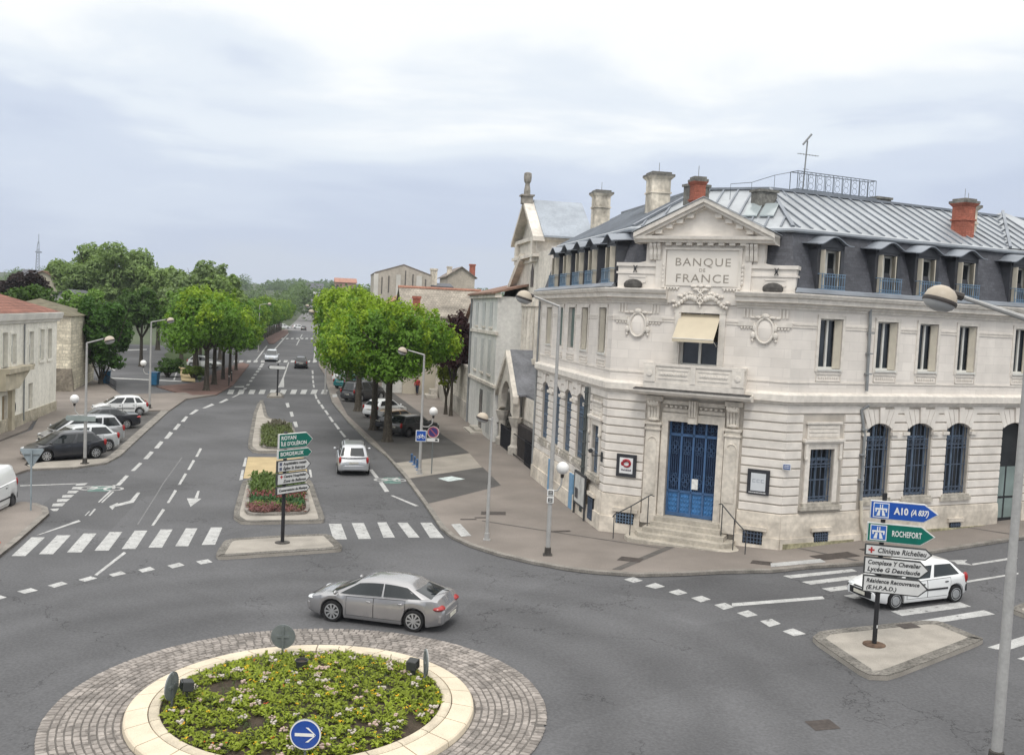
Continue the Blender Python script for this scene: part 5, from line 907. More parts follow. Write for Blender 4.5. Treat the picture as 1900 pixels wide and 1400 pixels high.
# ---------------------------------------------------------------- dormers
dslate = M('dormer_lead', (.045, .047, .055), rough=.5, spec=.5, n=(2, .25))
def dormer(F, a, b, z0=10.58, z1=12.12, lead=.62, leaf=(1, 1)):
    c = (a + b) / 2; w_ = b - a
    q = MB(F)
    for x0, x1 in ((a - .16, a), (b, b + .16)): q.box(x0, x1, -1.2, -.1, z0 - .03, z1 + .14)
    q.box(a - .16, b + .16, -1.2, -.1, z1, z1 + .2)
    hw = w_ / 2 + .42
    top = lambda x: z1 + .18 + .3 * (math.cos(max(-1, min(1, x / (w_ / 2 + .25))) * math.pi) * .5 + .5)
    xs = [-hw + 2 * hw * k / 14 for k in range(15)]
    q.extr_xz([(c + x, z1 + .1) for x in (-hw * .6, hw * .6)][::-1] and [(c - hw * .62, z1 + .1)] + [(c + x, top(x) - .02) for x in xs if abs(x) < hw * .63] + [(c + hw * .62, z1 + .1)], -1.2, -.06)
    body = q.build('dormer', dslate, bank)
    q = MB(F)
    for x0, x1 in zip(xs, xs[1:]): q.prism([(c + x0, -1.3, top(x0) + .12), (c + x1, -1.3, top(x1) + .12), (c + x1, -1.3, top(x1) + .16), (c + x0, -1.3, top(x0) + .16)], [(c + x0, .14, top(x0) - .01), (c + x1, .14, top(x1) - .01), (c + x1, .14, top(x1) + .03), (c + x0, .14, top(x0) + .03)])
    q.build('dormer_roof', zinc_d, body)
    q = MB(F); q.box(a, a + .07, -.42, -.34, z0, z1); q.box(b - .07, b, -.42, -.34, z0, z1); q.box(a, b, -.42, -.34, z1 - .09, z1); q.box(c - .05, c + .05, -.42, -.33, z0, z1); q.box(a, b, -.42, -.34, z0, z0 + .1)
    q.build('window_frame', offw, body)
    q = MB(F); q.box(a, b, -.46, -.41, z0, z1); q.build('pane', glass, body)
    q = MB(F); q.box(a - .01, a + .03, -.36, .12, z0 + .03, z1 - .02); q.prism([(b - .03, -.36, z0 + .03), (b, -.36, z0 + .03), (b, -.36, z1 - .03), (b - .03, -.36, z1 - .03)], [(b - .24, .05, z0 + .03), (b - .21, .07, z0 + .03), (b - .21, .07, z1 - .03), (b - .24, .05, z1 - .03)])
    q.build('shutter', cream, body)
    q = MB(F); zt = z0 + .62
    for z in (z0 + .04, z0 + .16, zt - .1, zt): q.box(a - .08, b + .08, .1, .13, z - .012, z + .012)
    n_ = 9
    for k in range(n_ + 1): x = a - .06 + (w_ + .12) * k / n_; q.box(x - .01, x + .01, .105, .125, z0, zt)
    for x in (a - .08, b + .08): q.box(x - .015, x + .015, -.3, .13, zt - .015, zt + .015); q.box(x - .015, x + .015, -.2, .13, z0 + .02, z0 + .05)
    for k in range(n_): x = a - .06 + (w_ + .12) * (k + .5) / n_; q.tube([(x + .04 * math.cos(t), .115, z0 + .1 + .04 * math.sin(t)) for t in (6.2832 * i / 6 for i in range(7))], .008, 4, caps=False)
    q.build('balconet', M('balconet_iron', (.15, .235, .33), rough=.55, n=(4, .2)), body)
for c in (1.72, 4.65, 6.78, 9.03, 12.3): dormer(FR, c - .5, c + .5)
for c in (1.0, 3.65, 5.85, 8.2, 10.6): dormer(FL, c - .52, c + .52)
# ---------------------------------------------------------------- chimneys and roof furniture
def chimney(F, s, d, w_, z0, z1, mat, capm, cap=.14, kind='stone'):
    q = MB(F); h = w_ / 2
    q.box(s - h, s + h, d - h, d + h, z0, z1 - .35)
    q.box(s - h - .05, s + h + .05, d - h - .05, d + h + .05, z1 - .95, z1 - .88)
    q.prism([(s - h, d - h, z1 - .35), (s + h, d - h, z1 - .35), (s + h, d + h, z1 - .35), (s - h, d + h, z1 - .35)], [(s - h - cap, d - h - cap, z1 - .2), (s + h + cap, d - h - cap, z1 - .2), (s + h + cap, d + h + cap, z1 - .2), (s - h - cap, d + h + cap, z1 - .2)])
    ch = P_(q, 'chimney', mat)
    q = MB(F); q.box(s - h - cap, s + h + cap, d - h - cap, d + h + cap, z1 - .2, z1 - .1); q.box(s - h - .02, s + h + .02, d - h - .02, d + h + .02, z1 - .1, z1)
    q.tube([(s, d, z1), (s, d, z1 + .45)], .012, 4)
    q.build('chimney_cap', capm, ch)
cst = M('chimney_stone', (.54, .49, .41), rough=.9, n=(1.3, .5), n2=(6, .2), stretch=(1.5, 1.5, .6)); capm = M('chimney_cap_stone', (.17, .165, .15), rough=.95, n=(3, .35), n2=(12, .25))
chimney(FL, 13.0, -3.0, .82, 12.6, 16.0, cst, capm); chimney(FL, 3.9, -3.0, .86, 12.9, 15.75, cst, capm); chimney(FL, -.85, -3.0, .48, 12.9, 14.95, brickm, capm, .08)
chimney(FR, 10.75, -1.95, .66, 12.9, 15.05, brickm, capm, .12); chimney(FR, 11.6, -2.5, .6, 13.2, 15.0, cst, capm)
for s_, d_, z_ in ((9.05, -5.2, 15.25), (-1.5, -4.6, 14.75), (1.0, -3.4, 14.65)):
    q = MB(FR); q.box(s_ - .42, s_ + .42, d_ - .3, d_ + .3, 13.9, z_ - .1); q.box(s_ - .48, s_ + .48, d_ - .36, d_ + .36, z_ - .1, z_); P_(q, 'chimney_stub', capm)
# skylights
q = MB(FC); sl = (RZ - GZ) / 3.5
for x0 in (1.1, 1.75): q.prism([(x0, -1.6, GZ + .8 * sl + .06), (x0 + .55, -1.6, GZ + .8 * sl + .06), (x0 + .55, -1.6, GZ + .8 * sl + .12), (x0, -1.6, GZ + .8 * sl + .12)], [(x0, -2.7, GZ + 1.9 * sl + .06), (x0 + .55, -2.7, GZ + 1.9 * sl + .06), (x0 + .55, -2.7, GZ + 1.9 * sl + .12), (x0, -2.7, GZ + 1.9 * sl + .12)])
P_(q, 'skylight', M('skylight_glass', (.30, .34, .35), rough=.15, spec=.6, n=(2, .1)))
# roof walk with ornamental railing
pl = MB(FR); pl.box(3.35, 7.9, -4.75, -4.2, 14.88, 15.0); P_(pl, 'roof_walk', zinc_d)
q = MB(FR)
z0, z1 = 15.0, 15.78
for s0, s1, d0 in ((3.4, 7.85, -4.25), (3.4, 7.85, -4.72)):
    for z in (z0 + .03, z1): q.tube([(s0, d0, z), (s1, d0, z)], .018, 5)
    n_ = 9
    for k in range(n_ + 1):
        x = s0 + (s1 - s0) * k / n_; q.tube([(x, d0, z0), (x, d0, z1)], .018 if k % 2 == 0 else .012, 5)
        if k < n_ and d0 > -4.5:
            xm = x + (s1 - s0) / n_ / 2
            for zc, rr in ((z0 + .2, .13), (z0 + .45, .13), (z0 + .66, .09)): q.tube([(xm + rr * math.cos(6.2832 * i / 10), d0, zc + rr * math.sin(6.2832 * i / 10)) for i in range(11)], .009, 4, caps=False)
for z in (z0 + .03, z1): q.tube([(7.85, -4.25, z), (7.85, -4.72, z)], .018, 5); q.tube([(3.4, -4.25, z), (3.4, -4.72, z)], .018, 5)
q.tube([(3.4, -4.25, z1), (2.3, -4.4, 15.5), (2.3, -4.4, 14.4)], .014, 4); q.tube([(2.3, -4.4, 15.5), (1.2, -4.5, 15.1), (1.2, -4.5, 14.3)], .014, 4); q.tube([(1.2, -4.5, 15.1), (.2, -4.6, 14.95), (.2, -4.6, 14.3)], .014, 4)
P_(q, 'roof_railing', M('railing_iron', (.10, .115, .135), rough=.6, n=(4, .2)))
q = MB(FR)
for k in range(6): q.box(1.7, 2.5, -3.2 - k * .14, -3.12 - k * .14, 13.95 + k * .09, 14.0 + k * .09)
q.tube([(1.7, -3.0, 14.0), (1.7, -4.0, 14.75)], .03, 4); q.tube([(2.5, -3.0, 14.0), (2.5, -4.0, 14.75)], .03, 4); P_(q, 'roof_ladder', zinc_d)
q = MB(FR); q.tube([(3.75, -4.3, 14.9), (3.85, -4.3, 17.1)], .03, 6); q.tube([(3.35, -4.3, 16.52), (4.5, -4.3, 16.52)], .012, 4); q.tube([(3.62, -4.3, 16.92), (4.05, -4.3, 17.4)], .045, 5); q.tube([(3.7, -4.3, 15.9), (4.0, -4.3, 15.9)], .012, 4)
for k in range(7): q.tube([(3.45 + k * .16, -4.42, 16.52), (3.45 + k * .16, -4.18, 16.52)], .008, 4)
P_(q, 'aerial', castm)
# rainwater pipes
q = MB(FR); q.tube([(3.7, .1, 9.95), (3.72, .12, 9.4), (3.78, .12, 6.75)], .06, 8); q.tube([(3.78, .3, 6.2), (3.6, .1, 6.0), (3.86, .1, 5.0), (3.88, .12, 2.4)], .06, 8)
for z in (9.0, 8.2, 7.4, 5.2, 4.2, 3.2): q.box(3.68, 3.92, .02, .2, z, z + .05)
P_(q, 'rainwater_pipe', castm)
q = MB(FR); q.tube([(3.88, .14, 2.4), (3.92, .2, 1.5), (4.05, .24, 1.0), (4.08, .26, .6)], .065, 8); P_(q, 'rainwater_pipe', M('cream_pipe', (.5, .46, .38), rough=.7, n=(3, .2)))
q = MB(FL); q.tube([(13.1, .1, 10.2), (13.1, .1, .3)], .06, 8); P_(q, 'rainwater_pipe', castm)
q = MB(FL); q.box(2.62, 3.22, .0, .12, .5, 6.1); P_(q, 'grey_pilaster', M('pale_render', (.45, .45, .43), rough=.9, n=(2, .15)))
q = MB(FL)
for x in (2.66, 2.84): q.tube([(x, .17, 6.1), (x, .17, .6)], .06, 8)
for k in range(10): q.box(2.58, 2.92, .12, .25, .9 + k * .55, .96 + k * .55)
P_(q, 'rainwater_pipe', M('dark_pipe', (.075, .085, .085), rough=.6, n=(3, .2)))
# steps and landing
q = MB(FC)
for k, (hw, dep) in enumerate(((2.25, 1.5), (1.95, 1.15), (1.62, .8), (1.4, .5))):
    z0 = .2; z1 = .58 + k * .19
    q.extr_xy([(-hw, 0), (-hw, dep - .45), (-hw + .25, dep - .1), (-hw + .6, dep), (hw - .6, dep), (hw - .25, dep - .1), (hw, dep - .45), (hw, 0)] if k < 2 else [(-hw, 0), (-hw, dep), (hw, dep), (hw, 0)], z0 - .5, z1)
q.box(-1.3, 1.3, -.34, .3, 1.0, 1.345)
P_(q, 'steps', M('step_stone', (.40, .365, .31), rough=.9, n=(1.2, .22), n2=(9, .15)), bevel=.012)
for s_ in (-1, 1):
    q = MB(FC)
    q.tube([(s_ * 1.3, .42, 2.15), (s_ * 1.42, .5, 2.2), (s_ * 1.5, .6, 2.15), (s_ * 2.05, 1.0, 1.75), (s_ * 2.6, 1.4, 1.4), (s_ * 2.66, 1.42, 1.3)], .024, 6)
    for x, d, z in ((1.48, .58, 2.15), (2.05, 1.0, 1.75), (2.6, 1.4, 1.4)): q.tube([(s_ * x, d, .45), (s_ * x, d, z)], .02, 6)
    P_(q, 'handrail', ironm)
# back of the building so that it is solid from elsewhere
q = MB(); pf, pb = poly_off(-.4), poly_off(-8.5)
for i in range(3): q.poly([(pb[i].x, pb[i].y, 0), (pb[i + 1].x, pb[i + 1].y, 0), (pb[i + 1].x, pb[i + 1].y, 13), (pb[i].x, pb[i].y, 13)])
for a, b in ((pf[0], pb[0]), (pf[3], pb[3])): q.poly([(a.x, a.y, 0), (b.x, b.y, 0), (b.x, b.y, 12.9), (a.x, a.y, 12.9)])
P_(q, 'rear_wall', ashlar)
# ---------------------------------------------------------------- things fixed to the wall
def wall_sign(name, label, F, a, b, z0, z1, rim, rimm, facem, d=.06):
    t = thing(name, label, 'sign', tuple(F((a + b) / 2, d, z0)), world=True)
    q = MB(F); q.box(a, b, d, d + .06, z0, z1); q.build('frame', rimm, t)
    q = MB(F); q.box(a + rim, b - rim, d + .06, d + .075, z0 + rim, z1 - rim); q.build('face', facem, t)
    return t
blk = M('dark_frame', (.035, .036, .042), rough=.5, n=(4, .2)); wht = M('sign_white', (.68, .68, .68), rough=.6, n=(3, .05)); wht2 = M('sign_pale', (.56, .58, .60), rough=.6, n=(3, .06))
t = wall_sign('wall_sign', 'dark framed white board with a red swirl logo, left of the blue door', FC, -3.06, -2.22, 2.74, 3.66, .14, blk, wht)
q = MB(FC); q.tube([(-2.62 + .15 * math.cos(a_), .137, 3.29 + .13 * math.sin(a_)) for a_ in (R(k) for k in range(-150, 170, 20))], [.03 + .045 * k / 15 for k in range(16)], 6); q.ell((-2.8, .137, 3.27), (.07, .01, .09), 8, 4)
q.build('red_swirl', M('logo_red', (.30, .02, .03), rough=.5, n=(8, .3)), t)
q = MB(FC)
rg = random.Random(3)
x = -2.84
while x < -2.44: wv = rg.uniform(.02, .045); q.box(x, x + wv, .135, .139, 2.98, 3.04 + rg.uniform(0, .03)); x += wv + .016
q.build('lettering', M('logo_dark', (.06, .04, .06), rough=.6, n=(8, .2)), t)
t = wall_sign('wall_sign', 'dark framed board with faint grey lettering, right of the blue door', FC, 2.26, 3.1, 2.66, 3.62, .14, blk, wht2)
q = MB(FC)
for x0, x1, zc in ((2.46, 2.58, 3.18), (2.62, 2.74, 3.18), (2.78, 2.9, 3.18)): q.box(x0, x1, .135, .138, zc - .06, zc - .03); q.box(x0, x0 + .03, .135, .138, zc - .06, zc + .07); q.box(x0, x1, .135, .138, zc + .04, zc + .07)
q.build('lettering', M('faint_grey', (.36, .39, .43), rough=.6, n=(8, .1)), t)
q = MB(FC); x = 2.34
while x < 2.95: wv = rg.uniform(.02, .05); q.box(x, x + wv, .12, .124, 2.71, 2.75); x += wv + .018
q.build('caption', wht, t)
t = wall_sign('street_plate', 'small blue street name plate on the bank corner', FC, 3.56, 3.86, 3.72, 3.95, .025, wht, M('enamel_blue', (.03, .08, .24), rough=.35, n=(4, .1)))
q = MB(FC)
for z in (3.86, 3.79):
    x = 3.62
    while x < 3.8: wv = rg.uniform(.012, .03); q.box(x, x + wv, .135, .138, z, z + .035); x += wv + .008
q.build('lettering', wht, t)
t = thing('security_camera', 'grey security camera on a bracket by the left side window', 'camera', tuple(FL(.35, .1, 3.55)), world=True)
q = MB(FL); q.tube([(.3, .07, 3.45), (.3, .5, 3.45), (.3, .5, 3.6)], .025, 6); q.box(.2, .4, .06, .1, 3.2, 3.6); q.build('bracket', ironm, t)
q = MB(FL); q.tube([(.7, .35, 3.62), (.1, .62, 3.68)], .09, 10); q.build('body', M('cctv_grey', (.4, .4, .4), rough=.5, n=(4, .1)), t)
q = MB(FL); q.tube([(.1, .62, 3.68), (0, .665, 3.69)], .095, 10); q.build('lens_hood', M('cctv_dark', (.03, .03, .03), rough=.4, n=(4, .1)), t)
t = thing('notice_board', 'glass fronted notice board on two dark posts beside the bank wall', 'notice board', (3.2, 42.4, .5), world=True)
p0, p1 = Vector((3.05, 43.3)), Vector((3.38, 41.5)); d_ = (p1 - p0).normalized()
NF = frame(p0, d_, Vector((-abs(d_.y), d_.x if False else -.18)).normalized()); Lb = (p1 - p0).length
q = MB(NF); q.tube([(0, 0, .2), (0, 0, 2.3)], .05, 6); q.tube([(Lb, 0, .2), (Lb, 0, 2.3)], .05, 6); q.box(0, Lb, -.04, .04, 2.2, 2.3); q.box(0, Lb, -.04, .04, .85, .93); q.build('frame', ironm, t)
q = MB(NF); q.box(.05, Lb - .05, -.02, .025, .93, 2.2); q.build('panel', M('board_paper', (.5, .5, .48), rough=.5, n=(2.5, .3)), t)
q = MB(NF); q.box(.15, .7, .025, .03, 1.1, 1.55); q.build('poster', M('poster_dark', (.06, .06, .07), rough=.5, n=(6, .4)), t)
# ================================================================ church, houses and walls along the avenue
chst = M('church_stone', (.63, .585, .52), rough=.9, n=(.6, .2), n2=(4, .14), stretch=(1.5, 1.5, .5))
chst_d = M('church_stone_grey', (.44, .41, .365), rough=.92, n=(.8, .26), n2=(5, .15))
church = thing('church', 'narrow pale stone church front with steep gable and statue, behind the bank', 'church', tuple(FL(24, -2, .5)), world=True)
Q_ = lambda mb, name, mat, par=church: mb.build(name, mat, par)
q = MB(FL); q.extr_xz([(13.4, -.5), (37, -.5), (37, 9.6), (31.9, 10.6), (27.6, 12.9), (26.6, 12.9), (26.6, 13.2), (16, 13.2), (13.4, 9)], -3.0, -2.0); Q_(q, 'facade_wall', chst)
q = MB(FL); q.box(23.5, 30.0, -4.6, -1.9, 12.6, 14.25); q.extr_xz([(23.5, 14.25), (30.0, 14.25), (26.7, 16.6)], -4.6, -2.15)
for s_ in (23.9, 29.1): q.box(s_, s_ + .55, -1.9, -1.65, 12.6, 14.0)
q.box(23.2, 30.3, -4.7, -1.6, 12.9, 13.1); q.box(23.2, 30.3, -4.7, -1.7, 14.0, 14.25)
Q_(q, 'bell_gable', chst)
q = MB(FL)
for a, b in (((30.35, 14.2), (26.7, 16.85)), ((23.05, 14.2), (26.7, 16.85))): q.prism([(a[0], -1.5, a[1] - .3), (b[0], -1.5, b[1] - .3), (b[0], -1.5, b[1]), (a[0], -1.5, a[1])], [(a[0], -2.3, a[1] - .3), (b[0], -2.3, b[1] - .3), (b[0], -2.3, b[1]), (a[0], -2.3, a[1])])
Q_(q, 'gable_coping', chst)
q = MB(FL)
for a, b in (((30.45, 14.15), (26.7, 16.8)), ((22.95, 14.15), (26.7, 16.8))): q.prism([(a[0], -2.2, a[1]), (b[0], -2.2, b[1]), (b[0], -2.2, b[1] + .12), (a[0], -2.2, a[1] + .12)], [(a[0], -5.6, a[1]), (b[0], -5.6, b[1]), (b[0], -5.6, b[1] + .12), (a[0], -5.6, a[1] + .12)])
Q_(q, 'bell_gable_roof', M('gable_roof', (.30, .33, .37), rough=.6, n=(1, .15), n2=(9, .1)))
q = MB(FL); q.box(26.35, 27.05, -2.1, -1.4, 16.6, 17.15); q.box(26.25, 27.15, -2.2, -1.3, 17.1, 17.2); q.lathe([(.22, 17.2), (.22, 17.5), (.17, 17.8), (.15, 17.95), (.24, 18.1), (.27, 18.4), (.25, 18.65), (.16, 18.7)], 10, FL(26.7, -1.75, 0) and (26.7, -1.75, 0)); Q_(q, 'finial_statue', M('statue_stone', (.27, .25, .22), rough=.95, n=(4, .35)))
# raking coping of the lower gable, pilasters, blind arch, clustered shafts
q = MB(FL)
for a, b in (((32.3, 10.35), (27.3, 13.1)), ((32.3, 10.05), (27.3, 12.8))): q.prism([(a[0], -1.55, a[1]), (b[0], -1.55, b[1]), (b[0], -1.55, b[1] + .22), (a[0], -1.55, a[1] + .22)], [(a[0], -2.6, a[1]), (b[0], -2.6, b[1]), (b[0], -2.6, b[1] + .22), (a[0], -2.6, a[1] + .22)])
q.box(31.4, 32.4, -2.4, -1.5, 9.9, 10.5); Q_(q, 'raking_coping', chst)
q = MB(FL); q.box(36.0, 37.2, -2.1, -1.75, 0, 9.5); q.box(30.6, 37.4, -2.2, -1.65, 9.5, 9.95); q.box(30.6, 37.2, -2.1, -1.8, 5.2, 5.7); q.box(30.2, 31.0, -2.1, -1.7, 0, 9.5); Q_(q, 'pilaster', chst_d)
q = MB(FL)
q.tube([(36.0, -1.9, 5.7), (36.0, -1.9, 7.9)] + [(33.7 + 2.3 * math.cos(R(a_)), -1.9, 7.9 + .95 * math.sin(R(a_))) for a_ in range(10, 180, 14)] + [(31.4, -1.9, 7.9), (31.4, -1.9, 5.7)], .16, 6); Q_(q, 'blind_arch', chst_d)
q = MB(FL); q.box(31.6, 35.8, -2.02, -1.97, 5.75, 8.5); Q_(q, 'blind_arch_panel', M('arch_panel', (.44, .42, .37), rough=.9, n=(1, .15)))
for s_ in (30.0, 28.9, 26.2, 25.4, 24.4, 23.4, 22.2, 20.8):
    q = MB(FL)
    q.tube([(s_, -1.85, 6.2), (s_, -1.85, 9.8)], .17, 8); q.box(s_ - .26, s_ + .26, -2.0, -1.6, 6.0, 6.35); q.box(s_ - .26, s_ + .26, -2.0, -1.6, 9.7, 10.0); Q_(q, 'shaft', chst)
for s_ in (27.0, 28.1): q = MB(FL); q.extr_xz([(s_ - .3, 6.6), (s_ + .3, 6.6), (s_ + .3, 8.3), (s_, 8.75), (s_ - .3, 8.3)], -1.99, -1.96); Q_(q, 'lancet_window', M('lancet_dark', (.10, .085, .08), rough=.6, n=(2, .3)))
for s_ in (24.9,): q = MB(FL); q.extr_xz([(s_ - .4, 11.0), (s_ + .4, 11.0), (s_ + .4, 12.0), (s_, 12.5), (s_ - .4, 12.0)], -1.99, -1.96)
Q_(q, 'lancet_window', M('lancet_dark', (.10, .085, .08), rough=.6, n=(2, .3)))
q = MB(FL); q.extr_xz([(22.5, 0), (31.5, 0), (31.5, 11.2), (27, 14), (22.5, 11.2)], -20, -3.0); Q_(q, 'nave', chst_d)
q = MB(FL)
for a, b in (((31.9, 11.0), (27, 14.1)), ((22.1, 11.0), (27, 14.1))): q.prism([(a[0], -3.0, a[1]), (b[0], -3.0, b[1]), (b[0], -3.0, b[1] + .15), (a[0], -3.0, a[1] + .15)], [(a[0], -20.3, a[1]), (b[0], -20.3, b[1]), (b[0], -20.3, b[1] + .15), (a[0], -20.3, a[1] + .15)])
Q_(q, 'nave_roof', slate)
# gabled porch over the pavement
q = MB(FL)
for a, b in (((20.0, 4.1), (23.0, 6.75)), ((26.0, 4.1), (23.0, 6.75))): q.prism([(a[0], -.35, a[1]), (b[0], -.35, b[1]), (b[0], -.35, b[1] + .12), (a[0], -.35, a[1] + .12)], [(a[0], -2.1, a[1]), (b[0], -2.1, b[1]), (b[0], -2.1, b[1] + .12), (a[0], -2.1, a[1] + .12)])
q.box(16.5, 20.2, -2.05, -.95, 4.05, 4.2); Q_(q, 'porch_roof', M('porch_roof', (.15, .155, .17), rough=.5, spec=.4, n=(1.2, .3), n2=(7, .15)))
q = MB(FL)
for a, b in (((19.9, 4.0), (23.0, 6.72)), ((26.1, 4.0), (23.0, 6.72))): q.prism([(a[0], -.05, a[1] - .35), (b[0], -.05, b[1] - .35), (b[0], -.05, b[1] + .1), (a[0], -.05, a[1] + .1)], [(a[0], -.4, a[1] - .35), (b[0], -.4, b[1] - .35), (b[0], -.4, b[1] + .1), (a[0], -.4, a[1] + .1)])
q.extr_xz([(20.4, 2.7), (20.4, 4.0), (23, 6.4), (25.6, 4.0), (25.6, 2.7)] + [(23 + 1.75 * math.cos(R(a_)), 3.0 + 1.75 * math.sin(R(a_)) * 1.05) for a_ in range(0, 181, 15)], -.6, -.2)
q.box(16.6, 20.5, -2.0, -.9, 2.6, 4.05)
Q_(q, 'porch_gable', chst)
for s_ in (20.7, 25.0):
    q = MB(FL); q.lathe([(.42, .2), (.42, .9), (.34, .95), (.26, 1.05), (.25, 2.1), (.3, 2.2), (.42, 2.5), (.48, 2.75)], 10, (s_, -.45, 0)); Q_(q, 'porch_column', chst_d)
q = MB(FL); q.box(16.4, 26.2, -1.2, .25, 0, .35); q.box(17.0, 20.4, -1.9, -.9, 0, 2.7)
Q_(q, 'porch_base', chst_d)
q = MB(FL)
for s_ in [20.9 + .22 * k for k in range(22)] + [14.2 + .25 * k for k in range(12)] + [26.4 + .3 * k for k in range(16)]: q.tube([(s_, -.3, .35), (s_, -.3, 1.9)], .03, 4)
for z in (.5, 1.75): q.box(13.9, 20.4, -.32, -.28, z, z + .05); q.box(20.6, 31.2, -.32, -.28, z, z + .05)
Q_(q, 'iron_fence', M('black_iron', (.02, .02, .024), rough=.6, n=(3, .2)))
q = MB(FL); q.box(13.6, 20.5, -1.95, -.55, .2, 2.4); q.box(26.2, 31.2, -1.95, -.5, .2, 2.1); q.box(21.3, 24.7, -1.98, -1.9, .3, 3.6); Q_(q, 'porch_shadow_doors', M('porch_shade_and_oak', (.035, .03, .03), rough=.8, n=(3, .3)))  # dark blocks stand in for the shadow inside the porch, along with its doors
# ---------------------------------------------------------------- the plain white house
whr = M('white_render', (.66, .65, .62), rough=.9, n=(.9, .12), n2=(5, .09), stretch=(1.2, 1.2, .5)); tile = M('clay_tiles', (.25, .155, .115), rough=.9, n=(.9, .28), n2=(8, .25), brick=(.25, .18, .03, .7, .15))
tile_p = M('pale_clay_tiles', (.27, .24, .20), rough=.9, n=(.6, .38), n2=(8, .22), brick=(.3, .22, .03, .75, .12)); tile_o = M('orange_tiles', (.34, .175, .125), rough=.9, n=(1, .25), n2=(8, .2))
dkwin = M('dark_window', (.035, .04, .045), rough=.15, spec=.5, n=(2, .3)); shut_g = M('grey_shutter', (.50, .505, .49), rough=.7, n=(4, .12))
h = thing('white_house', 'narrow white rendered house with closed shutters beside the church', 'house', tuple(FL(31.5, -.5, .5)), world=True)
q = MB(FL); q.box(26.2, 37.1, -1.95, 0, -.3, 10.3); q.build('wall', whr, h)
q = MB(FL); q.box(26.1, 37.2, -.1, .12, 7.68, 7.9); q.box(26.1, 37.2, -.1, .12, 4.1, 4.32); q.box(26.0, 37.3, -.2, .25, 10.2, 10.45); q.build('string_course', chst, h)
q = MB(FL); q.prism([(25.9, .4, 10.42), (37.4, .4, 10.42), (37.4, .4, 10.56), (25.9, .4, 10.56)], [(25.9, -5.5, 12.0), (37.4, -5.5, 12.0), (37.4, -5.5, 12.14), (25.9, -5.5, 12.14)]); q.build('roof', tile, h)
for zz, hh in ((4.9, 2.4), (8.2, 1.7)):
    for s_ in (28.0, 31.0, 34.2):
        q = MB(FL); q.box(s_, s_ + 1.1, 0, .04, zz, zz + hh); f = q.build('shutter', shut_g, h); q = MB(FL); q.box(s_ - .1, s_ + 1.2, 0, .1, zz - .15, zz); q.build('sill', chst, f)
q = MB(FL); q.box(30.7, 31.9, -.02, .03, .6, 3.6); f = q.build('door', dkwin, h); q = MB(FL); q.box(27.3, 28.8, -.02, .03, .8, 3.7); q.build('shutter', shut_g, h)
q = MB(FL); q.tube([(37.15, .08, 10.2), (37.15, .08, .4)], .08, 6); q.build('rainwater_pipe', castm, h)
q = MB(FL); q.box(30.3, 33.0, 0, .5, .1, .8); q.box(30.0, 33.3, 0, .9, .1, .6); q.box(29.7, 33.6, 0, 1.3, .1, .45); q.build('steps', chst_d, h)
# garden wall beyond the house
t = thing('garden_wall', 'long pale stone garden wall beyond the white house', 'wall', tuple(FL(47, -.3, .6)), world=True)
q = MB(FL); q.box(37.2, 57, -.4, 0, 0, 4.7); q.build('wall', M('wall_stone', (.56, .52, .45), rough=.92, n=(.7, .2), n2=(6, .15), brick=(.6, .3, .012, .8, .1)), t)
q = MB(FL); q.box(37.2, 57, -.5, .1, 4.7, 4.9); q.box(37.3, 57, 0, .1, .2, 2.0); q.build('coping', chst_d, t)
q = MB(FL); q.box(56.2, 57.2, -.5, .3, 0, 5.2); q.build('gate_pier', chst, t)
q = MB(FL); q.box(54.5, 57.0, .3, 1.4, .4, 1.0); q.box(55.2, 57.0, .3, .9, 1.0, 1.5); q.build('steps', chst_d, t)
t = thing('garden_wall', 'low pale rendered wall behind the trunks of the right hand plane trees', 'wall', tuple(FL(66, -.6, .8)), world=True)
q = MB(FL); q.box(57.3, 78, -.7, -.3, .3, 3.9); q.build('wall', whr, t); q = MB(FL)
for s_ in (59, 62, 65, 68.5, 72): q.box(s_, s_ + .5, -.3, -.15, .3, 4.1)
q.build('buttress', chst, t)
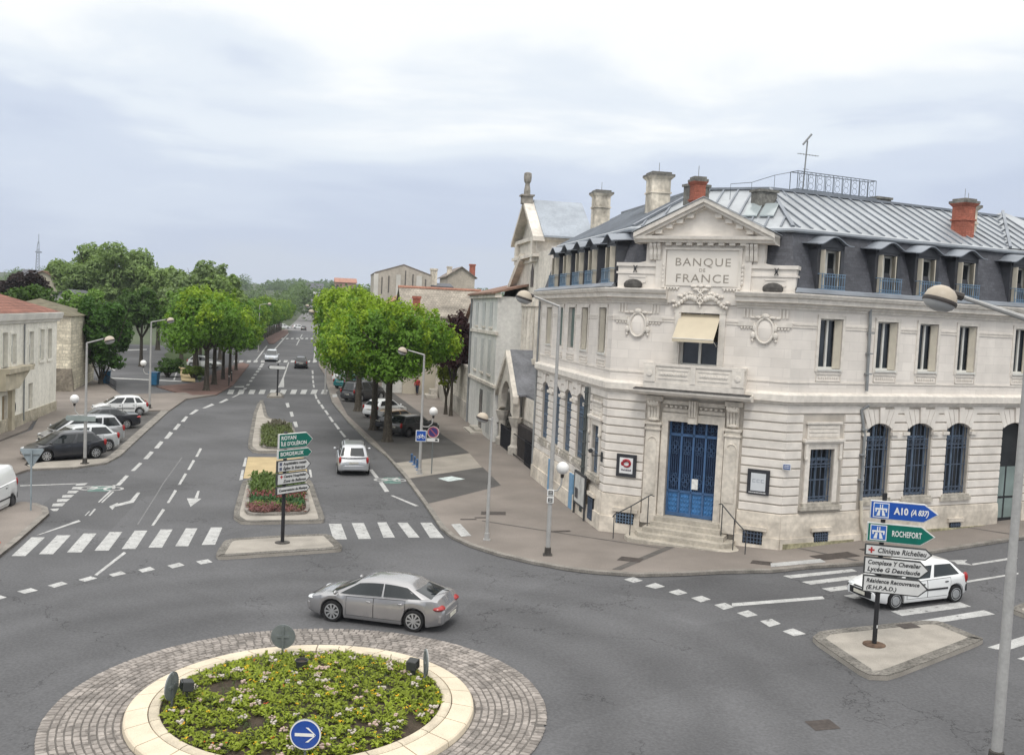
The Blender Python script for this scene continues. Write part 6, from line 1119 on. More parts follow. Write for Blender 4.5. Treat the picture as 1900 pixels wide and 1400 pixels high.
# ---------------------------------------------------------------- houses behind the plane trees
def house(name, label, x0, x1, y0, y1, eave, ridge, wm, rm, along='y', wins=(), ang=-11.4, chim=(), base=0, cat='house', over=.35):
    """gabled house turned to the avenue; wins = (face, a, z0, w, h): face 'n' looks to the camera, 'l' to the avenue"""
    cx, cy = (x0 + x1) / 2, (y0 + y1) / 2; t = thing(name, label, cat, (cx, cy, base), 0)
    t.rotation_euler = (0, 0, R(-ang) if False else R(11.4)); hx, hy = (x1 - x0) / 2, (y1 - y0) / 2
    e, r_ = eave - base, ridge - base
    q = MB(); q.box(-hx, hx, -hy, hy, -2, e)
    if along == 'y': q.extr_xz([(-hx, e), (hx, e), (0, r_)], -hy, hy)
    else: q.extr_yz([(-hy, e), (hy, e), (0, r_)], -hx, hx)
    q.build('wall', wm, t)
    q = MB(); th = .14
    if along == 'y':
        for s_ in (-1, 1): xe = s_ * (hx + over); ze = e - over * (r_ - e) / hx; q.prism([(xe, -hy - over, ze), (0, -hy - over, r_), (0, -hy - over, r_ + th), (xe, -hy - over, ze + th)], [(xe, hy + over, ze), (0, hy + over, r_), (0, hy + over, r_ + th), (xe, hy + over, ze + th)])
    else:
        for s_ in (-1, 1): ye = s_ * (hy + over); ze = e - over * (r_ - e) / hy; q.prism([(-hx - over, ye, ze), (-hx - over, 0, r_), (-hx - over, 0, r_ + th), (-hx - over, ye, ze + th)], [(hx + over, ye, ze), (hx + over, 0, r_), (hx + over, 0, r_ + th), (hx + over, ye, ze + th)])
    q.build('roof', rm, t)
    for face, a, z0, w_, h_ in wins:
        q = MB(); z0 -= base
        if face == 'n': q.box(a, a + w_, -hy - .03, -hy + .02, z0, z0 + h_)
        elif face == 'r': q.box(hx - .02, hx + .03, a, a + w_, z0, z0 + h_)
        else: q.box(-hx - .03, -hx + .02, a, a + w_, z0, z0 + h_)
        f = q.build('window', dkwin, t); q = MB()
        if face == 'n': q.box(a - .12, a + w_ + .12, -hy - .08, -hy - .03, z0 - .12, z0)
        elif face == 'r': q.box(hx + .03, hx + .08, a - .12, a + w_ + .12, z0 - .12, z0)
        else: q.box(-hx - .08, -hx - .03, a - .12, a + w_ + .12, z0 - .12, z0)
        q.build('sill', chst, f)
    for (a, b, z, w_, m_) in chim:
        q = MB(); q.box(a - w_, a + w_, b - w_ * .7, b + w_ * .7, e - .5, z - base); q.box(a - w_ - .08, a + w_ + .08, b - w_ * .7 - .08, b + w_ * .7 + .08, z - base - .25, z - base); q.build('chimney', m_, t)
    return t
grey_r = M('grey_render', (.43, .39, .34), rough=.95, n=(.4, .18), n2=(3, .12), stretch=(2, 2, .3)); pale_r = M('pale_strip_render', (.56, .54, .50), rough=.95, n=(.6, .15)); cream_r = M('cream_render', (.50, .455, .37), rough=.92, n=(.5, .15))
t = house('gable_block', 'tall windowless grey gable wall with paler vertical strips above the plane trees', -20.0, -12.6, 130, 142, 13.8, 15.0, grey_r, M('grey_flat_tiles', (.2, .17, .15), rough=.9, n=(1, .2)), 'y', base=1.1, over=.06)
q = MB()
for a, b in ((-3.9, -3.3), (-.95, -.35), (1.75, 2.5)): q.box(a, b, -6.12, -6, 0, 12.6)
q.build('pale_strip', pale_r, t)
q = MB()
for a, z in ((-2.9, 12.2), (-2.0, 12.4), (.2, 13.2), (1.2, 12.8), (2.9, 12.2)): q.box(a, a + .16, -6.06, -6, z - 2.2, z)
q.build('rain_stain', M('rain_stain', (.14, .13, .12), rough=.95, n=(2, .3)), t)
house('small_block', 'white walled block with one dark window between the two tall grey gables', -12.2, -9.6, 133, 140, 12.4, 12.9, whr, slate, 'x', [('n', -.9, 10.2, 1.3, 2.0)], chim=[(-1.0, -2.5, 14.9, .45, cst)], base=1.1)
house('gable_house', 'beige gable house with two chimneys, right of the tall grey wall', -11.6, -7.4, 150, 160, 14.6, 16.0, M('beige_render', (.44, .39, .33), rough=.95, n=(.5, .2), n2=(4, .1)), M('grey_flat_tiles', (.2, .17, .15)), 'y', [('n', -1.6, 10.5, 1.2, 1.4)], chim=[(1.75, -4.4, 16.6, .42, brickm), (-1.7, -3.5, 16.1, .35, cst)], base=1.1)
t = house('tiled_house', 'low house with a broad pale tiled roof and orange ridge above the plane trees', -12.0, -4.0, 97, 108, 8.6, 11.3, cream_r, tile_p, 'x', chim=[(-2.9, -4.9, 10.5, .36, brickm)], base=.9)
q = MB(); q.tube([(-4.4, 0, 10.55), (4.4, 0, 10.55)], .2, 6); q.build('ridge_tiles', tile_o, t)
house('long_house', 'cream house with orange tiled roof behind the first plane tree', -17.0, -10.4, 112, 124, 9.0, 10.9, cream_r, tile_o, 'y', [('n', -2.6, 6.6, .9, 1.6), ('n', -.5, 6.6, .9, 1.6), ('l', -3, 5.5, 1, 1.8), ('l', 1, 5.5, 1, 1.8)], base=1)
house('slate_annexe', 'small annexe with a dark slate lean-to roof and white edging', -13.2, -10.6, 97, 103, 8.4, 9.8, whr, slate, 'y', [('n', -.6, 6.2, 1.1, 1.3)], base=.9)
house('white_annexe', 'plain white wall with tiled roof edge behind the copper beech', -4.0, 1.6, 88, 98, 7.6, 9.9, whr, tile, 'x', base=.8)
house('far_house', 'pale two storey house far down the right side of the avenue', -27.5, -20.8, 150, 164, 9.2, 11.2, whr, tile_p, 'y', [('n', -2.4, 6, 1, 1.7), ('n', .5, 6, 1, 1.7), ('l', -4, 6, 1, 1.7), ('l', 0, 6, 1, 1.7)], base=1.1)
house('far_house', 'cream house with brown tiles beyond the pale two storey house', -33, -26, 178, 195, 9.8, 12.0, cream_r, tile, 'y', [('l', -5, 6, 1, 1.8), ('l', -1, 6, 1, 1.8), ('n', -2, 6.4, 1, 1.6)], base=1.1)
house('far_house', 'long low white house with grey roof farthest along the right side', -40, -33, 210, 235, 8.4, 10.2, whr, slate, 'y', [('l', -5, 5, 1, 1.8), ('l', 1, 5, 1, 1.8)], base=1.1)
house('hill_house', 'red brick villa on the far hill above the avenue trees', -80, -71, 420, 440, 19.6, 21.6, M('pink_brick', (.36, .22, .18), rough=.95, n=(.4, .15)), tile_o, 'x', [('n', -4, 17, 1, 1.6), ('n', 0, 17, 1, 1.6), ('n', 3.5, 17, 1, 1.6)], base=5)
house('hill_house', 'tiny white house at the top of the far road', -166, -152, 760, 775, 22, 26.5, M('bright_render', (.7, .7, .68), rough=.9, n=(.3, .1)), slate, 'x', base=14)
house('hill_house', 'long white building on the skyline right of the red villa', -64, -36, 520, 540, 22.5, 24, M('bright_render', (.7, .7, .68)), slate, 'x', [('n', -8, 20.5, 3, 1), ('n', 2, 20.5, 3, 1)], base=8)
# ---------------------------------------------------------------- the old house on the left edge
uE = unit(101.2); nE = Vector((uE.y, -uE.x)); FE = frame(Vector((-33.92, 72.01)), uE, nE)
lw = M('left_render', (.78, .75, .67), rough=.9, n=(.7, .12), n2=(4, .1), stretch=(1.5, 1.5, .4)); lplinth = M('left_plinth', (.42, .38, .30), rough=.95, n=(1.1, .3), n2=(5, .2))
h = thing('townhouse', 'low cream rendered building with red tiled roof at the left edge', 'house', tuple(FE(-8, -3, .3)), world=True)
ops = [(-12.55, -11.5, 4.35, 6.53), (-10.82, -9.75, 4.5, 6.4), (-7.05, -5.95, 4.25, 6.45), (-4.5, -3.35, 4.4, 6.55), (-2.5, -1.45, 4.4, 6.55), (-12.45, -11.4, .4, 2.6), (-6.95, -5.95, 1.17, 2.95)]
q = MB(FE); wall(q, -30, 0, -.5, 7.1, ops, depth=.25); q.poly([(0, 0, -.5), (0, -9, -.5), (0, -9, 7.1), (0, 0, 7.1)]); q.build('wall', lw, h)
q = MB(FE); q.box(-30, .03, -.02, .06, -.5, 1.12); q.build('plinth', lplinth, h)
q = MB(FE); q.extr_yz([(-.1, 7.08), (.12, 7.08), (.16, 7.2), (.3, 7.3), (.36, 7.5), (.42, 7.72), (-.2, 7.75)], -30.2, .3); q.box(-30, .2, -9.2, -.2, 7.08, 7.6); q.build('cornice', M('left_cornice', (.72, .70, .65), rough=.9, n=(1, .12)), h)
q = MB(FE); q.add([(-31, .5, 7.76), (.35, .2, 7.76), (-4.5, -5.2, 9.6), (-31, -5.2, 9.6), (.35, -10, 7.76), (-31, -10, 7.76)], [(0, 1, 2, 3), (1, 4, 2), (4, 5, 3, 2)]); q.build('roof', M('left_tiles', (.235, .105, .075), rough=.9, n=(.8, .25), n2=(7, .25), brick=(.25, .16, .03, .65, .2)), h)
for i, (a, b, z0, z1) in enumerate(ops):
    q = MB(FE); q.box(a, b, -.22, -.18, z0, z1); f = q.build('window' if i != 5 else 'door', M('roller_blind', (.50, .48, .43), rough=.8, n=(2, .08)) if i in (0, 4, 6) else M('left_shutter', (.70, .69, .64), rough=.7, n=(3, .1)) if i < 5 else M('tan_door', (.30, .24, .16), rough=.7, n=(2, .15)), h)
    if i in (1, 2, 3): q = MB(FE); q.box(a + .05, b - .28, -.18, -.16, z0 + .1, z0 + (z1 - z0) * (.6 if i < 3 else .48)); q.build('pane', dkwin, f)
    if i < 5: q = MB(FE); q.box(a - .12, b + .12, -.1, .1, z0 - .18, z0); q.build('sill', lplinth if i == 2 else lw, f)
q = MB(FE)
for a, b, z0, z1 in ops[:5]: q.box(a - .16, a, 0, .04, z0, z1 + .16); q.box(b, b + .16, 0, .04, z0, z1 + .16); q.box(a, b, 0, .04, z1, z1 + .16)
q.build('window_surround', lw, h)
q = MB(FE); q.lathe([(.001, .02), (.36, .02), (.36, .05), (.42, .05), (.44, .0)], 20, (-10.2, 0, 1.67), 'y'); q.build('oval_window', dkwin, h)
q = MB(FE); q.extr_xz([(-13.2, 4.0), (-8.3, 4.0), (-9.4, 3.6), (-10.4, 3.0), (-10.9, 2.5), (-10.9, .3), (-13.2, .3), (-13.2, 2.9), (-11.3, 2.9), (-11.3, .3)] if False else [(-13.4, 3.0), (-10.7, 3.0), (-9.6, 3.5), (-8.3, 4.05), (-13.4, 4.05)], 0, .5); q.box(-11.3, -10.7, 0, .25, .3, 3.1); q.box(-13.4, -8.2, 0, .7, 4.05, 4.35); q.build('portal', M('portal_stone', (.48, .43, .33), rough=.95, n=(1.2, .25)), h)
q = MB(FE); q.tube([(-8.22, .08, 7.0), (-8.2, .08, .6)], .05, 6); q.build('rainwater_pipe', castm, h)
h = thing('stone_house', 'rough stone gable end with a cracked dirty base beside the dark green tree', 'house', (-41, 84.5, .5), world=True)
q = MB(); q.prism([(-46, 83.0, -.5), (-38.6, 84.6, -.5), (-41.5, 96, -.5), (-49, 94.5, -.5)], [(-46, 83.0, 7.2), (-38.65, 84.6, 7.2), (-41.5, 96, 7.2), (-49, 94.5, 7.2)]); q.build('wall', M('rubble_stone', (.62, .565, .45), rough=.95, n=(.9, .22), n2=(6, .2), brick=(.5, .28, .02, .68, .16)), h)
q = MB(); q.prism([(-46, 82.92, -.5), (-38.2, 84.5, -.5), (-38.2, 84.9, -.5), (-46, 83.4, -.5)], [(-46, 82.92, 2.6), (-38.52, 84.55, 2.6), (-38.6, 84.9, 2.6), (-46, 83.4, 2.6)]); q.build('dirty_base', M('dirty_base', (.20, .175, .14), rough=.95, n=(1, .4), n2=(5, .3)), h)
q = MB(); q.add([(-46.2, 82.8, 7.2), (-38.4, 84.4, 7.2), (-41.3, 96.2, 7.2), (-49.2, 94.7, 7.2), (-43.8, 89.6, 8.6)], [(0, 1, 4), (1, 2, 4), (2, 3, 4), (3, 0, 4)]); q.build('roof', M('mossy_tiles', (.14, .125, .085), rough=.95, n=(1.5, .3)), h)
q = MB(); q.tube([(-40.0, 84.0, .4), (-40.0, 84.05, 4.2)], .07, 5); q.build('rainwater_pipe', M('dark_pipe', (.075, .085, .085)), h)
house('white_villa', 'white house with arched window glimpsed between trees behind the left roof', -63, -57, 128, 138, 8.0, 9.6, whr, slate, 'y', [('n', -1.5, 5.8, 1.0, 1.9), ('n', .8, 4.2, 1.0, 1.9), ('r', -2, 5, 1.4, 1.6)], base=1)
house('slate_house', 'pale house with two slate gables on the left skyline', -101, -91, 196, 206, 11.8, 13.6, whr, slate, 'x', [('n', -3, 11, 1, 1.5), ('n', 1, 11, 1, 1.5)], base=1)
house('pale_house', 'white building seen low between the park trees', -62, -52, 186, 196, 6.2, 8.0, M('bright_render', (.7, .7, .68)), slate, 'x', [('n', -3, 3.6, 1, 1.4), ('n', 0, 3.6, 1, 1.4)], base=1.2)
house('pale_house', 'cream house corner at the far left behind the copper tree', -78, -70, 150, 160, 10.4, 12.4, cream_r, tile, 'y', [('n', -2, 7.5, 1, 1.6)], base=1)
t = thing('radio_mast', 'slender lattice radio mast on the left horizon', 'mast', (-442, 900, 20), world=True)
q = MB(); 
for a, b in ((-1, -1), (1, -1), (0, 1)): q.tube([(-442 + a * 2.0, 900 + b * 2.0, 18), (-442 + a * 1.2, 900 + b * 1.2, 47), (-442 + a * .4, 900 + b * .4, 56)], .32, 4)
for k in range(11): z = 20 + k * 2.7; w_ = 2.0 - .08 * k; q.tube([(-442 - w_, 900 - w_, z), (-442 + w_, 900 - w_, z + 2.7)], .2, 4); q.tube([(-442 + w_, 900 - w_, z), (-442 - w_, 900 - w_, z + 2.7)], .2, 4)
q.tube([(-442, 900, 54), (-442, 900, 63)], .3, 4); q.box(-444.2, -439.8, 898, 902, 46, 47); q.build('lattice', M('mast_steel', (.2, .22, .26), rough=.6, n=(1, .1)), t)
# ================================================================ trees
bark = M('plane_bark', (.07, .06, .047), rough=.95, n=(2.5, .35), n2=(10, .3), stretch=(2, 2, .5), bump=.5)
def leaf_cloud(b, rng, blobs, n, size, gap=-.22):
    """leaf-sized faces through the shells of several overlapping ellipsoids"""
    tot = sum(bl[3] * bl[4] for bl in blobs)
    for (cx, cy, cz, rx, rz) in blobs:
        k = int(n * rx * rz / tot)
        for _ in range(k):
            u = rng.uniform(-1, 1); a = rng.uniform(0, 6.2832); q = math.sqrt(1 - u * u)
            rr = (rng.random() ** .38) if rng.random() < .75 else rng.random() ** .7
            f = rr * (1 + .16 * mnoise.noise(Vector((cx + 2.2 * q * math.cos(a), cy + 2.2 * q * math.sin(a), cz + 2.2 * u))))
            p = Vector((cx + rx * f * q * math.cos(a), cy + rx * f * q * math.sin(a), cz + rz * f * u))
            if mnoise.noise(p * (.9 / max(.6, size * 2.2))) < gap: continue
            nrm = Vector((q * math.cos(a), q * math.sin(a), u + .35)).normalized()
            t = Vector((rng.gauss(0, 1), rng.gauss(0, 1), rng.gauss(0, 1))); ax = (nrm + t * .45).normalized()
            s1 = ax.orthogonal().normalized(); s1.rotate(Matrix.Rotation(rng.uniform(0, 6.28), 3, ax)); s2 = ax.cross(s1)
            L = size * rng.uniform(.6, 1.3); W_ = L * rng.uniform(.35, .6)
            b.add([p - s1 * L, p + s2 * W_ + ax * L * .15, p + s1 * L, p - s2 * W_ + ax * L * .15], [(0, 1, 2, 3)])
def limbs(b, rng, h0, top, rad, spread, nl, base_r, lean=(0, 0), flare=True):
    path = [(0, 0, -.3), (lean[0] * .3, lean[1] * .3, h0 * .4), (lean[0] * .7, lean[1] * .7, h0 * .8), (lean[0], lean[1], h0)]
    b.tube(path, [base_r * (1.5 if flare else 1.1), base_r * 1.02, base_r * .9, base_r * .85], 9)
    if flare: b.lathe([(base_r * 1.9, 0), (base_r * 1.35, .25), (base_r * 1.02, .8)], 9)
    for k in range(nl):
        a = 6.2832 * (k + rng.uniform(-.25, .25)) / nl; r1 = spread * rng.uniform(.3, .45); r2 = spread * rng.uniform(.6, .95); z1 = h0 + (top - h0) * rng.uniform(.25, .4); z2 = h0 + (top - h0) * rng.uniform(.6, .9)
        p0 = Vector((lean[0], lean[1], h0 - .15)); p1 = Vector((lean[0] + r1 * math.cos(a), lean[1] + r1 * math.sin(a), z1)); a2 = a + rng.uniform(-.4, .4); p2 = Vector((lean[0] + r2 * math.cos(a2), lean[1] + r2 * math.sin(a2), z2))
        b.tube([p0, (p0 + p1) / 2 + Vector((0, 0, -.12)), p1, p2], [base_r * .55, base_r * .42, base_r * .32, base_r * .08], 6)
        for _ in range(2):
            a3 = a + rng.uniform(-1, 1); p3 = p1 + Vector((math.cos(a3), math.sin(a3), .9)) * spread * rng.uniform(.2, .35); b.tube([p1, (p1 + p3) / 2, p3], [base_r * .25, base_r * .16, base_r * .05], 5)
def make_tree(name, label, cat, seed, h0, blobs, n, size, col, base_r, nl=6, group=None, lean=(0, 0), var=.38, barkm=None, tips=None):
    rng = random.Random(seed); t = thing(name, label, cat, (0, 0, 0), 0, group)
    b = MB(); top = max(bl[2] + bl[4] for bl in blobs); sp = max(math.hypot(bl[0], bl[1]) + bl[3] for bl in blobs)
    limbs(b, rng, h0, top, base_r, sp * .9, nl, base_r, lean); b.build('trunk', barkm or bark, t, smooth=60)
    b = MB(); leaf_cloud(b, rng, blobs, n, size); b.build('crown', leafmat('leaf_' + name + str(seed), col, var), t)
    if tips:                   # young yellow-green shoots standing out of the top of the crown
        b = MB(); tufts = []
        for _ in range(90):
            bl = rng.choice(blobs); a = rng.uniform(0, 6.283); u = rng.uniform(-.15, 1); q = math.sqrt(max(0, 1 - u * u)); tufts.append((bl[0] + bl[3] * q * math.cos(a), bl[1] + bl[3] * q * math.sin(a), bl[2] + bl[4] * u + .15, rng.uniform(.25, .5), rng.uniform(.45, .95)))
        leaf_cloud(b, rng, tufts, int(n * .32), size * .9); b.build('young_shoots', leafmat('leaf_tip_' + name + str(seed), tips, var), t)
    return t
def pollard_blobs(rng, rad, zc, rz, k=9):
    bl = [(0, 0, zc, rad * .80, rz * .85)]
    for i in range(k):
        a = 6.2832 * (i + rng.uniform(-.3, .3)) / k; r_ = rad * rng.uniform(.48, .66); bl.append((r_ * math.cos(a), r_ * math.sin(a), zc + rng.uniform(-.45, .4) * rz, rad * rng.uniform(.36, .5), rz * rng.uniform(.45, .65)))
    for i in range(4): a = rng.uniform(0, 6.28); bl.append((rad * .4 * math.cos(a), rad * .4 * math.sin(a), zc + rz * .45, rad * .38, rz * .5))
    return bl
GR, GL = 'pollarded plane trees on the right of the avenue', 'pollarded plane trees on the left of the avenue'
PL_COL, PL_TIP = (.105, .205, .022), (.22, .32, .028)
rg = random.Random(21)
near = make_tree('plane_tree', 'nearest bright green plane tree on the right, behind the lamp with the bicycle sign', 'tree', 31, 3.9, pollard_blobs(rg, 4.7, 6.3, 2.55), 30000, .145, PL_COL, .25, 7, GR, tips=PL_TIP)
near.location = (-8.06, 63.76, gz(-8.06, 63.76) + .1)
mid = make_tree('plane_tree', 'second plane tree on the right, overlapping the nearest one', 'tree', 33, 3.9, pollard_blobs(rg, 3.9, 6.2, 2.45), 24000, .155, PL_COL, .23, 7, GR, tips=PL_TIP)
mid.location = (-9.74, 69.14, gz(-9.74, 69.14) + .1)
far = make_tree('plane_tree', 'third plane tree on the right with a flared trunk foot beside the white hatchback', 'tree', 35, 3.9, pollard_blobs(rg, 3.3, 6.3, 2.6), 11000, .24, PL_COL, .24, 6, GR, tips=PL_TIP)
far.location = (-12.63, 80.0, gz(-12.63, 80) + .1)
k = 0; y = 93.0
ordn = ['fourth', 'fifth', 'sixth', 'seventh', 'eighth', 'ninth', 'tenth', 'eleventh', 'twelfth', 'thirteenth', 'fourteenth', 'fifteenth', 'sixteenth', 'seventeenth', 'eighteenth', 'nineteenth', 'twentieth', 'twenty-first']
while y < 300:
    x = -12.63 - (y - 80) * .2 - .5
    dup(far, (x, y, gz(x, y)), rg.uniform(0, 6.28), ordn[min(k, 17)] + ' plane tree along the right side, counting away from the bank', rg.uniform(1.06, 1.16)); y += 13 + k * .6; k += 1
lnear = make_tree('plane_tree', 'nearest plane tree on the left, with a flat-topped bright crown over the red gravel', 'tree', 41, 3.8, pollard_blobs(rg, 4.6, 6.3, 3.0), 15000, .2, PL_COL, .21, 6, GL, tips=PL_TIP)
lnear.location = (-28.7, 91.0, gz(-28.7, 91) + .1)
lfar = make_tree('plane_tree', 'second plane tree along the left gravel strip', 'tree', 43, 3.8, pollard_blobs(rg, 4.4, 6.4, 2.7), 8000, .27, (.09, .18, .026), .2, 6, GL, tips=(.17, .26, .03))
lfar.location = (-29.9, 97.2, gz(-29.9, 97.2) + .1)
k = 0; y = 103.4; ord2 = ['third', 'fourth', 'fifth', 'sixth', 'seventh', 'eighth', 'ninth', 'tenth', 'eleventh', 'twelfth', 'thirteenth', 'fourteenth', 'fifteenth', 'sixteenth', 'seventeenth', 'eighteenth', 'nineteenth', 'twentieth', 'twenty-first', 'twenty-second', 'twenty-third', 'twenty-fourth']
while y < 300:
    x = -28.7 - (y - 91) * .175 if y < 120 else -51.6 - (y - 194.7) * .19
    if not 117 < y < 162: dup(lfar, (x, y, gz(x, y)), rg.uniform(0, 6.28), ord2[min(k, 21)] + ' plane tree along the left gravel strip, counting away from the roundabout', rg.uniform(.76, .84) if y < 120 else rg.uniform(.9, 1.0)); k += 1
    y += 6.2 + max(0, (y - 160)) * .02
def park_tree(name, label, x, y, top, rad, col, seed, n=9000, size=.33, low=.3, group=None, squash=1.0, cat='tree'):
    rr = random.Random(seed); z0 = gz(x, y); H = top - z0; zc = H * (1 + low) / 2; rz = H * (1 - low) / 2
    bl = [(0, 0, zc, rad * .66, rz * .74)]
    for i in range(26): a = rr.uniform(0, 6.28); u = rr.uniform(-.8, .9); r_ = rad * .72 * math.sqrt(1 - u * u * .8); bl.append((r_ * math.cos(a), r_ * math.sin(a), zc + u * rz * .78, rad * rr.uniform(.16, .32), rz * rr.uniform(.14, .28)))
    t = make_tree(name, label, cat, seed, H * low * .9, bl, n, size, col, max(.12, rad * .06), 6, group); t.location = (x, y, z0)
    return t
G1, G2, G3 = (.19, .265, .10), (.15, .25, .055), (.205, .285, .10)
PT = park_tree
park_tree('broad_tree', 'tallest broad tree on the left skyline above the car park', -63, 152, 18.3, 7.2, G1, 51, 20000, .34)
park_tree('broad_tree', 'broad tree just left of the tallest skyline tree', -70.5, 154, 15.6, 4.8, G1, 52, 11000, .34)
park_tree('broad_tree', 'broad tree just right of the tallest skyline tree', -55, 150, 15.0, 4.6, G3, 53, 11000, .34)
park_tree('broad_tree', 'greyish green tree in the middle of the left skyline group', -48.5, 143, 14.3, 4.0, (.185, .25, .11), 54, 10000, .34)
park_tree('broad_tree', 'spiky topped tree near the right end of the left skyline group', -43.6, 138, 15.2, 4.0, (.185, .25, .11), 55, 10000, .34)
park_tree('broad_tree', 'last tree at the right end of the left skyline group', -40.2, 133, 13.2, 3.5, G3, 56, 9000, .34)
park_tree('copper_tree', 'dark purple leaved tree behind the left house roof', -63.2, 125, 12.6, 3.6, (.032, .020, .020), 57, 6000, .36)
park_tree('round_tree', 'dark green round tree above the red roof at the left edge', -46.5, 92, 10.2, 3.4, (.06, .11, .025), 58, 7000, .26)
park_tree('bushy_tree', 'dense dark green bushy tree right of the stone gable', -39.3, 92.5, 9.6, 2.9, (.05, .115, .018), 59, 14000, .22, low=.06)
park_tree('young_tree', 'small light tree behind the bushy tree, in front of the villa', -50, 112, 10.2, 3.0, G2, 60, 4500, .3, low=.45)
park_tree('young_tree', 'lighter park tree in the car park behind the bushy tree', -44.5, 116, 10.6, 3.2, (.06, .115, .025), 61, 4500, .32, low=.4)
park_tree('young_tree', 'slim park tree with a bare leaning trunk beside the white building', -43.8, 128, 11.0, 3.4, G2, 62, 4500, .32, low=.45)
park_tree('young_tree', 'brownish park tree beside the nearest left plane tree', -35.5, 108, 9.4, 2.8, (.06, .085, .03), 63, 4000, .3, low=.3)
park_tree('young_tree', 'park tree behind the flat-topped plane tree', -40, 124, 10.2, 3.4, G2, 64, 4500, .34, low=.4)
park_tree('leaning_tree', 'dark trunked tree on the grass at the edge of the car park', -38.2, 117, 9.2, 3.6, (.045, .09, .02), 65, 4500, .32, low=.5)
park_tree('copper_beech', 'dark red copper tree beside the white house on the right', -4.9, 79.5, 9.6, 1.9, (.040, .015, .016), 66, 5000, .2, low=.35)
park_tree('garden_tree', 'small dark green conifer between the copper tree and the white house', -3.6, 84, 8.4, 1.2, (.03, .07, .03), 67, 2500, .2, low=.2)
park_tree('garden_shrub', 'yellow green shrub on top of the garden wall', -5.4, 80.5, 6.3, 1.0, (.16, .20, .02), 68, 1500, .16, low=.3)
for i, (x, y, tp, r_, lb) in enumerate([(-37.0, 104, 2.6, 1.5, 'low bushy shrub on the park lawn under the plane trees'), (-33.8, 103, 2.2, 1.3, 'bright low shrub beside the yellow gravel path'), (-39.5, 112, 2.4, 1.6, 'dark shrub at the back of the park lawn')]): park_tree('shrub', lb, x, y, tp, r_, (.05, .10, .02) if i != 1 else (.10, .15, .02), 70 + i, 1800, .18, low=.1, cat='shrub')
# woods on the far hill: one mass, and the darker trees that line the climbing road
def wood(name, pts, col, seed, n, size):
    b = MB(); rr = random.Random(seed)
    leaf_cloud(b, rr, pts, n, size, -.6); return tag(b.build(name, leafmat('wood_leaf' + str(seed), col, .35)), kind='stuff')
rr = random.Random(77); pts = []
for i in range(150):
    y = rr.uniform(380, 900); x = -.2 * y + rr.choice((-1, 1)) * rr.uniform(16, 40 + y * .32); r_ = rr.uniform(3.5, 6) * (1 + y / 2500)
    if -.2 * y + 8 < x < -.2 * y + 40 and y < 600: continue
    if abs(x - (-70.5 - (y - 296) * .1875)) < r_ + 8: continue
    pts.append((x, y, gz(x, y) + r_ * .7, r_, r_ * rr.uniform(.8, 1.2)))
for k in range(7): pts.append((-88 + k * 4.5, 405, 11, 5, 8.0 - .3 * (k % 3)))
for k in range(44):
    y = 385 + k * 9.5; xc = -70.5 - (y - 296) * .1875 + 6
    for s_ in (-1, 1): r_ = rr.uniform(3, 5) * (1 + y / 2500); x = xc + s_ * (r_ + 7.5 + rr.uniform(0, 4)); pts.append((x, y, gz(x, y) + r_ * .8, r_, r_ * rr.uniform(.9, 1.5)))
wood('far_wood', pts, (.10, .155, .05), 78, 80000, .8)
pts = []
for i in range(70):
    x = rr.uniform(-420, 330); y = rr.uniform(850, 1050); r_ = rr.uniform(5, 9); pts.append((x, y, gz(x, y) + r_ * .3, r_ * 2.2, r_ * .8))
wood('skyline_wood', pts, (.09, .14, .06), 79, 26000, 2.0)
pts = []
for i in range(46):
    y = rr.uniform(205, 400); x = -.25 * y - rr.uniform(10, 60) if rr.random() < .72 else -.2 * y + rr.uniform(24, 60); r_ = rr.uniform(3.5, 6.5); pts.append((x, y, gz(x, y) + r_ * .8, r_, r_ * 1.0))
wood('park_wood', pts, (.075, .14, .04), 80, 26000, .6)
# ================================================================ vehicles
def lerp_tab(tab, x):
    if x <= tab[0][0]: return tab[0][1]
    for (a, va), (b, vb) in zip(tab, tab[1:]):
        if x <= b:
            t = (x - a) / (b - a) if b > a else 0; t = t * t * (3 - 2 * t) * .5 + t * .5
            return va + (vb - va) * t
    return tab[-1][1]
tyre_m = M('tyre', (.016, .016, .017), rough=.85, n=(8, .2)); rim_m = M('alloy_rim', (.50, .51, .52), rough=.32, metal=.7, spec=.5, n=(8, .05)); steel_m = M('dark_rim', (.07, .07, .075), rough=.5, metal=.3, n=(8, .1))
cglass = M('car_glass', (.012, .016, .018), rough=.05, spec=.7, n=(1.5, .2)); plast = M('black_plastic', (.022, .022, .024), rough=.6, n=(6, .15))
lampw = M('headlamp_lens', (.55, .57, .58), rough=.12, spec=.7, n=(8, .15)); lampr = M('tail_lamp_red', (.30, .012, .012), rough=.2, spec=.6, n=(8, .2)); platem = M('number_plate', (.62, .60, .52), rough=.5, n=(12, .08))
def paintm(name, col, metal=.0, rough=.32): return M('car_paint_' + name, col, rough=rough, metal=metal, spec=.5, n=(1.2, .05), coat=.7)
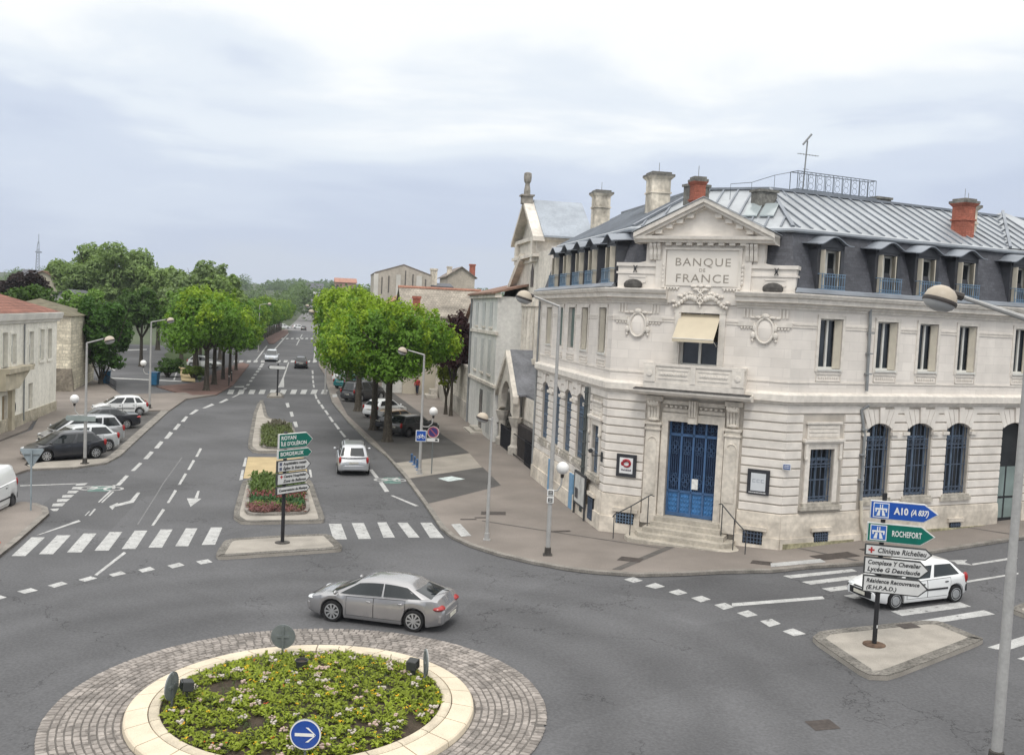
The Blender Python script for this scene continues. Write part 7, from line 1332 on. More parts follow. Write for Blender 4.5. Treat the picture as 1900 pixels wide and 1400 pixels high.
def make_car(name, label, cat, paint, L=4.0, W=1.7, H=1.45, wb=2.5, fo=.8, deck=None, cab=None, belt=(.9, .95), r=.30, rim='alloy', doors=4, roofmat=None, bumper=None, group=None, sidewin=((.06, .47), (.53, .94)), rails=False, tail='high', rearglass=True, strip=False, vault=.03):
    """one car: x forward. deck = (x, z) upper line of the lower body; cab = (windscreen foot, roof front, roof rear, rear glass foot)"""
    t = thing(name, label, cat, (0, 0, 0), 0, group)
    xf, xr = L / 2 - fo, L / 2 - fo - wb; hw = W / 2
    arch = r + .055
    xs = sorted({round(-L / 2 + L * k / 30, 4) for k in range(31)} | {round(c + arch * math.cos(math.pi * k / 10), 4) for c in (xf, xr) for k in range(11)} | {round(c + s_ * (arch + .015), 4) for c in (xf, xr) for s_ in (-1, 1)})
    def wid(x):
        e = max(0, (abs(x) - L / 2 + .55) / .55); return hw * (1 - .16 * e ** 2.4)
    def zs(x):
        z = .17 + max(0, (abs(x) - L / 2 + .5)) * .2
        for c in (xf, xr):
            d = abs(x - c)
            if d < arch: z = max(z, r + math.sqrt(max(0, arch * arch - d * d)) - .01)
        return z
    def zd(x): return lerp_tab(deck, x)
    def section(x):
        w_, a, b = wid(x), zs(x), zd(x); m = a + (b - a) * .5
        a2 = min(a, b - .12)
        sh = min(.09, (b - a2) * .4)
        return [(0, a2), (w_ * .93, a2), (w_ * .985, a2 + (b - a2) * .14), (w_, m), (w_ * .992, a2 + (b - a2) * .72), (w_ * .955, b - sh * .35), (w_ * .86, b + .0), (w_ * .5, b + .028), (0, b + .036)]
    def side_y(x, z):
        s_ = section(x)
        for (y0, z0), (y1, z1) in zip(s_[1:6], s_[2:7]):
            if z0 <= z <= z1: return y0 + (y1 - y0) * (z - z0) / max(1e-6, z1 - z0)
        return s_[3][0]
    b = MB(); n = 16; pts = []
    for x in xs:
        s_ = section(x); ring = [(x, y, z) for y, z in s_] + [(x, -y, z) for y, z in s_[-2:0:-1]]; pts += ring
    m = len(xs); b.add(pts, [(i * n + k, i * n + (k + 1) % n, (i + 1) * n + (k + 1) % n, (i + 1) * n + k) for i in range(m - 1) for k in range(n)])
    # rounded nose and tail caps
    for i0, sx in ((0, -1), (m - 1, 1)):
        base = i0 * n; c = Vector((xs[i0], 0, sum(p[1] for p in section(xs[i0])) / 9)); ring = []
        cap = [tuple(Vector((p[0] + sx * .05, p[1] * .93, c.z + (p[2] - c.z) * .86))) for p in pts[base:base + n]]
        cap2 = [tuple(Vector((p[0] + sx * .06, p[1] * .8, c.z + (p[2] - c.z) * .7))) for p in pts[base:base + n]]
        b.add(pts[base:base + n] + cap + cap2, [(k, (k + 1) % n, n + (k + 1) % n, n + k) for k in range(n)] + [(n + k, n + (k + 1) % n, 2 * n + (k + 1) % n, 2 * n + k) for k in range(n)] + [tuple(range(2 * n, 3 * n))])
    body = b.build('body', paint, t, smooth=38)
    # cabin: rings from the belt line up to the roof
    xw, x1, x2, x3 = cab
    def outline(fx, rx, w_, nf=.14, side=10):
        pts = []; 
        for k in range(side + 1): x = rx + (fx - rx) * k / side; pts.append((x, w_ * (1 - .05 * abs(2 * k / side - 1) ** 3)))
        fr_ = [(fx + nf * math.sin(math.pi * (k + 1) / 6), w_ * .95 * math.cos(math.pi * (k + 1) / 6)) for k in range(5)]
        rr_ = [(rx - nf * .8 * math.sin(math.pi * (k + 1) / 6), -w_ * .95 * math.cos(math.pi * (k + 1) / 6)) for k in range(5)]
        return pts + fr_ + [(x, -y) for x, y in pts[::-1]] + rr_
    def zb(x): return lerp_tab([(x3, belt[1]), (xw, belt[0])], x)
    o0 = outline(xw, x3, hw * .90); o1 = outline(x1, x2, hw * .725, .10); o2 = outline(x1 - .10, x2 + .08, hw * .62, .08); o3 = outline(x1 - .45, x2 + .4, hw * .34, .05)
    xm_, hl_ = (x1 + x2) / 2, (x1 - x2) / 2 + .05
    vz = lambda x: vault * min(1.3, abs((x - xm_) / hl_)) ** 2
    rings = [[(x, y, zb(x) - .03) for x, y in o0], [(x, y, H - .085 - vz(x)) for x, y in o1], [(x, y, H - .022 - vz(x) * .95) for x, y in o2], [(x, y, H - vz(x) * .9) for x, y in o3]]
    K = len(o0); b = MB(); b.add([p for q in rings for p in q], [(i * K + k, i * K + (k + 1) % K, (i + 1) * K + (k + 1) % K, (i + 1) * K + k) for i in range(3) for k in range(K)] + [tuple(range(3 * K, 4 * K))])
    b.build('cabin', roofmat or paint, t, smooth=50)
    def cab_pt(i, f, v, out=.008):
        """point on the cabin wall: outline index i+f, height fraction v"""
        i0 = int(i) % K; f = i - int(i); a0, a1 = Vector(rings[0][i0]), Vector(rings[0][(i0 + 1) % K]); c0, c1 = Vector(rings[1][i0]), Vector(rings[1][(i0 + 1) % K])
        p = (a0.lerp(a1, f)).lerp(c0.lerp(c1, f), v); tx = a1 - a0; up = c0 - a0; nn = tx.cross(up).normalized()
        if nn.dot(Vector((p.x - (xw + x3) / 2 * .5 - (x1 + x2) / 4, p.y, 0.3))) < 0: nn = -nn
        return p + nn * out
    def pane(name, i0, i1, v0, v1, mat=cglass, trim0=0, trim1=0, nseg=None):
        b = MB(); ns = nseg or max(2, int(abs(i1 - i0) * 2)); P = []
        for k in range(ns + 1):
            i = i0 + (i1 - i0) * k / ns
            P.append((cab_pt(i, 0, v0), cab_pt(i + trim0 * (1 - k / ns) - trim1 * (k / ns), 0, v1)))
        pts = [q for p in P for q in p]; b.add(pts, [(2 * k, 2 * k + 1, 2 * k + 3, 2 * k + 2) for k in range(ns)]); return b.build(name, mat, t, smooth=60)
    for a, c in sidewin:
        pane('side_window', c * 10, a * 10, .07, .94); pane('side_window', K - 5 - 11 + (10 - c * 10), K - 5 - 11 + (10 - a * 10), .07, .94)
    pane('windscreen', 10.15, 15.85, .05, .95)
    if rearglass: pane('rear_window', K - 4.75, K - .25, .12 if tail != 'low' else .06, .9)
    # wheels
    for c in (xf, xr):
        for s_ in (-1, 1):
            q = MB(); yc = s_ * (hw - .10)
            q.lathe([(r * .70, -.085), (r * .93, -.095), (r, -.06), (r, .06), (r * .93, .095), (r * .70, .085)], 22, (c, yc, r), 'y'); wh = q.build('wheel', tyre_m, t, smooth=40)
            q = MB(); yo = yc + s_ * .082
            q.lathe([(r * .73, -.005 * s_), (r * .73, .012 * s_), (r * .65, .014 * s_), (r * .62, -.02 * s_)], 22, (c, yo, r), 'y')
            if rim == 'alloy':
                for k in range(9): a_ = 6.2832 * k / 9; d1 = Vector((math.cos(a_), 0, math.sin(a_))); d2 = Vector((-math.sin(a_), 0, math.cos(a_))); q.prism([Vector((c, yo - .012 * s_, r)) + d2 * r * .05 * e for e in (-1, 1)] + [Vector((c, yo - .012 * s_, r)) + d1 * r * .67 + d2 * r * .095 * e for e in (1, -1)], [Vector((c, yo + .014 * s_, r)) + d2 * r * .05 * e for e in (-1, 1)] + [Vector((c, yo + .014 * s_, r)) + d1 * r * .67 + d2 * r * .095 * e for e in (1, -1)])
                q.lathe([(r * .15, 0), (r * .13, .02 * s_)], 10, (c, yo, r), 'y')
            else: q.lathe([(r * .58, -.01 * s_), (r * .5, .012 * s_), (r * .25, .02 * s_), (.01, .022 * s_)], 16, (c, yo, r), 'y')
            q.build('rim', rim_m if rim == 'alloy' else (M('hubcap', (.33, .34, .35), rough=.4, metal=.4, n=(20, .2)) if rim == 'cap' else steel_m), wh, smooth=30)
            q = MB(); q.lathe([(r * .55, -.06 * s_), (r * .56, -.03 * s_)], 16, (c, yo, r), 'y'); q.build('brake_drum', plast, wh)
    # doors with handles: slightly proud skins over dark backings that paint in the gap shade
    dr = [(x3 * .32 + xw * .68 - .55, xw - .12)] if doors == 2 else [((xr + xf) / 2 - .02, xf - arch - .10), (xr + arch * .75, (xr + xf) / 2 - .045)]
    if doors == 2: dr = [(xr + arch + .18, xf - arch - .10)]
    for s_ in (-1, 1):
        for x0, x1_ in dr:
            q = MB(); P = []; nx_, nz_ = 8, 6
            for i in range(nx_ + 1):
                x = x0 + (x1_ - x0) * i / nx_; zlo = max(.3, zs(x) + .06); zhi = zd(x) - .055
                for j in range(nz_ + 1): z = zlo + (zhi - zlo) * j / nz_; P.append((x, s_ * (side_y(x, z) + .007), z))
            q.add(P, [(i * (nz_ + 1) + j, i * (nz_ + 1) + j + 1, (i + 1) * (nz_ + 1) + j + 1, (i + 1) * (nz_ + 1) + j) for i in range(nx_) for j in range(nz_)])
            bd = [i * (nz_ + 1) for i in range(nx_ + 1)]
            d = q.build('door', paint, t, smooth=50)
            q = MB(); ce = Vector((sum(p[0] for p in P) / len(P), 0, sum(p[2] for p in P) / len(P))); G_ = [(p[0] + math.copysign(.016, p[0] - ce.x) * (i_ // (nz_ + 1) in (0, nx_)), p[1] - s_ * .0045, p[2] + math.copysign(.014, p[2] - ce.z) * (i_ % (nz_ + 1) in (0, nz_))) for i_, p in enumerate(P)]; q.add(G_, [(i * (nz_ + 1) + j, i * (nz_ + 1) + j + 1, (i + 1) * (nz_ + 1) + j + 1, (i + 1) * (nz_ + 1) + j) for i in range(nx_) for j in range(nz_)]); q.build('door_gap_shade', plast, d)  # larger dark skin behind the door paints in the shade of its gap
            q = MB(); xh = x0 + .16; zh = zd(x0) - .17; q.ell((xh, s_ * (side_y(xh, zh) + .015), zh), (.09, .022, .022), 8, 5); q.build('handle', paint if not strip else plast, d, smooth=60)
    if strip:
        for s_ in (-1, 1): q = MB(); q.prism([(xr + arch + .04, s_ * (hw + .0), .50), (xf - arch - .04, s_ * (hw + .0), .50), (xf - arch - .04, s_ * (hw + .0), .57), (xr + arch + .04, s_ * (hw + .0), .57)], [(xr + arch + .04, s_ * (hw + .022), .51), (xf - arch - .04, s_ * (hw + .022), .51), (xf - arch - .04, s_ * (hw + .022), .56), (xr + arch + .04, s_ * (hw + .022), .56)]); q.build('side_strip', plast, t)
    # lamps, plates, bumpers, mirrors
    zn, zt = zd(L / 2 - .12), zd(-L / 2 + .1)
    for s_ in (-1, 1):
        q = MB(); q.ell((L / 2 - .15, s_ * (hw * .70), zn - .06), (.2, .2, .075), 12, 6); q.build('headlight', lampw, t, smooth=60)
        q = MB()
        if tail == 'high': q.ell((-L / 2 + .06, s_ * hw * .83, min(zt, belt[1]) - .14), (.11, .075, .19), 10, 6)
        else: q.ell((-L / 2 + .17, s_ * hw * .72, zt - .19), (.24, .24, .10), 12, 6)
        q.build('tail_light', lampr, t, smooth=60)
        xm = xw - .22; q = MB(); q.ell((xm, s_ * (hw + .09), zb(xm) + .07), (.06, .10, .065), 10, 6); q.build('mirror', paint if bumper is None else plast, t, smooth=60)
        q = MB(); q.tube([(xm, s_ * hw * .9, zb(xm) + .02), (xm, s_ * (hw + .05), zb(xm) + .05)], .02, 5); q.build('mirror_arm', plast, t)
    bmat = bumper or paint
    for sx in (-1, 1):
        q = MB(); x0 = sx * (L / 2 - .02); P = []
        for k in range(9):
            a = -1 + 2 * k / 8; y = a * hw * .9; x = x0 + sx * (.125 - .12 * abs(a) ** 3)
            P.append((x, y))
        q.prism([(x, y, .33) for x, y in P] + [(x0 - sx * .2, hw * .86, .33), (x0 - sx * .2, -hw * .86, .33)], [(x, y, .56) for x, y in P] + [(x0 - sx * .2, hw * .86, .56), (x0 - sx * .2, -hw * .86, .56)]); q.build('bumper', bmat, t, bevel=.02)
        q = MB(); xp = x0 + sx * .127; zp = .40 if not (sx < 0 and tail == 'high' and bumper is None) else .62; xp = xp if zp < .5 else x0 + sx * .068
        q.box(min(xp, xp + sx * .012), max(xp, xp + sx * .012), -.26, .26, zp, zp + .11); q.build('number_plate', platem, t)
        if sx > 0: q = MB(); q.box(x0 + .02, x0 + .075, -hw * .42, hw * .42, zn - .13, zn - .05); q.build('grille', plast, t)
    if rails:
        for s_ in (-1, 1): q = MB(); q.tube([(x2 + .1, s_ * hw * .64, H - .03), (x2 + .25, s_ * hw * .64, H + .045), (x1 - .3, s_ * hw * .64, H + .045), (x1 - .12, s_ * hw * .64, H - .03)], .022, 6); q.build('roof_rail', plast, t)
    if tail == 'low':
        q = MB(); q.tube([(x3 - .12, -.3, zb(x3) + .05), (x3 + .25, .12, zb(x3) + .235)], .016, 5); q.build('wiper', plast, t)
    t['axles'] = (xf, xr, hw - .10)
    return t
def place(o, x, y, head):
    h = R(head); e = .5; n = Vector((-(gz(x + e, y) - gz(x - e, y)), -(gz(x, y + e) - gz(x, y - e)), 2 * e)).normalized()
    f = Vector((math.cos(h), math.sin(h), 0)); f = (f - n * f.dot(n)).normalized(); l = n.cross(f)
    k_ = o.get('size', 1.0); f, l, n = f * k_, l * k_, n * k_
    o.matrix_world = Matrix(((f.x, l.x, n.x, x), (f.y, l.y, n.y, y), (f.z, l.z, n.z, gz(x, y) + o.get('lift', .012)), (0, 0, 0, 1)))
def by_wheel(o, px, py, head, axle='rear', side='right', lift=.012):
    """stand the car so that one wheel touches the ground at (px, py)"""
    xf, xr, hy = o['axles']; lx = {'rear': xr, 'front': xf, 'mid': (xf + xr) / 2}[axle]; ly = hy if side == 'left' else -hy
    h = R(head); k_ = o.get('size', 1.0); c, s = math.cos(h) * k_, math.sin(h) * k_; o['lift'] = lift
    place(o, px - (c * lx - s * ly), py - (s * lx + c * ly), head)
silver = paintm('silver', (.45, .46, .475), .5); greyp = paintm('grey', (.34, .335, .34), .6, .26); whitep = paintm('white', (.70, .71, .71)); blackp = paintm('black', (.008, .009, .011)); darkp = paintm('dark_blue_grey', (.014, .016, .022), .1); tealp = paintm('teal', (.02, .19, .20)); goldp = paintm('tan', (.34, .19, .07), .2)
# grey fastback rounding the island
c = make_car('grey_fastback', 'metallic grey five door fastback turning round the flower island', 'car', greyp, 4.48, 1.80, 1.44, 2.725, .88,
    deck=[(-2.24, .72), (-2.18, .93), (-2.03, 1.03), (-1.6, 1.0), (-.6, .965), (.6, .925), (1.2, .91), (1.75, .84), (2.08, .76), (2.24, .64)], cab=(1.42, .62, -1.22, -1.98), belt=(.91, 1.00), r=.335, sidewin=((.10, .485), (.505, .93)), tail='low', vault=.11)
c['size'] = .92; by_wheel(c, -3.65, 27.22, 164.8, 'mid', 'left')
c = make_car('white_hatchback', 'white five door hatchback with black bumpers behind the motorway signs', 'car', whitep, 3.71, 1.63, 1.395, 2.472, .70,
    deck=[(-1.85, .70), (-1.78, .92), (-1.2, .92), (.4, .89), (.95, .87), (1.4, .76), (1.75, .66), (1.85, .58)], cab=(1.02, .30, -1.30, -1.70), belt=(.88, .93), r=.285, rim='cap', bumper=plast, strip=True)
c['size'] = .95; by_wheel(c, 13.21, 29.86, 199.9, 'mid', 'left')
mpv_deck = [(-2.0, .72), (-1.95, .98), (-1.2, .98), (.3, .95), (.95, .93), (1.4, .84), (1.8, .72), (2.02, .60)]
c = make_car('silver_people_carrier', 'silver people carrier with black roof rails driving away up the avenue', 'car', silver, 4.02, 1.74, 1.63, 2.6, .82, deck=mpv_deck, cab=(1.18, .42, -1.62, -1.92), belt=(.95, 1.02), r=.31, rails=True)
by_wheel(c, -9.12, 51.95, 101.4, 'rear', 'left')
c = make_car('white_people_carrier', 'pale silver people carrier driving towards the camera beside the far crossing', 'car', paintm('pale_silver', (.55, .58, .62), .2), 4.3, 1.78, 1.62, 2.7, .85, deck=[(-2.15, .72), (-2.1, .98), (.3, .95), (1.1, .93), (1.6, .80), (2.0, .68), (2.15, .58)], cab=(1.45, .5, -1.6, -1.95), belt=(.94, 1.0), r=.31)
place(c, -33.72, 135.6, 281.4)
c = make_car('black_hatchback', 'small black car driving away between the two far crossings', 'car', blackp, 3.9, 1.68, 1.5, 2.45, .75, deck=[(-1.95, .72), (-1.9, .96), (.4, .92), (1.0, .9), (1.5, .78), (1.95, .6)], cab=(1.1, .35, -1.45, -1.82), belt=(.92, .98), r=.3)
place(c, -27.35, 125.4, 101.4)
# cars parked in echelon on the left
PG, PR = 'cars parked slantwise in the left bay', 'cars parked under the right hand plane trees'
hatch_deck = [(-1.99, .74), (-1.92, 1.0), (-1.2, .98), (.4, .94), (1.0, .92), (1.5, .82), (1.85, .68), (1.99, .58)]
c = make_car('dark_hatchback', 'dark blue-black hatchback at the near end of the left parking bay', 'car', darkp, 3.99, 1.70, 1.49, 2.575, .83, deck=hatch_deck, cab=(1.22, .40, -1.35, -1.80), belt=(.93, 1.0), r=.31, group=PG)
by_wheel(c, -22.75, 53.05, 224, 'rear', 'left', .06)
c = make_car('silver_hatchback', 'pale silver hatchback half hidden behind the dark hatchback', 'car', paintm('light_silver', (.52, .54, .55), .3), 4.1, 1.72, 1.5, 2.58, .85, deck=[(-2.05, .74), (-1.98, 1.0), (-1.2, .98), (.4, .94), (1.0, .92), (1.55, .82), (1.9, .68), (2.05, .58)], cab=(1.25, .45, -1.4, -1.86), belt=(.93, 1.0), r=.31, group=PG)
by_wheel(c, -23.15, 55.6, 224, 'rear', 'left', .06)
c = make_car('silver_minivan', 'long silver minivan with dark side glass in the left parking bay', 'car', silver, 4.52, 1.81, 1.69, 2.80, .90, deck=[(-2.26, .74), (-2.2, 1.05), (.3, 1.0), (1.0, .96), (1.6, .82), (2.1, .68), (2.26, .58)], cab=(1.7, .62, -1.75, -2.15), belt=(.96, 1.06), r=.32, group=PG, sidewin=((.03, .30), (.33, .62), (.66, .93)))
by_wheel(c, -24.07, 58.26, 222, 'rear', 'left', .06)
c = make_car('dark_saloon', 'dark grey saloon between the silver minivan and the white hatchback', 'car', darkp, 4.4, 1.71, 1.40, 2.6, .85, deck=[(-2.2, .70), (-2.12, .95), (-1.5, .98), (.4, .92), (1.0, .9), (1.7, .76), (2.05, .64), (2.2, .55)], cab=(1.1, .35, -.75, -1.45), belt=(.91, .97), r=.30, group=PG, tail='low')
by_wheel(c, -25.65, 64.55, 222, 'rear', 'left', .06)
c = make_car('white_hatchback', 'white five door hatchback at the far end of the left parking bay', 'car', whitep, 3.73, 1.61, 1.42, 2.443, .72, deck=[(-1.86, .70), (-1.79, .93), (.4, .90), (.95, .88), (1.4, .78), (1.75, .66), (1.86, .56)], cab=(1.05, .30, -1.28, -1.70), belt=(.89, .94), r=.285, rim='cap', strip=True, group=PG, sidewin=((.05, .22), (.27, .56), (.61, .94)))
by_wheel(c, -27.48, 71.59, 206, 'rear', 'left', .06)
# cars parked on the right
c = make_car('black_hatchback', 'old black hatchback nearest the bicycle sign under the right trees', 'car', blackp, 4.0, 1.66, 1.42, 2.47, .8, deck=[(-2.0, .72), (-1.93, .95), (.4, .9), (1.0, .88), (1.55, .8), (1.9, .7), (2.0, .58)], cab=(1.02, .3, -1.45, -1.82), belt=(.89, .95), r=.29, rim='steel', group=PR, roofmat=blackp)
by_wheel(c, -6.95, 66.15, 54, 'rear', 'right', .14)
c = make_car('tan_roofed_car', 'dark car with a tan coloured roof just behind the old black hatchback', 'car', darkp, 4.1, 1.7, 1.43, 2.5, .8, deck=[(-2.05, .72), (-1.98, .96), (.4, .92), (1.0, .9), (1.6, .78), (2.05, .58)], cab=(1.05, .3, -1.3, -1.8), belt=(.9, .96), r=.3, group=PR, roofmat=goldp)
by_wheel(c, -8.35, 69.1, 54, 'rear', 'right', .14)
c = make_car('white_hatchback', 'white three door hatchback between the second and third right hand trunks', 'car', whitep, 3.83, 1.65, 1.43, 2.44, .76, deck=[(-1.91, .72), (-1.84, .97), (.4, .91), (.95, .88), (1.45, .78), (1.8, .66), (1.91, .56)], cab=(1.08, .28, -1.3, -1.74), belt=(.89, .98), r=.29, group=PR, doors=2, sidewin=((.08, .36), (.42, .94)), bumper=None)
by_wheel(c, -10.05, 75.77, 60, 'rear', 'right', .14)
c = make_car('dark_van', 'dark grey estate van beyond the white three door hatchback', 'van', paintm('anthracite', (.035, .036, .04), .3), 4.7, 1.82, 1.85, 2.9, .9, deck=[(-2.35, .74), (-2.3, 1.08), (.6, 1.05), (1.2, 1.0), (1.8, .86), (2.2, .72), (2.35, .6)], cab=(1.75, .85, -2.0, -2.26), belt=(1.0, 1.08), r=.33, group=PR, sidewin=((.03, .28), (.32, .60), (.64, .93)))
by_wheel(c, -13.54, 86.96, 60, 'rear', 'right', .14)
c = make_car('teal_hatchback', 'teal green hatchback parked beyond the dark van', 'car', tealp, 3.9, 1.66, 1.42, 2.5, .76, deck=[(-1.95, .72), (-1.9, .95), (.4, .9), (1.0, .88), (1.5, .78), (1.95, .58)], cab=(1.05, .3, -1.35, -1.8), belt=(.89, .95), r=.29, group=PR)
by_wheel(c, -16.6, 98.4, 60, 'rear', 'right', .14)
tl = c
c = make_car('white_car', 'white car roof glimpsed beyond the teal hatchback', 'car', whitep, 3.9, 1.66, 1.45, 2.5, .76, deck=[(-1.95, .72), (-1.9, .95), (.4, .9), (1.0, .88), (1.5, .78), (1.95, .58)], cab=(1.05, .3, -1.35, -1.8), belt=(.89, .95), r=.29, group=PR)
by_wheel(c, -18.0, 105.2, 60, 'rear', 'right', .14)
wcar = c
# white panel van at the left edge
c = make_car('white_van', 'white panel van with a black side strip leaving the left edge', 'van', whitep, 4.0, 1.66, 1.82, 2.6, .72, deck=[(-2.0, .85), (-1.97, 1.15), (.6, 1.1), (1.05, .98), (1.5, .84), (1.85, .7), (2.0, .58)], cab=(1.2, .55, -1.78, -1.97), belt=(1.0, 1.15), r=.29, rim='steel', sidewin=((.66, .93),), doors=2, strip=True, rearglass=True, bumper=plast)
by_wheel(c, -20.85, 40.4, 276, 'rear', 'left')
# far cars at the end of the flat stretch
FG = 'far cars at the end of the avenue'
for i, (x, y, h, src, lb) in enumerate([(-66.3, 306, 101, 'd', 'far dark car on the avenue where the flat stretch ends'), (-70.5, 318, 20, 'w', 'far white car right of the row waiting under the left trees'), (-74.5, 314, 30, 'w', 'far white car in the middle of the row under the left trees'), (-78.5, 322, 25, 'w', 'far white car left in the row under the left trees'), (-64.0, 332, 101, 't', 'far teal car just beyond the far dark car'), (-60.5, 218, 60, 'w', 'white car glimpsed between the left plane trunks'), (-57.0, 205, 60, 'w', 'white car behind the second clump of left plane trunks'), (-37.5, 118, 350, 'w', 'white car in the car park seen under the trees')]):
    s_ = dup({'w': wcar, 't': tl, 'd': [o for o in COL.objects if o.name.startswith('black_hatchback')][0]}[src], label=lb); s_['group'] = FG; s_['lift'] = .03; place(s_, x, y, h)
    s_.name = {'w': 'white_car', 't': 'teal_car', 'd': 'dark_car'}[src]
# ================================================================ street lamps, signs, people
polem = M('lamp_pole_grey', (.36, .355, .345), rough=.5, metal=.1, n=(2, .1), n2=(14, .08)); domem = M('lamp_dome_beige', (.42, .36, .285), rough=.45, spec=.4, n=(3, .12)); bandm = M('lamp_band', (.05, .042, .038), rough=.5, n=(6, .2)); bowlm = M('lamp_bowl', (.40, .40, .40), rough=.25, spec=.5, n=(3, .1)); globem = M('opal_globe', (.74, .73, .71), rough=.3, spec=.5, n=(3, .05)); basem = M('pole_base_dark', (.06, .055, .05), rough=.8, n=(6, .3))
def street_lamp(name, label, x, y, h, arm, rise=.25, head=.30, globe=None, pr=.075, base=True, gh=3.5, group='street lamps round the junction', off=.12):
    """pole, bent arm towards -x or +x, round lamp head; globe = side offset of a low opal ball on a curved bracket"""
    z = gz(x, y) + off; t = thing(name, label, 'street lamp', (x, y, z), 0, group)
    q = MB(); q.tube([(0, 0, -.1), (0, 0, h * .45), (0, 0, h * .46), (0, 0, h)], [pr, pr * .93, pr * .8, pr * .62], 12); q.build('pole', polem, t, smooth=40)
    q = MB(); q.box(-pr * 2, pr * 2, -pr * 2, pr * 2, -.1, .035); q.lathe([(pr * 1.5, 0), (pr * 1.35, .28), (pr * 1.1, .3)], 10); q.build('base_plate', basem if base else polem, t)
    if arm:
        q = MB(); q.tube([(0, 0, h - .02), (arm * .5, 0, h + rise * .5), (arm * .86, 0, h + rise * .9)], [pr * .55, pr * .45, pr * .4], 8); q.build('arm', polem, t, smooth=40)
        q = MB(); q.tube([(arm * .84, 0, h + rise * .88), (arm * .98, 0, h + rise * 1.02)], pr * .75, 8); q.build('joint', bandm, t)
        hx, hz = arm * 1.0 + math.copysign(head * .55, arm), h + rise - head * .45
    else: hx, hz = -pr - head * 1.3, h - .05; q = MB(); q.tube([(0, 0, h - .1), (hx, 0, hz)], pr * .5, 6); q.build('arm', polem, t)
    tilt = Matrix.Rotation(R(-16 if (arm or -1) < 0 else 16) * -1, 3, 'Y'); T_ = lambda px, py, pz: tuple(Vector((hx, 0, hz)) + tilt @ Vector((px, py, pz)))
    q = MB(T_); q.lathe([(head, 0), (head * .99, head * .16), (head * .88, head * .5), (head * .62, head * .78), (head * .3, head * .93), (.005, head * .97)], 22); hd = q.build('lamp_head', domem, t, smooth=60)
    q = MB(T_); q.lathe([(head * 1.03, -head * .16), (head * 1.05, -head * .08), (head * 1.05, .01), (head * 1.0, .03)], 22); q.build('rim', bandm, hd, smooth=40)
    q = MB(T_); q.lathe([(head * .97, -head * .16), (head * .9, -head * .34), (head * .6, -head * .58), (head * .2, -head * .66), (.005, -head * .67)], 22); q.build('bowl', bowlm, hd, smooth=60)
    if globe:
        gz_ = gh; q = MB(); q.tube([(0, 0, gz_ - .75), (globe * .2, 0, gz_ - .86), (globe * .6, 0, gz_ - .85), (globe * .92, 0, gz_ - .66), (globe, 0, gz_ - .3)], .032, 7); br = q.build('globe_bracket', polem, t, smooth=50)
        q = MB(); q.lathe([(.06, gz_ - .36), (.07, gz_ - .24)], 8, (globe, 0, 0)); q.build('collar', bandm, br)
        q = MB(); q.ell((globe, 0, gz_), (.235, .235, .235), 22, 14); q.build('globe', globem, t, smooth=80)
    return t
street_lamp('street_lamp', 'tall grey street lamp standing closest to the camera at the right edge', 9.97, 18.8, 8.85, -1.62, .42, .31, None, .105)
street_lamp('street_lamp', 'tall street lamp with a white globe and two small plates in front of the bank', 1.62, 35.46, 9.2, -1.15, .36, .30, .40, .085, gh=3.27)
street_lamp('street_lamp', 'short grey lamp without an arm on the corner pavement', -.70, 37.74, 4.85, None, 0, .24, None, .07, base=False)
street_lamp('street_lamp', 'street lamp with globe that carries the blue bicycle sign', -4.78, 52.3, 6.5, -1.05, .22, .26, .62, .085, gh=3.45, base=False)
street_lamp('street_lamp', 'street lamp with globe beside the dark hatchback on the left', -22.43, 51.0, 6.4, 1.05, .28, .26, -.6, .085, gh=3.4)
street_lamp('street_lamp', 'street lamp with globe beyond the white hatchback on the left', -28.3, 75.7, 6.75, 1.35, .26, .28, -.55, .09, gh=3.5)
for i, (x, y, arm, lb) in enumerate([(-17.9, 93, -1.4, 'street lamp among the right hand trees beyond the far sign'), (-52.5, 150, 1.5, 'left one of the two lamps rising above the car park trees'), (-45.0, 150, -1.5, 'right one of the two lamps rising above the car park trees'), (-30.5, 150, -1.4, 'distant lamp on the right of the avenue by the grey gable'), (-41.5, 158, 1.4, 'distant lamp standing by the left gravel strip')]):
    street_lamp('street_lamp', lb, x, y, 9.2 if i in (1, 2) else 7.6, arm, .25, .3, None, .09, base=False)
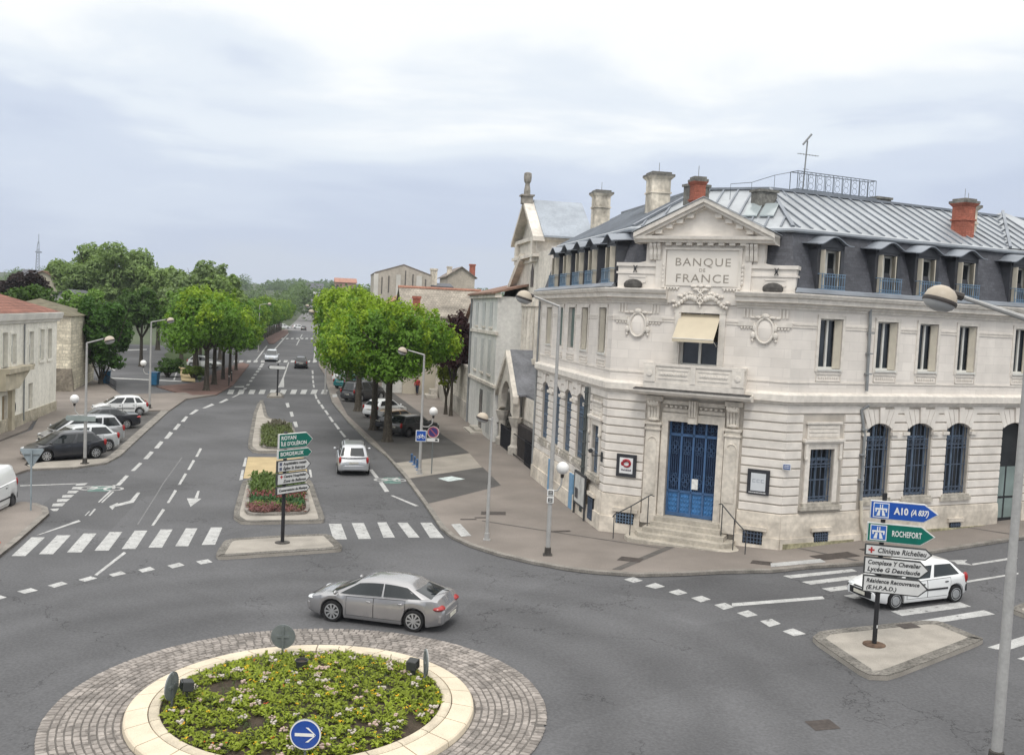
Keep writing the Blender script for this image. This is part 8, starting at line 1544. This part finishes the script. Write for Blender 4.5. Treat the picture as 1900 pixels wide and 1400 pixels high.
# ---------------------------------------------------------------- signs
greenb = M('sign_green', (.0, .13, .095), rough=.4, spec=.4, n=(4, .1)); blueb = M('sign_blue', (.012, .075, .36), rough=.4, spec=.4, n=(4, .08)); signw = M('sign_panel_white', (.60, .60, .585), rough=.5, n=(4, .06)); sback = M('sign_back_dark', (.05, .052, .052), rough=.6, n=(4, .2)); sgrey = M('sign_back_grey', (.15, .165, .165), rough=.55, n=(4, .15)); txtw = M('sign_text_white', (.70, .70, .68), rough=.5, n=(4, .04)); txtb = M('sign_text_black', (.03, .03, .032), rough=.6, n=(4, .1)); redm = M('sign_red', (.40, .03, .03), rough=.5, n=(4, .1)); sblue = M('symbol_blue', (.03, .12, .42), rough=.45, n=(4, .08))
def arrow_panel(t, z0, h, L, x0, mat, edge, lines, txt, size, symbol=None, shear=0, depth=-.1, tip=None):
    """arrow-ended panel pointing along local +x, facing local -y"""
    tp = tip or h * .5; x1 = x0 + L; out = [(x0, z0), (x1 - tp, z0), (x1, z0 + h / 2), (x1 - tp, z0 + h), (x0, z0 + h)]
    q = MB(); q.extr_xz(out, depth, depth + .09); p = q.build('panel', edge, t, bevel=.012)
    k = .028 if edge is not sback else .034; inn = [(x0 + k, z0 + k), (x1 - tp - k * .4, z0 + k), (x1 - k * 1.6, z0 + h / 2), (x1 - tp - k * .4, z0 + h - k), (x0 + k, z0 + h - k)]  # dark rim on white panels is wider, painting in shadow along their edges
    q = MB(); q.extr_xz(inn, depth - .006, depth + .001); q.build('face', mat, p)
    xt = x0 + .09
    if symbol == 'motorway':
        s_ = h - .12; q = MB(); q.box(xt - .01, xt + s_ + .01, depth - .009, depth - .004, z0 + .05, z0 + .07 + s_); q.build('symbol_border', txtw, p)
        q = MB(); q.box(xt + .012, xt + s_ - .012, depth - .012, depth - .007, z0 + .075, z0 + .045 + s_); q.build('symbol', sblue, p)
        q = MB(); c = xt + s_ / 2; zb_, zt_ = z0 + .1, z0 + .02 + s_; m_ = (zb_ + zt_) / 2
        for sg in (-1, 1): q.prism([(c + sg * .03, depth - .012, zb_), (c + sg * s_ * .3, depth - .012, zb_), (c + sg * s_ * .17, depth - .012, m_), (c + sg * .02, depth - .012, m_)], [(c + sg * .03, depth - .016, zb_), (c + sg * s_ * .3, depth - .016, zb_), (c + sg * s_ * .17, depth - .016, m_), (c + sg * .02, depth - .016, m_)]); q.box(*sorted((c + sg * .015, c + sg * s_ * .1)), depth - .016, depth - .012, m_ + .1 * h, zt_)
        q.box(c - s_ * .40, c + s_ * .40, depth - .016, depth - .012, m_ + .01, m_ + .01 + s_ * .12)
        for sg in (-1, 1): q.box(*sorted((c + sg * s_ * .3, c + sg * s_ * .38)), depth - .016, depth - .012, m_ - s_ * .12, m_ + .01)
        q.build('symbol_road', txtw, p); xt += s_ + .14
    if symbol == 'cross': q = MB(); s_ = h * .5; c = xt + s_ / 2; zc = z0 + h / 2 if len(lines) == 1 else z0 + h * .7; s_ *= 1 if len(lines) == 1 else .6; q.box(c - s_ / 2, c + s_ / 2, depth - .01, depth - .005, zc - s_ * .14, zc + s_ * .14); q.box(c - s_ * .14, c + s_ * .14, depth - .0105, depth - .0055, zc - s_ / 2, zc + s_ / 2); q.build('red_cross', redm, p); xt += s_ + .07
    if symbol == 'icons':
        q = MB()
        for zc in (z0 + h * .7, z0 + h * .3): q.box(xt, xt + h * .26, depth - .01, depth - .005, zc - h * .14, zc + h * .14)
        q.build('symbol', M('icon_blue_grey', (.10, .11, .16), rough=.6, n=(9, .3)), p); xt += h * .26 + .06
    for i, ln in enumerate(lines):
        zc = z0 + h / 2 if len(lines) == 1 else z0 + h * (.70 - .40 * i)
        text_mesh(ln, size, 'lettering', txt, p, (lambda zc_: lambda x, y, z: (xt + x, depth - .01 - z, zc_ + y))(zc), .003, 'LEFT', shear, 1.03, .004, maxw=x1 - tp * .98 - xt)
    return p
x, y = 10.14, 25.8; z = gz(x, y) + .14
t = thing('direction_sign', 'black post of right pointing signs on the triangular island, blue motorway panel on top', 'direction sign', (x, y, z), R(-14), 'direction signposts')
q = MB(); q.tube([(0, 0, -.1), (0, 0, 4.15)], .062, 12); q.build('post', M('black_post', (.022, .022, .024), rough=.5, n=(4, .2)), t, smooth=60)
q = MB(); q.lathe([(.30, -.05), (.3, .02), (.24, .035), (.1, .04)], 18); q.build('base_collar', M('rusty_base', (.10, .065, .045), rough=.95, n=(6, .4)), t)
q = MB(); q.box(.02, .045, -.07, -.062, .48, .56); q.build('sticker', txtw, t)
arrow_panel(t, 3.45, .50, 1.72, -.36, blueb, M('sign_rim_pale', (.55, .55, .53), rough=.5, n=(4, .08)), [], txtw, .2, 'motorway', tip=.36)
P1 = [c_ for c_ in t.children if c_.name.startswith('panel')][0]
text_mesh('A10', .25, 'lettering', txtw, P1, lambda x, y, z: (.25 + x, -.11 - z, 3.70 + y), .003, 'LEFT', 0, 1.02, .009, maxw=.36)
text_mesh('(A 837)', .20, 'lettering', txtw, P1, lambda x, y, z: (.66 + x, -.11 - z, 3.70 + y), .003, 'LEFT', .25, 1.0, .007, maxw=.44)
arrow_panel(t, 2.83, .52, 1.72, -.40, greenb, M('sign_rim_pale', (.55, .55, .53)), ['ROCHEFORT'], txtw, .215, 'motorway', tip=.36)
arrow_panel(t, 2.45, .31, 1.70, -.42, signw, sback, ['Clinique Richelieu'], txtb, .19, 'cross', .22, tip=.17)
arrow_panel(t, 1.95, .46, 1.66, -.42, signw, sback, ['Complexe Y Chevalier', 'Lycée G Desclaude'], txtb, .165, None, .22, tip=.24)
arrow_panel(t, 1.45, .46, 1.66, -.42, signw, sback, ['Résidence Recouvrance', '(E.H.P.A.D.)'], txtb, .152, None, .22, tip=.24)
x, y = -8.35, 36.03; z = gz(x, y) + .14
t = thing('direction_sign', 'black post of five signs on the median island, two green panels on top', 'direction sign', (x, y, z), R(52), 'direction signposts')
q = MB(); q.tube([(0, 0, -.1), (0, 0, 4.2)], .07, 12); q.build('post', M('black_post', (.022, .022, .024)), t, smooth=60)
q = MB(); q.lathe([(.28, -.05), (.28, .02), (.22, .03), (.1, .04)], 18); q.build('base_collar', basem, t)
rimp = M('sign_rim_pale', (.55, .55, .53))
arrow_panel(t, 3.58, .56, 1.62, -.38, greenb, rimp, ['ROYAN', "ÎLE D'OLÉRON"], txtw, .20, tip=.32)
arrow_panel(t, 3.20, .34, 1.62, -.40, greenb, rimp, ['BORDEAUX'], txtw, .20, tip=.2)
arrow_panel(t, 2.70, .44, 1.6, -.42, signw, sback, ['Amphithéâtre romain', 'Église St Eutrope'], txtb, .145, 'icons', .2, tip=.24)
arrow_panel(t, 2.22, .44, 1.6, -.42, signw, sback, ['Centre Hospitalier', 'Zone de Bellevue'], txtb, .145, 'cross', .2, tip=.24)
arrow_panel(t, 1.86, .30, 1.6, -.42, signw, sback, ['Conservatoire de Musique'], txtb, .13, None, .2, tip=.17)
# far sign on the small island
x, y = -21.5, 88.9; t = thing('direction_sign', 'far black post with one white arrow board on the small round island', 'direction sign', (x, y, gz(x, y) + .14), 0, 'direction signposts')
q = MB(); q.tube([(0, 0, -.1), (0, 0, 2.95)], .07, 8); q.build('post', M('black_post', (.022, .022, .024)), t)
q = MB(); q.extr_xz([(-.95, 2.6), (-.75, 2.42), (.75, 2.42), (.75, 2.78), (-.75, 2.78)], -.09, -.07); p = q.build('panel', sback, t); q = MB(); q.extr_xz([(-.82, 2.6), (-.7, 2.46), (.71, 2.46), (.71, 2.74), (-.7, 2.74)], -.1, -.09); q.build('face', signw, p)
# round blue arrow sign and the other keep-right discs of the roundabout
def disc_sign(label, x, y, rot, arrow, back=False, hz=.62, r_=.31):
    z = bed_h(x, y); t = thing('roundabout_sign', label, 'sign', (x, y, z), rot, 'round arrow signs on the roundabout')
    q = MB(); q.tube([(0, .03, -.1), (0, .03, hz + .1)], .03, 8); q.build('post', sgrey, t)
    q = MB(); q.lathe([(r_ * .93, .0), (r_, .004), (r_, .03), (r_ * .9, .035)], 36, (0, 0, hz), 'y'); p = q.build('disc', sgrey, t, smooth=40)
    q = MB(); q.lathe([(.001, -.006), (r_ * .985, -.006), (r_ * .985, .0)], 36, (0, 0, hz), 'y'); q.build('border', txtw, p)
    q = MB(); q.lathe([(.001, -.010), (r_ * .9, -.010), (r_ * .9, -.006)], 36, (0, 0, hz), 'y'); q.build('face', M('mandatory_blue', (.01, .06, .30), rough=.35, spec=.5, n=(4, .08)), p)
    q = MB(); w_ = r_ * .1; a = r_ * .66
    q.box(-a, a * .85, -.015, -.010, hz - w_, hz + w_)
    for s_ in (-1, 1): q.prism([(a, -.010, hz - w_ * .2 * s_), (a * 1.02, -.010, hz), (a * .3, -.010, hz + s_ * a * .72), (a * .02, -.010, hz + s_ * a * .72)], [(a, -.0152, hz - w_ * .2 * s_), (a * 1.02, -.0152, hz), (a * .3, -.0152, hz + s_ * a * .72), (a * .02, -.0152, hz + s_ * a * .72)])
    q.build('arrow', txtw, p)
    q = MB(); q.box(-.03, .03, .035, .06, hz - r_ * .8, hz + r_ * .9); q.box(-.16, .16, .035, .055, hz - .03, hz + .03); q.build('bracket', sgrey, p)
    return t
disc_sign('round blue sign with a white right arrow facing the camera', -3.72, 18.5, R(0), True, hz=.50)
disc_sign('grey back of a round sign on the far rim of the flower bed', -5.5, 24.15, R(180), True, hz=.52)
disc_sign('round sign seen edge-on at the right rim of the flower bed', -1.72, 22.6, R(104), True, hz=.52)
disc_sign('round sign seen edge-on at the left rim of the flower bed', -7.15, 20.75, R(-97), True, hz=.45)
for i, (x, y, rot, lb) in enumerate([(-2.05, 22.75, R(160), 'dark spotlight box beside the right edge-on sign'), (-6.85, 20.9, R(-60), 'grey spotlight beside the left edge-on sign')]):
    t = thing('spotlight', lb, 'spotlight', (x, y, bed_h(x, y)), rot, 'flower bed spotlights')
    q = MB(); q.box(-.06, .06, -.02, .02, 0, .3); q.build('stand', sback, t); q = MB(); q.extr_yz([(-.12, .28), (.12, .24), (.14, .46), (-.1, .5)], -.13, .13); hd = q.build('housing', sback, t, bevel=.02); q = MB(); q.extr_yz([(-.14, .3), (-.12, .3), (-.105, .48), (-.125, .48)], -.11, .11); q.build('lens', cglass, hd)
t = thing('plant_pot', 'dark plastic pot standing in the middle of the flower bed', 'pot', (-4.75, 22.9, bed_h(-4.75, 22.9))); q = MB(); q.lathe([(.12, 0), (.15, .22), (.16, .24), (.14, .24), (.12, .06)], 16); q.build('pot', sback, t, smooth=40)
q = MB(); q.lathe([(.125, .19), (.001, .195)], 14); q.build('earth', soil, t)
# bicycle sign, parking sign, give-way sign seen from behind
def plate_sign(name, label, x, y, rot, zc, hw, hh, face, off=.12, fwd=-.1):
    t = thing(name, label, 'sign', (x, y, gz(x, y) + off + zc), rot); q = MB(); q.box(-hw, hw, fwd - .02, fwd, -hh, hh); p = q.build('plate', txtw, t, bevel=.03); q = MB(); q.box(-hw + .04, hw - .04, fwd - .026, fwd - .019, -hh + .04, hh - .04); q.build('face', face, p); q = MB(); q.box(-.05, .05, fwd, .0, -.03, .03); q.build('clamp', sgrey, t); return t, p
t, p = plate_sign('cycle_sign', 'square blue sign with a white bicycle on the lamp post', -4.78, 52.3, R(6), 2.1, .29, .31, blueb)
q = MB(); yv = -.135
for cx in (-.12, .12): q.tube([(cx + .075 * math.cos(6.2832 * k / 12), yv, -.06 + .075 * math.sin(6.2832 * k / 12)) for k in range(13)], .014, 5, caps=False)
for a, b_ in (((-.12, -.06), (-.05, .06)), ((-.05, .06), (.08, .06)), ((.08, .06), (.12, -.06)), ((-.12, -.06), (0, -.06)), ((0, -.06), (.08, .06)), ((.08, .06), (.07, .11)), ((-.05, .06), (-.05, .1))): q.tube([(a[0], yv, a[1]), (b_[0], yv, b_[1])], .014, 5)
q.build('bicycle', txtw, p)
x, y = -4.15, 52.5; t = thing('parking_sign', 'round no parking sign on a thin grey pole beside the bicycle sign', 'sign', (x, y, gz(x, y) + .12), R(6))
q = MB(); q.tube([(0, 0, -.1), (0, 0, 2.6)], .03, 8); q.build('post', sgrey, t)
q = MB(); q.lathe([(.001, -.07), (.30, -.07), (.31, -.06), (.31, -.05)], 28, (0, 0, 2.3), 'y'); p = q.build('disc', M('ring_red', (.36, .09, .11), rough=.5, n=(4, .1)), t); q = MB(); q.lathe([(.001, -.078), (.235, -.078), (.235, -.07)], 28, (0, 0, 2.3), 'y'); q.build('face', M('faded_blue', (.05, .04, .16), rough=.5, n=(4, .15)), p)
q = MB(); q.lathe([(.001, -.072), (.325, -.072), (.325, -.06)], 28, (0, .003, 2.3), 'y'); q.build('rim', txtw, p)
q = MB(); q.prism([(-.19, -.08, 2.46), (-.15, -.08, 2.5), (.19, -.08, 2.14), (.15, -.08, 2.1)], [(-.19, -.084, 2.46), (-.15, -.084, 2.5), (.19, -.084, 2.14), (.15, -.084, 2.1)]); q.build('bar', M('ring_red', (.36, .09, .11)), p)
q = MB(); q.box(-.33, .33, -.07, -.05, 1.78, 1.96); p = q.build('lower_plate', txtw, t); q = MB(); q.box(.12, .26, -.076, -.07, 1.82, 1.92); q.build('symbol', txtb, p)
x, y = -19.63, 39.63; t = thing('give_way_sign', 'grey back of a triangular give way sign on the left corner', 'sign', (x, y, gz(x, y) + .12), R(14))
q = MB(); q.tube([(0, 0, -.1), (0, 0, 2.5)], .035, 8); q.build('post', M('weathered_grey', (.25, .29, .31), rough=.6, n=(3, .15)), t)
q = MB(); q.extr_xz([(-.46, 2.5), (-.42, 2.56), (.42, 2.56), (.46, 2.5), (.06, 1.83), (-.06, 1.83)], .04, .07); p = q.build('triangle', M('weathered_grey', (.25, .29, .31)), t, bevel=.012); q = MB(); q.extr_xz([(-.3, 2.47), (.3, 2.47), (0, 1.98)], .07, .075); q.build('face', txtw, p); q = MB(); q.box(-.3, .3, .0, .04, 2.3, 2.34); q.build('bracket', sgrey, p)
x, y = -22.43, 51.0; t = thing('sign_board', 'long grey back of a direction board fixed to the left lamp post', 'sign', (x, y, gz(x, y) + .12 + 2.4), R(4))
q = MB(); q.extr_xz([(-1.0, .0), (-.92, -.14), (.55, -.14), (.55, .14), (-.92, .14)], -.13, -.09); q.build('panel', M('sign_back_green_grey', (.26, .30, .29), rough=.6, n=(3, .1)), t); q = MB(); q.box(-.1, .1, -.09, .08, -.05, .05); q.build('clamp', sback, t)
for k, (zc, lb) in enumerate([(2.35, 'upper small black and white plate on the tall lamp before the bank'), (2.08, 'lower small black and white plate on the tall lamp before the bank')]):
    t, p = plate_sign('lamp_plate', lb, 1.62, 35.46, R(-2), zc, .125, .12, signw); tag(t, group='plates on the lamp')
    q = MB(); q.box(-.08, .08, -.13, -.126, -.075, .075); q.build('symbol', txtb, p); q = MB(); q.box(-.05, .05, -.134, -.13, .015, .035); q.box(-.05, .05, -.134, -.13, -.04, -.02); q.build('symbol_bars', signw, p)
# blue cycle hoops, bins, small posts
hoopm = M('hoop_blue', (.06, .13, .26), rough=.5, n=(4, .2))
for i, (x, y) in enumerate([(-5.62, 56.1), (-5.36, 55.2), (-5.12, 54.3), (-4.95, 53.5)]):
    t = thing('bollard', 'short blue post, %s along the kerb by the bicycle sign' % ['farthest of four', 'second farthest of four', 'second nearest of four', 'nearest of four'][i], 'bollard', (x, y, gz(x, y) + .12), 0, 'short blue posts'); q = MB(); q.lathe([(.07, 0), (.06, .38), (.075, .4), (.075, .46), (.03, .5)], 10); q.build('post', hoopm, t, smooth=40); q = MB(); q.lathe([(.17, 0), (.17, .02), (.1, .05)], 12); q.build('foot', hoopm, t)
for i, (x, y, r_, h_, lb) in enumerate([(-34.8, 94.2, .42, 1.25, 'blue bin beside the far left lamp post'), (-39.3, 93.7, .4, 1.2, 'blue bin near the railing by the stone gable'), (-38.5, 119.5, .4, 1.3, 'blue bin on the car park edge below the trees')]):
    t = thing('litter_bin', lb, 'bin', (x, y, gz(x, y)), .3 * i, 'blue bins on the left'); q = MB(); q.prism([(-r_ * .8, -r_ * .8, .08), (r_ * .8, -r_ * .8, .08), (r_ * .8, r_ * .8, .08), (-r_ * .8, r_ * .8, .08)], [(-r_, -r_, h_), (r_, -r_, h_), (r_, r_, h_), (-r_, r_, h_)]); q.build('container', M('bin_blue', (.03, .14, .27), rough=.5, n=(3, .15)), t, bevel=.03); q = MB(); q.extr_yz([(-r_ * 1.08, h_), (r_ * 1.08, h_), (r_ * .9, h_ + .12), (-r_ * .9, h_ + .08)], -r_ * 1.08, r_ * 1.08); q.build('lid', M('bin_lid', (.02, .08, .16), rough=.5, n=(3, .15)), t, bevel=.02)
t = thing('railing', 'low dark pedestrian railing at the car park entrance', 'railing', (-37.6, 90.5, gz(-37.6, 90.5)), world=True)
q = MB(); a, b_ = Vector((-39.0, 93.0)), Vector((-35.6, 87.0))
for k in range(9): p = a.lerp(b_, k / 8); q.tube([(p.x, p.y, gz(p.x, p.y)), (p.x, p.y, gz(p.x, p.y) + 1.0)], .03, 5)
for h_ in (.95, .45): q.tube([(a.x, a.y, gz(a.x, a.y) + h_), (b_.x, b_.y, gz(b_.x, b_.y) + h_)], .03, 5)
q.build('rails', M('black_iron', (.02, .02, .024)), t)
for i, (x, y) in enumerate([(-28.2, 96.5), (-29.4, 101.5)]):
    t = thing('bollard', ['thin dark bollard on the gravel corner before the left trunks', 'second thin dark bollard along the gravel kerb'][i], 'bollard', (x, y, gz(x, y) + .1), 0, 'thin dark bollards'); q = MB(); q.lathe([(.06, 0), (.06, 1.05), (.075, 1.07), (.075, 1.15), (.02, 1.2)], 8); q.build('post', sback, t); q = MB(); q.lathe([(.065, .9), (.065, .98)], 8); q.build('band', txtw, t)
t = thing('traffic_cone', 'orange striped cone at the left edge of the near pavement', 'cone', (-18.2, 34.0, gz(-18.2, 34.0) + .12)); q = MB(); q.box(-.2, .2, -.2, .2, 0, .04); q.lathe([(.16, .04), (.03, .62), (.025, .63)], 16); q.build('cone', M('cone_orange', (.62, .10, .04), rough=.5, n=(4, .1)), t); q = MB(); q.lathe([(.125, .2), (.09, .34)], 16); q.build('band', txtw, t)
# ---------------------------------------------------------------- people
skin = M('skin', (.42, .26, .19), rough=.6, n=(6, .08)); hairm = M('hair_dark', (.03, .022, .018), rough=.8, n=(20, .3))
def skinned(name, verts, edges, radii, mat, parent, root=0):
    me = bpy.data.meshes.new(name); me.from_pydata(verts, edges, []); o = bpy.data.objects.new(name, me); COL.objects.link(o)
    o.modifiers.new('skin', 'SKIN'); ss = o.modifiers.new('sub', 'SUBSURF'); ss.levels = ss.render_levels = 1
    if not me.skin_vertices: 
        bm = bmesh.new(); bm.from_mesh(me); bm.verts.layers.skin.verify(); bm.to_mesh(me); bm.free()
    for i, r_ in enumerate(radii): me.skin_vertices[0].data[i].radius = (r_, r_); me.skin_vertices[0].data[i].use_root = (i == root)
    dg = bpy.context.evaluated_depsgraph_get(); m2 = bpy.data.meshes.new_from_object(o.evaluated_get(dg)); bpy.data.objects.remove(o)
    m2.name = name; m2.materials.clear(); m2.materials.append(mat); m2.polygons.foreach_set('use_smooth', [True] * len(m2.polygons))
    o = bpy.data.objects.new(name, m2); COL.objects.link(o); o.parent = parent; return o
def person(label, x, y, rot, jacket, trousers, bend=0.0, stride=.22, h=1.72, off=.12):
    t = thing('person', label, 'person', (x, y, gz(x, y) + off), rot); s = h / 1.75
    sb, cb = math.sin(bend), math.cos(bend); hip = Vector((0, 0, .92)); up = Vector((0, sb, cb)); V = lambda p: tuple(Vector(p) * s)
    ch, nk, hd = hip + up * .38, hip + up * .56, hip + up * .70 + Vector((0, .03, 0)); shl, shr = hip + up * .5 + Vector((-.19, 0, 0)), hip + up * .5 + Vector((.19, 0, 0))
    dn = Vector((0, sb * .35, -cb)).normalized() if bend > .3 else Vector((0, 0, -1))
    el = shl + dn * .29 + Vector((-.05, -.05, 0)); er = shr + dn * .29 + Vector((.05, .06, 0)); wl = el + dn * .25 + Vector((.02, .09 + bend * .2, 0)); wr = er + dn * .25 + Vector((-.02, .12 + bend * .2, 0)); hl, hr = wl + dn * .09, wr + dn * .09
    kl, kr = Vector((-.10, stride * .55, .49)), Vector((.10, -stride * .35, .49)); al, ar = Vector((-.10, stride, .08)), Vector((.10, -stride, .10)); tl_, tr_ = al + Vector((0, .17, -.04)), ar + Vector((0, .17, -.05))
    v = [hip, ch, nk, hd, hd + up * .09, shl, el, wl, hl, shr, er, wr, hr, Vector((-.09, 0, .88)), kl, al, tl_, Vector((.09, 0, .88)), kr, ar, tr_]
    e = [(0, 1), (1, 2), (2, 3), (3, 4), (1, 5), (5, 6), (6, 7), (7, 8), (1, 9), (9, 10), (10, 11), (11, 12), (0, 13), (13, 14), (14, 15), (15, 16), (0, 17), (17, 18), (18, 19), (19, 20)]
    r_ = [.13, .14, .055, .085, .08, .055, .042, .03, .035, .055, .042, .03, .035, .075, .055, .042, .035, .075, .055, .042, .035]
    skinned('body', [V(p) for p in v], e, [q * s for q in r_], skin, t)
    vj = [hip + up * -.04, ch, hip + up * .5, shl, el, wl - dn * .03, shr, er, wr - dn * .03]; skinned('jacket', [V(p) for p in vj], [(0, 1), (1, 2), (2, 3), (3, 4), (4, 5), (2, 6), (6, 7), (7, 8)], [q * s for q in (.165, .175, .12, .085, .07, .055, .085, .07, .055)], jacket, t)
    vt = [hip, Vector((-.09, 0, .86)), kl, al + Vector((0, 0, .02)), Vector((.09, 0, .86)), kr, ar + Vector((0, 0, .02))]; skinned('trousers', [V(p) for p in vt], [(0, 1), (1, 2), (2, 3), (0, 4), (4, 5), (5, 6)], [q * s for q in (.155, .105, .08, .068, .105, .08, .068)], trousers, t)
    vs_ = [al, tl_]; b = MB()
    for a_, c_ in ((al, tl_), (ar, tr_)): b.tube([V(a_ + Vector((0, -.07, -.045))), V(a_ + Vector((0, .06, -.04))), V(c_ + Vector((0, .02, -.01)))], [.05 * s, .055 * s, .035 * s], 8)
    b.build('shoes', M('shoe_dark', (.02, .02, .02), rough=.6, n=(8, .2)), t, smooth=60)
    b = MB(); hc = hd + up * .045; b.ell(V(hc + Vector((0, -.02, .02))), (.098 * s, .112 * s, .105 * s), 12, 8); b.build('hair', hairm, t, smooth=60)
    b = MB(); b.ell(V(hd + Vector((0, .095, -.01))), (.018, .03, .025), 6, 5); b.build('nose', skin, t)
    return t
person('person in a red jacket and dark trousers walking on the right pavement', -9.35, 96.0, R(170), M('red_jacket', (.30, .035, .03), rough=.8, n=(9, .2)), M('navy_trousers', (.02, .024, .04), rough=.85, n=(9, .2)), 0, .24)
person('person in a grey top and dark trousers standing by the red motorcycle', -18.9, 106.0, R(-60), M('grey_top', (.28, .27, .26), rough=.85, n=(9, .2)), M('navy_trousers', (.02, .024, .04)), .25, .1, off=.12)
# red motorcycle
x, y = -17.7, 106.3; t = thing('motorcycle', 'red motorcycle parked beyond the teal car', 'motorcycle', (x, y, gz(x, y) + .12), R(40))
for cx in (-.7, .7): q = MB(); q.lathe([(.2, -.05), (.3, -.06), (.31, 0), (.3, .06), (.2, .05)], 16, (cx, 0, .31), 'y'); wh = q.build('wheel', tyre_m, t); q = MB(); q.lathe([(.19, -.02), (.19, .02)], 14, (cx, 0, .31), 'y'); q.build('rim', rim_m, wh)
q = MB(); q.ell((.15, 0, .78), (.36, .15, .16), 12, 8); q.ell((.62, 0, .85), (.2, .17, .2), 10, 7); q.ell((-.75, 0, .75), (.22, .1, .08), 8, 6); q.build('fairing', M('bike_red', (.42, .015, .015), rough=.25, spec=.6, n=(4, .1), coat=.6), t, smooth=60)
q = MB(); q.ell((-.35, 0, .8), (.38, .14, .07), 12, 6); q.build('saddle', plast, t, smooth=60)
q = MB(); q.box(-.3, .35, -.16, .16, .3, .62); q.tube([(.7, .1, .31), (.5, .1, .95)], .03, 6); q.tube([(.7, -.1, .31), (.5, -.1, .95)], .03, 6); q.tube([(.5, -.36, 1.02), (.5, .36, 1.02)], .02, 6); q.tube([(-.7, 0, .31), (-.1, 0, .45)], .05, 6); q.build('engine_frame', steel_m, t)
# ================================================================ air
b = MB(); b.box(-905, 905, -66, 1210, -8, 72); hz = bpy.data.materials.new('haze'); hz.use_nodes = True; t_ = hz.node_tree; t_.nodes.clear()
o_ = t_.nodes.new('ShaderNodeOutputMaterial'); v_ = t_.nodes.new('ShaderNodeVolumePrincipled'); v_.inputs['Color'].default_value = (.80, .86, .95, 1); v_.inputs['Density'].default_value = .0002; v_.inputs['Anisotropy'].default_value = .2
t_.links.new(v_.outputs[0], o_.inputs['Volume']); tag(b.build('haze', hz), kind='stuff')
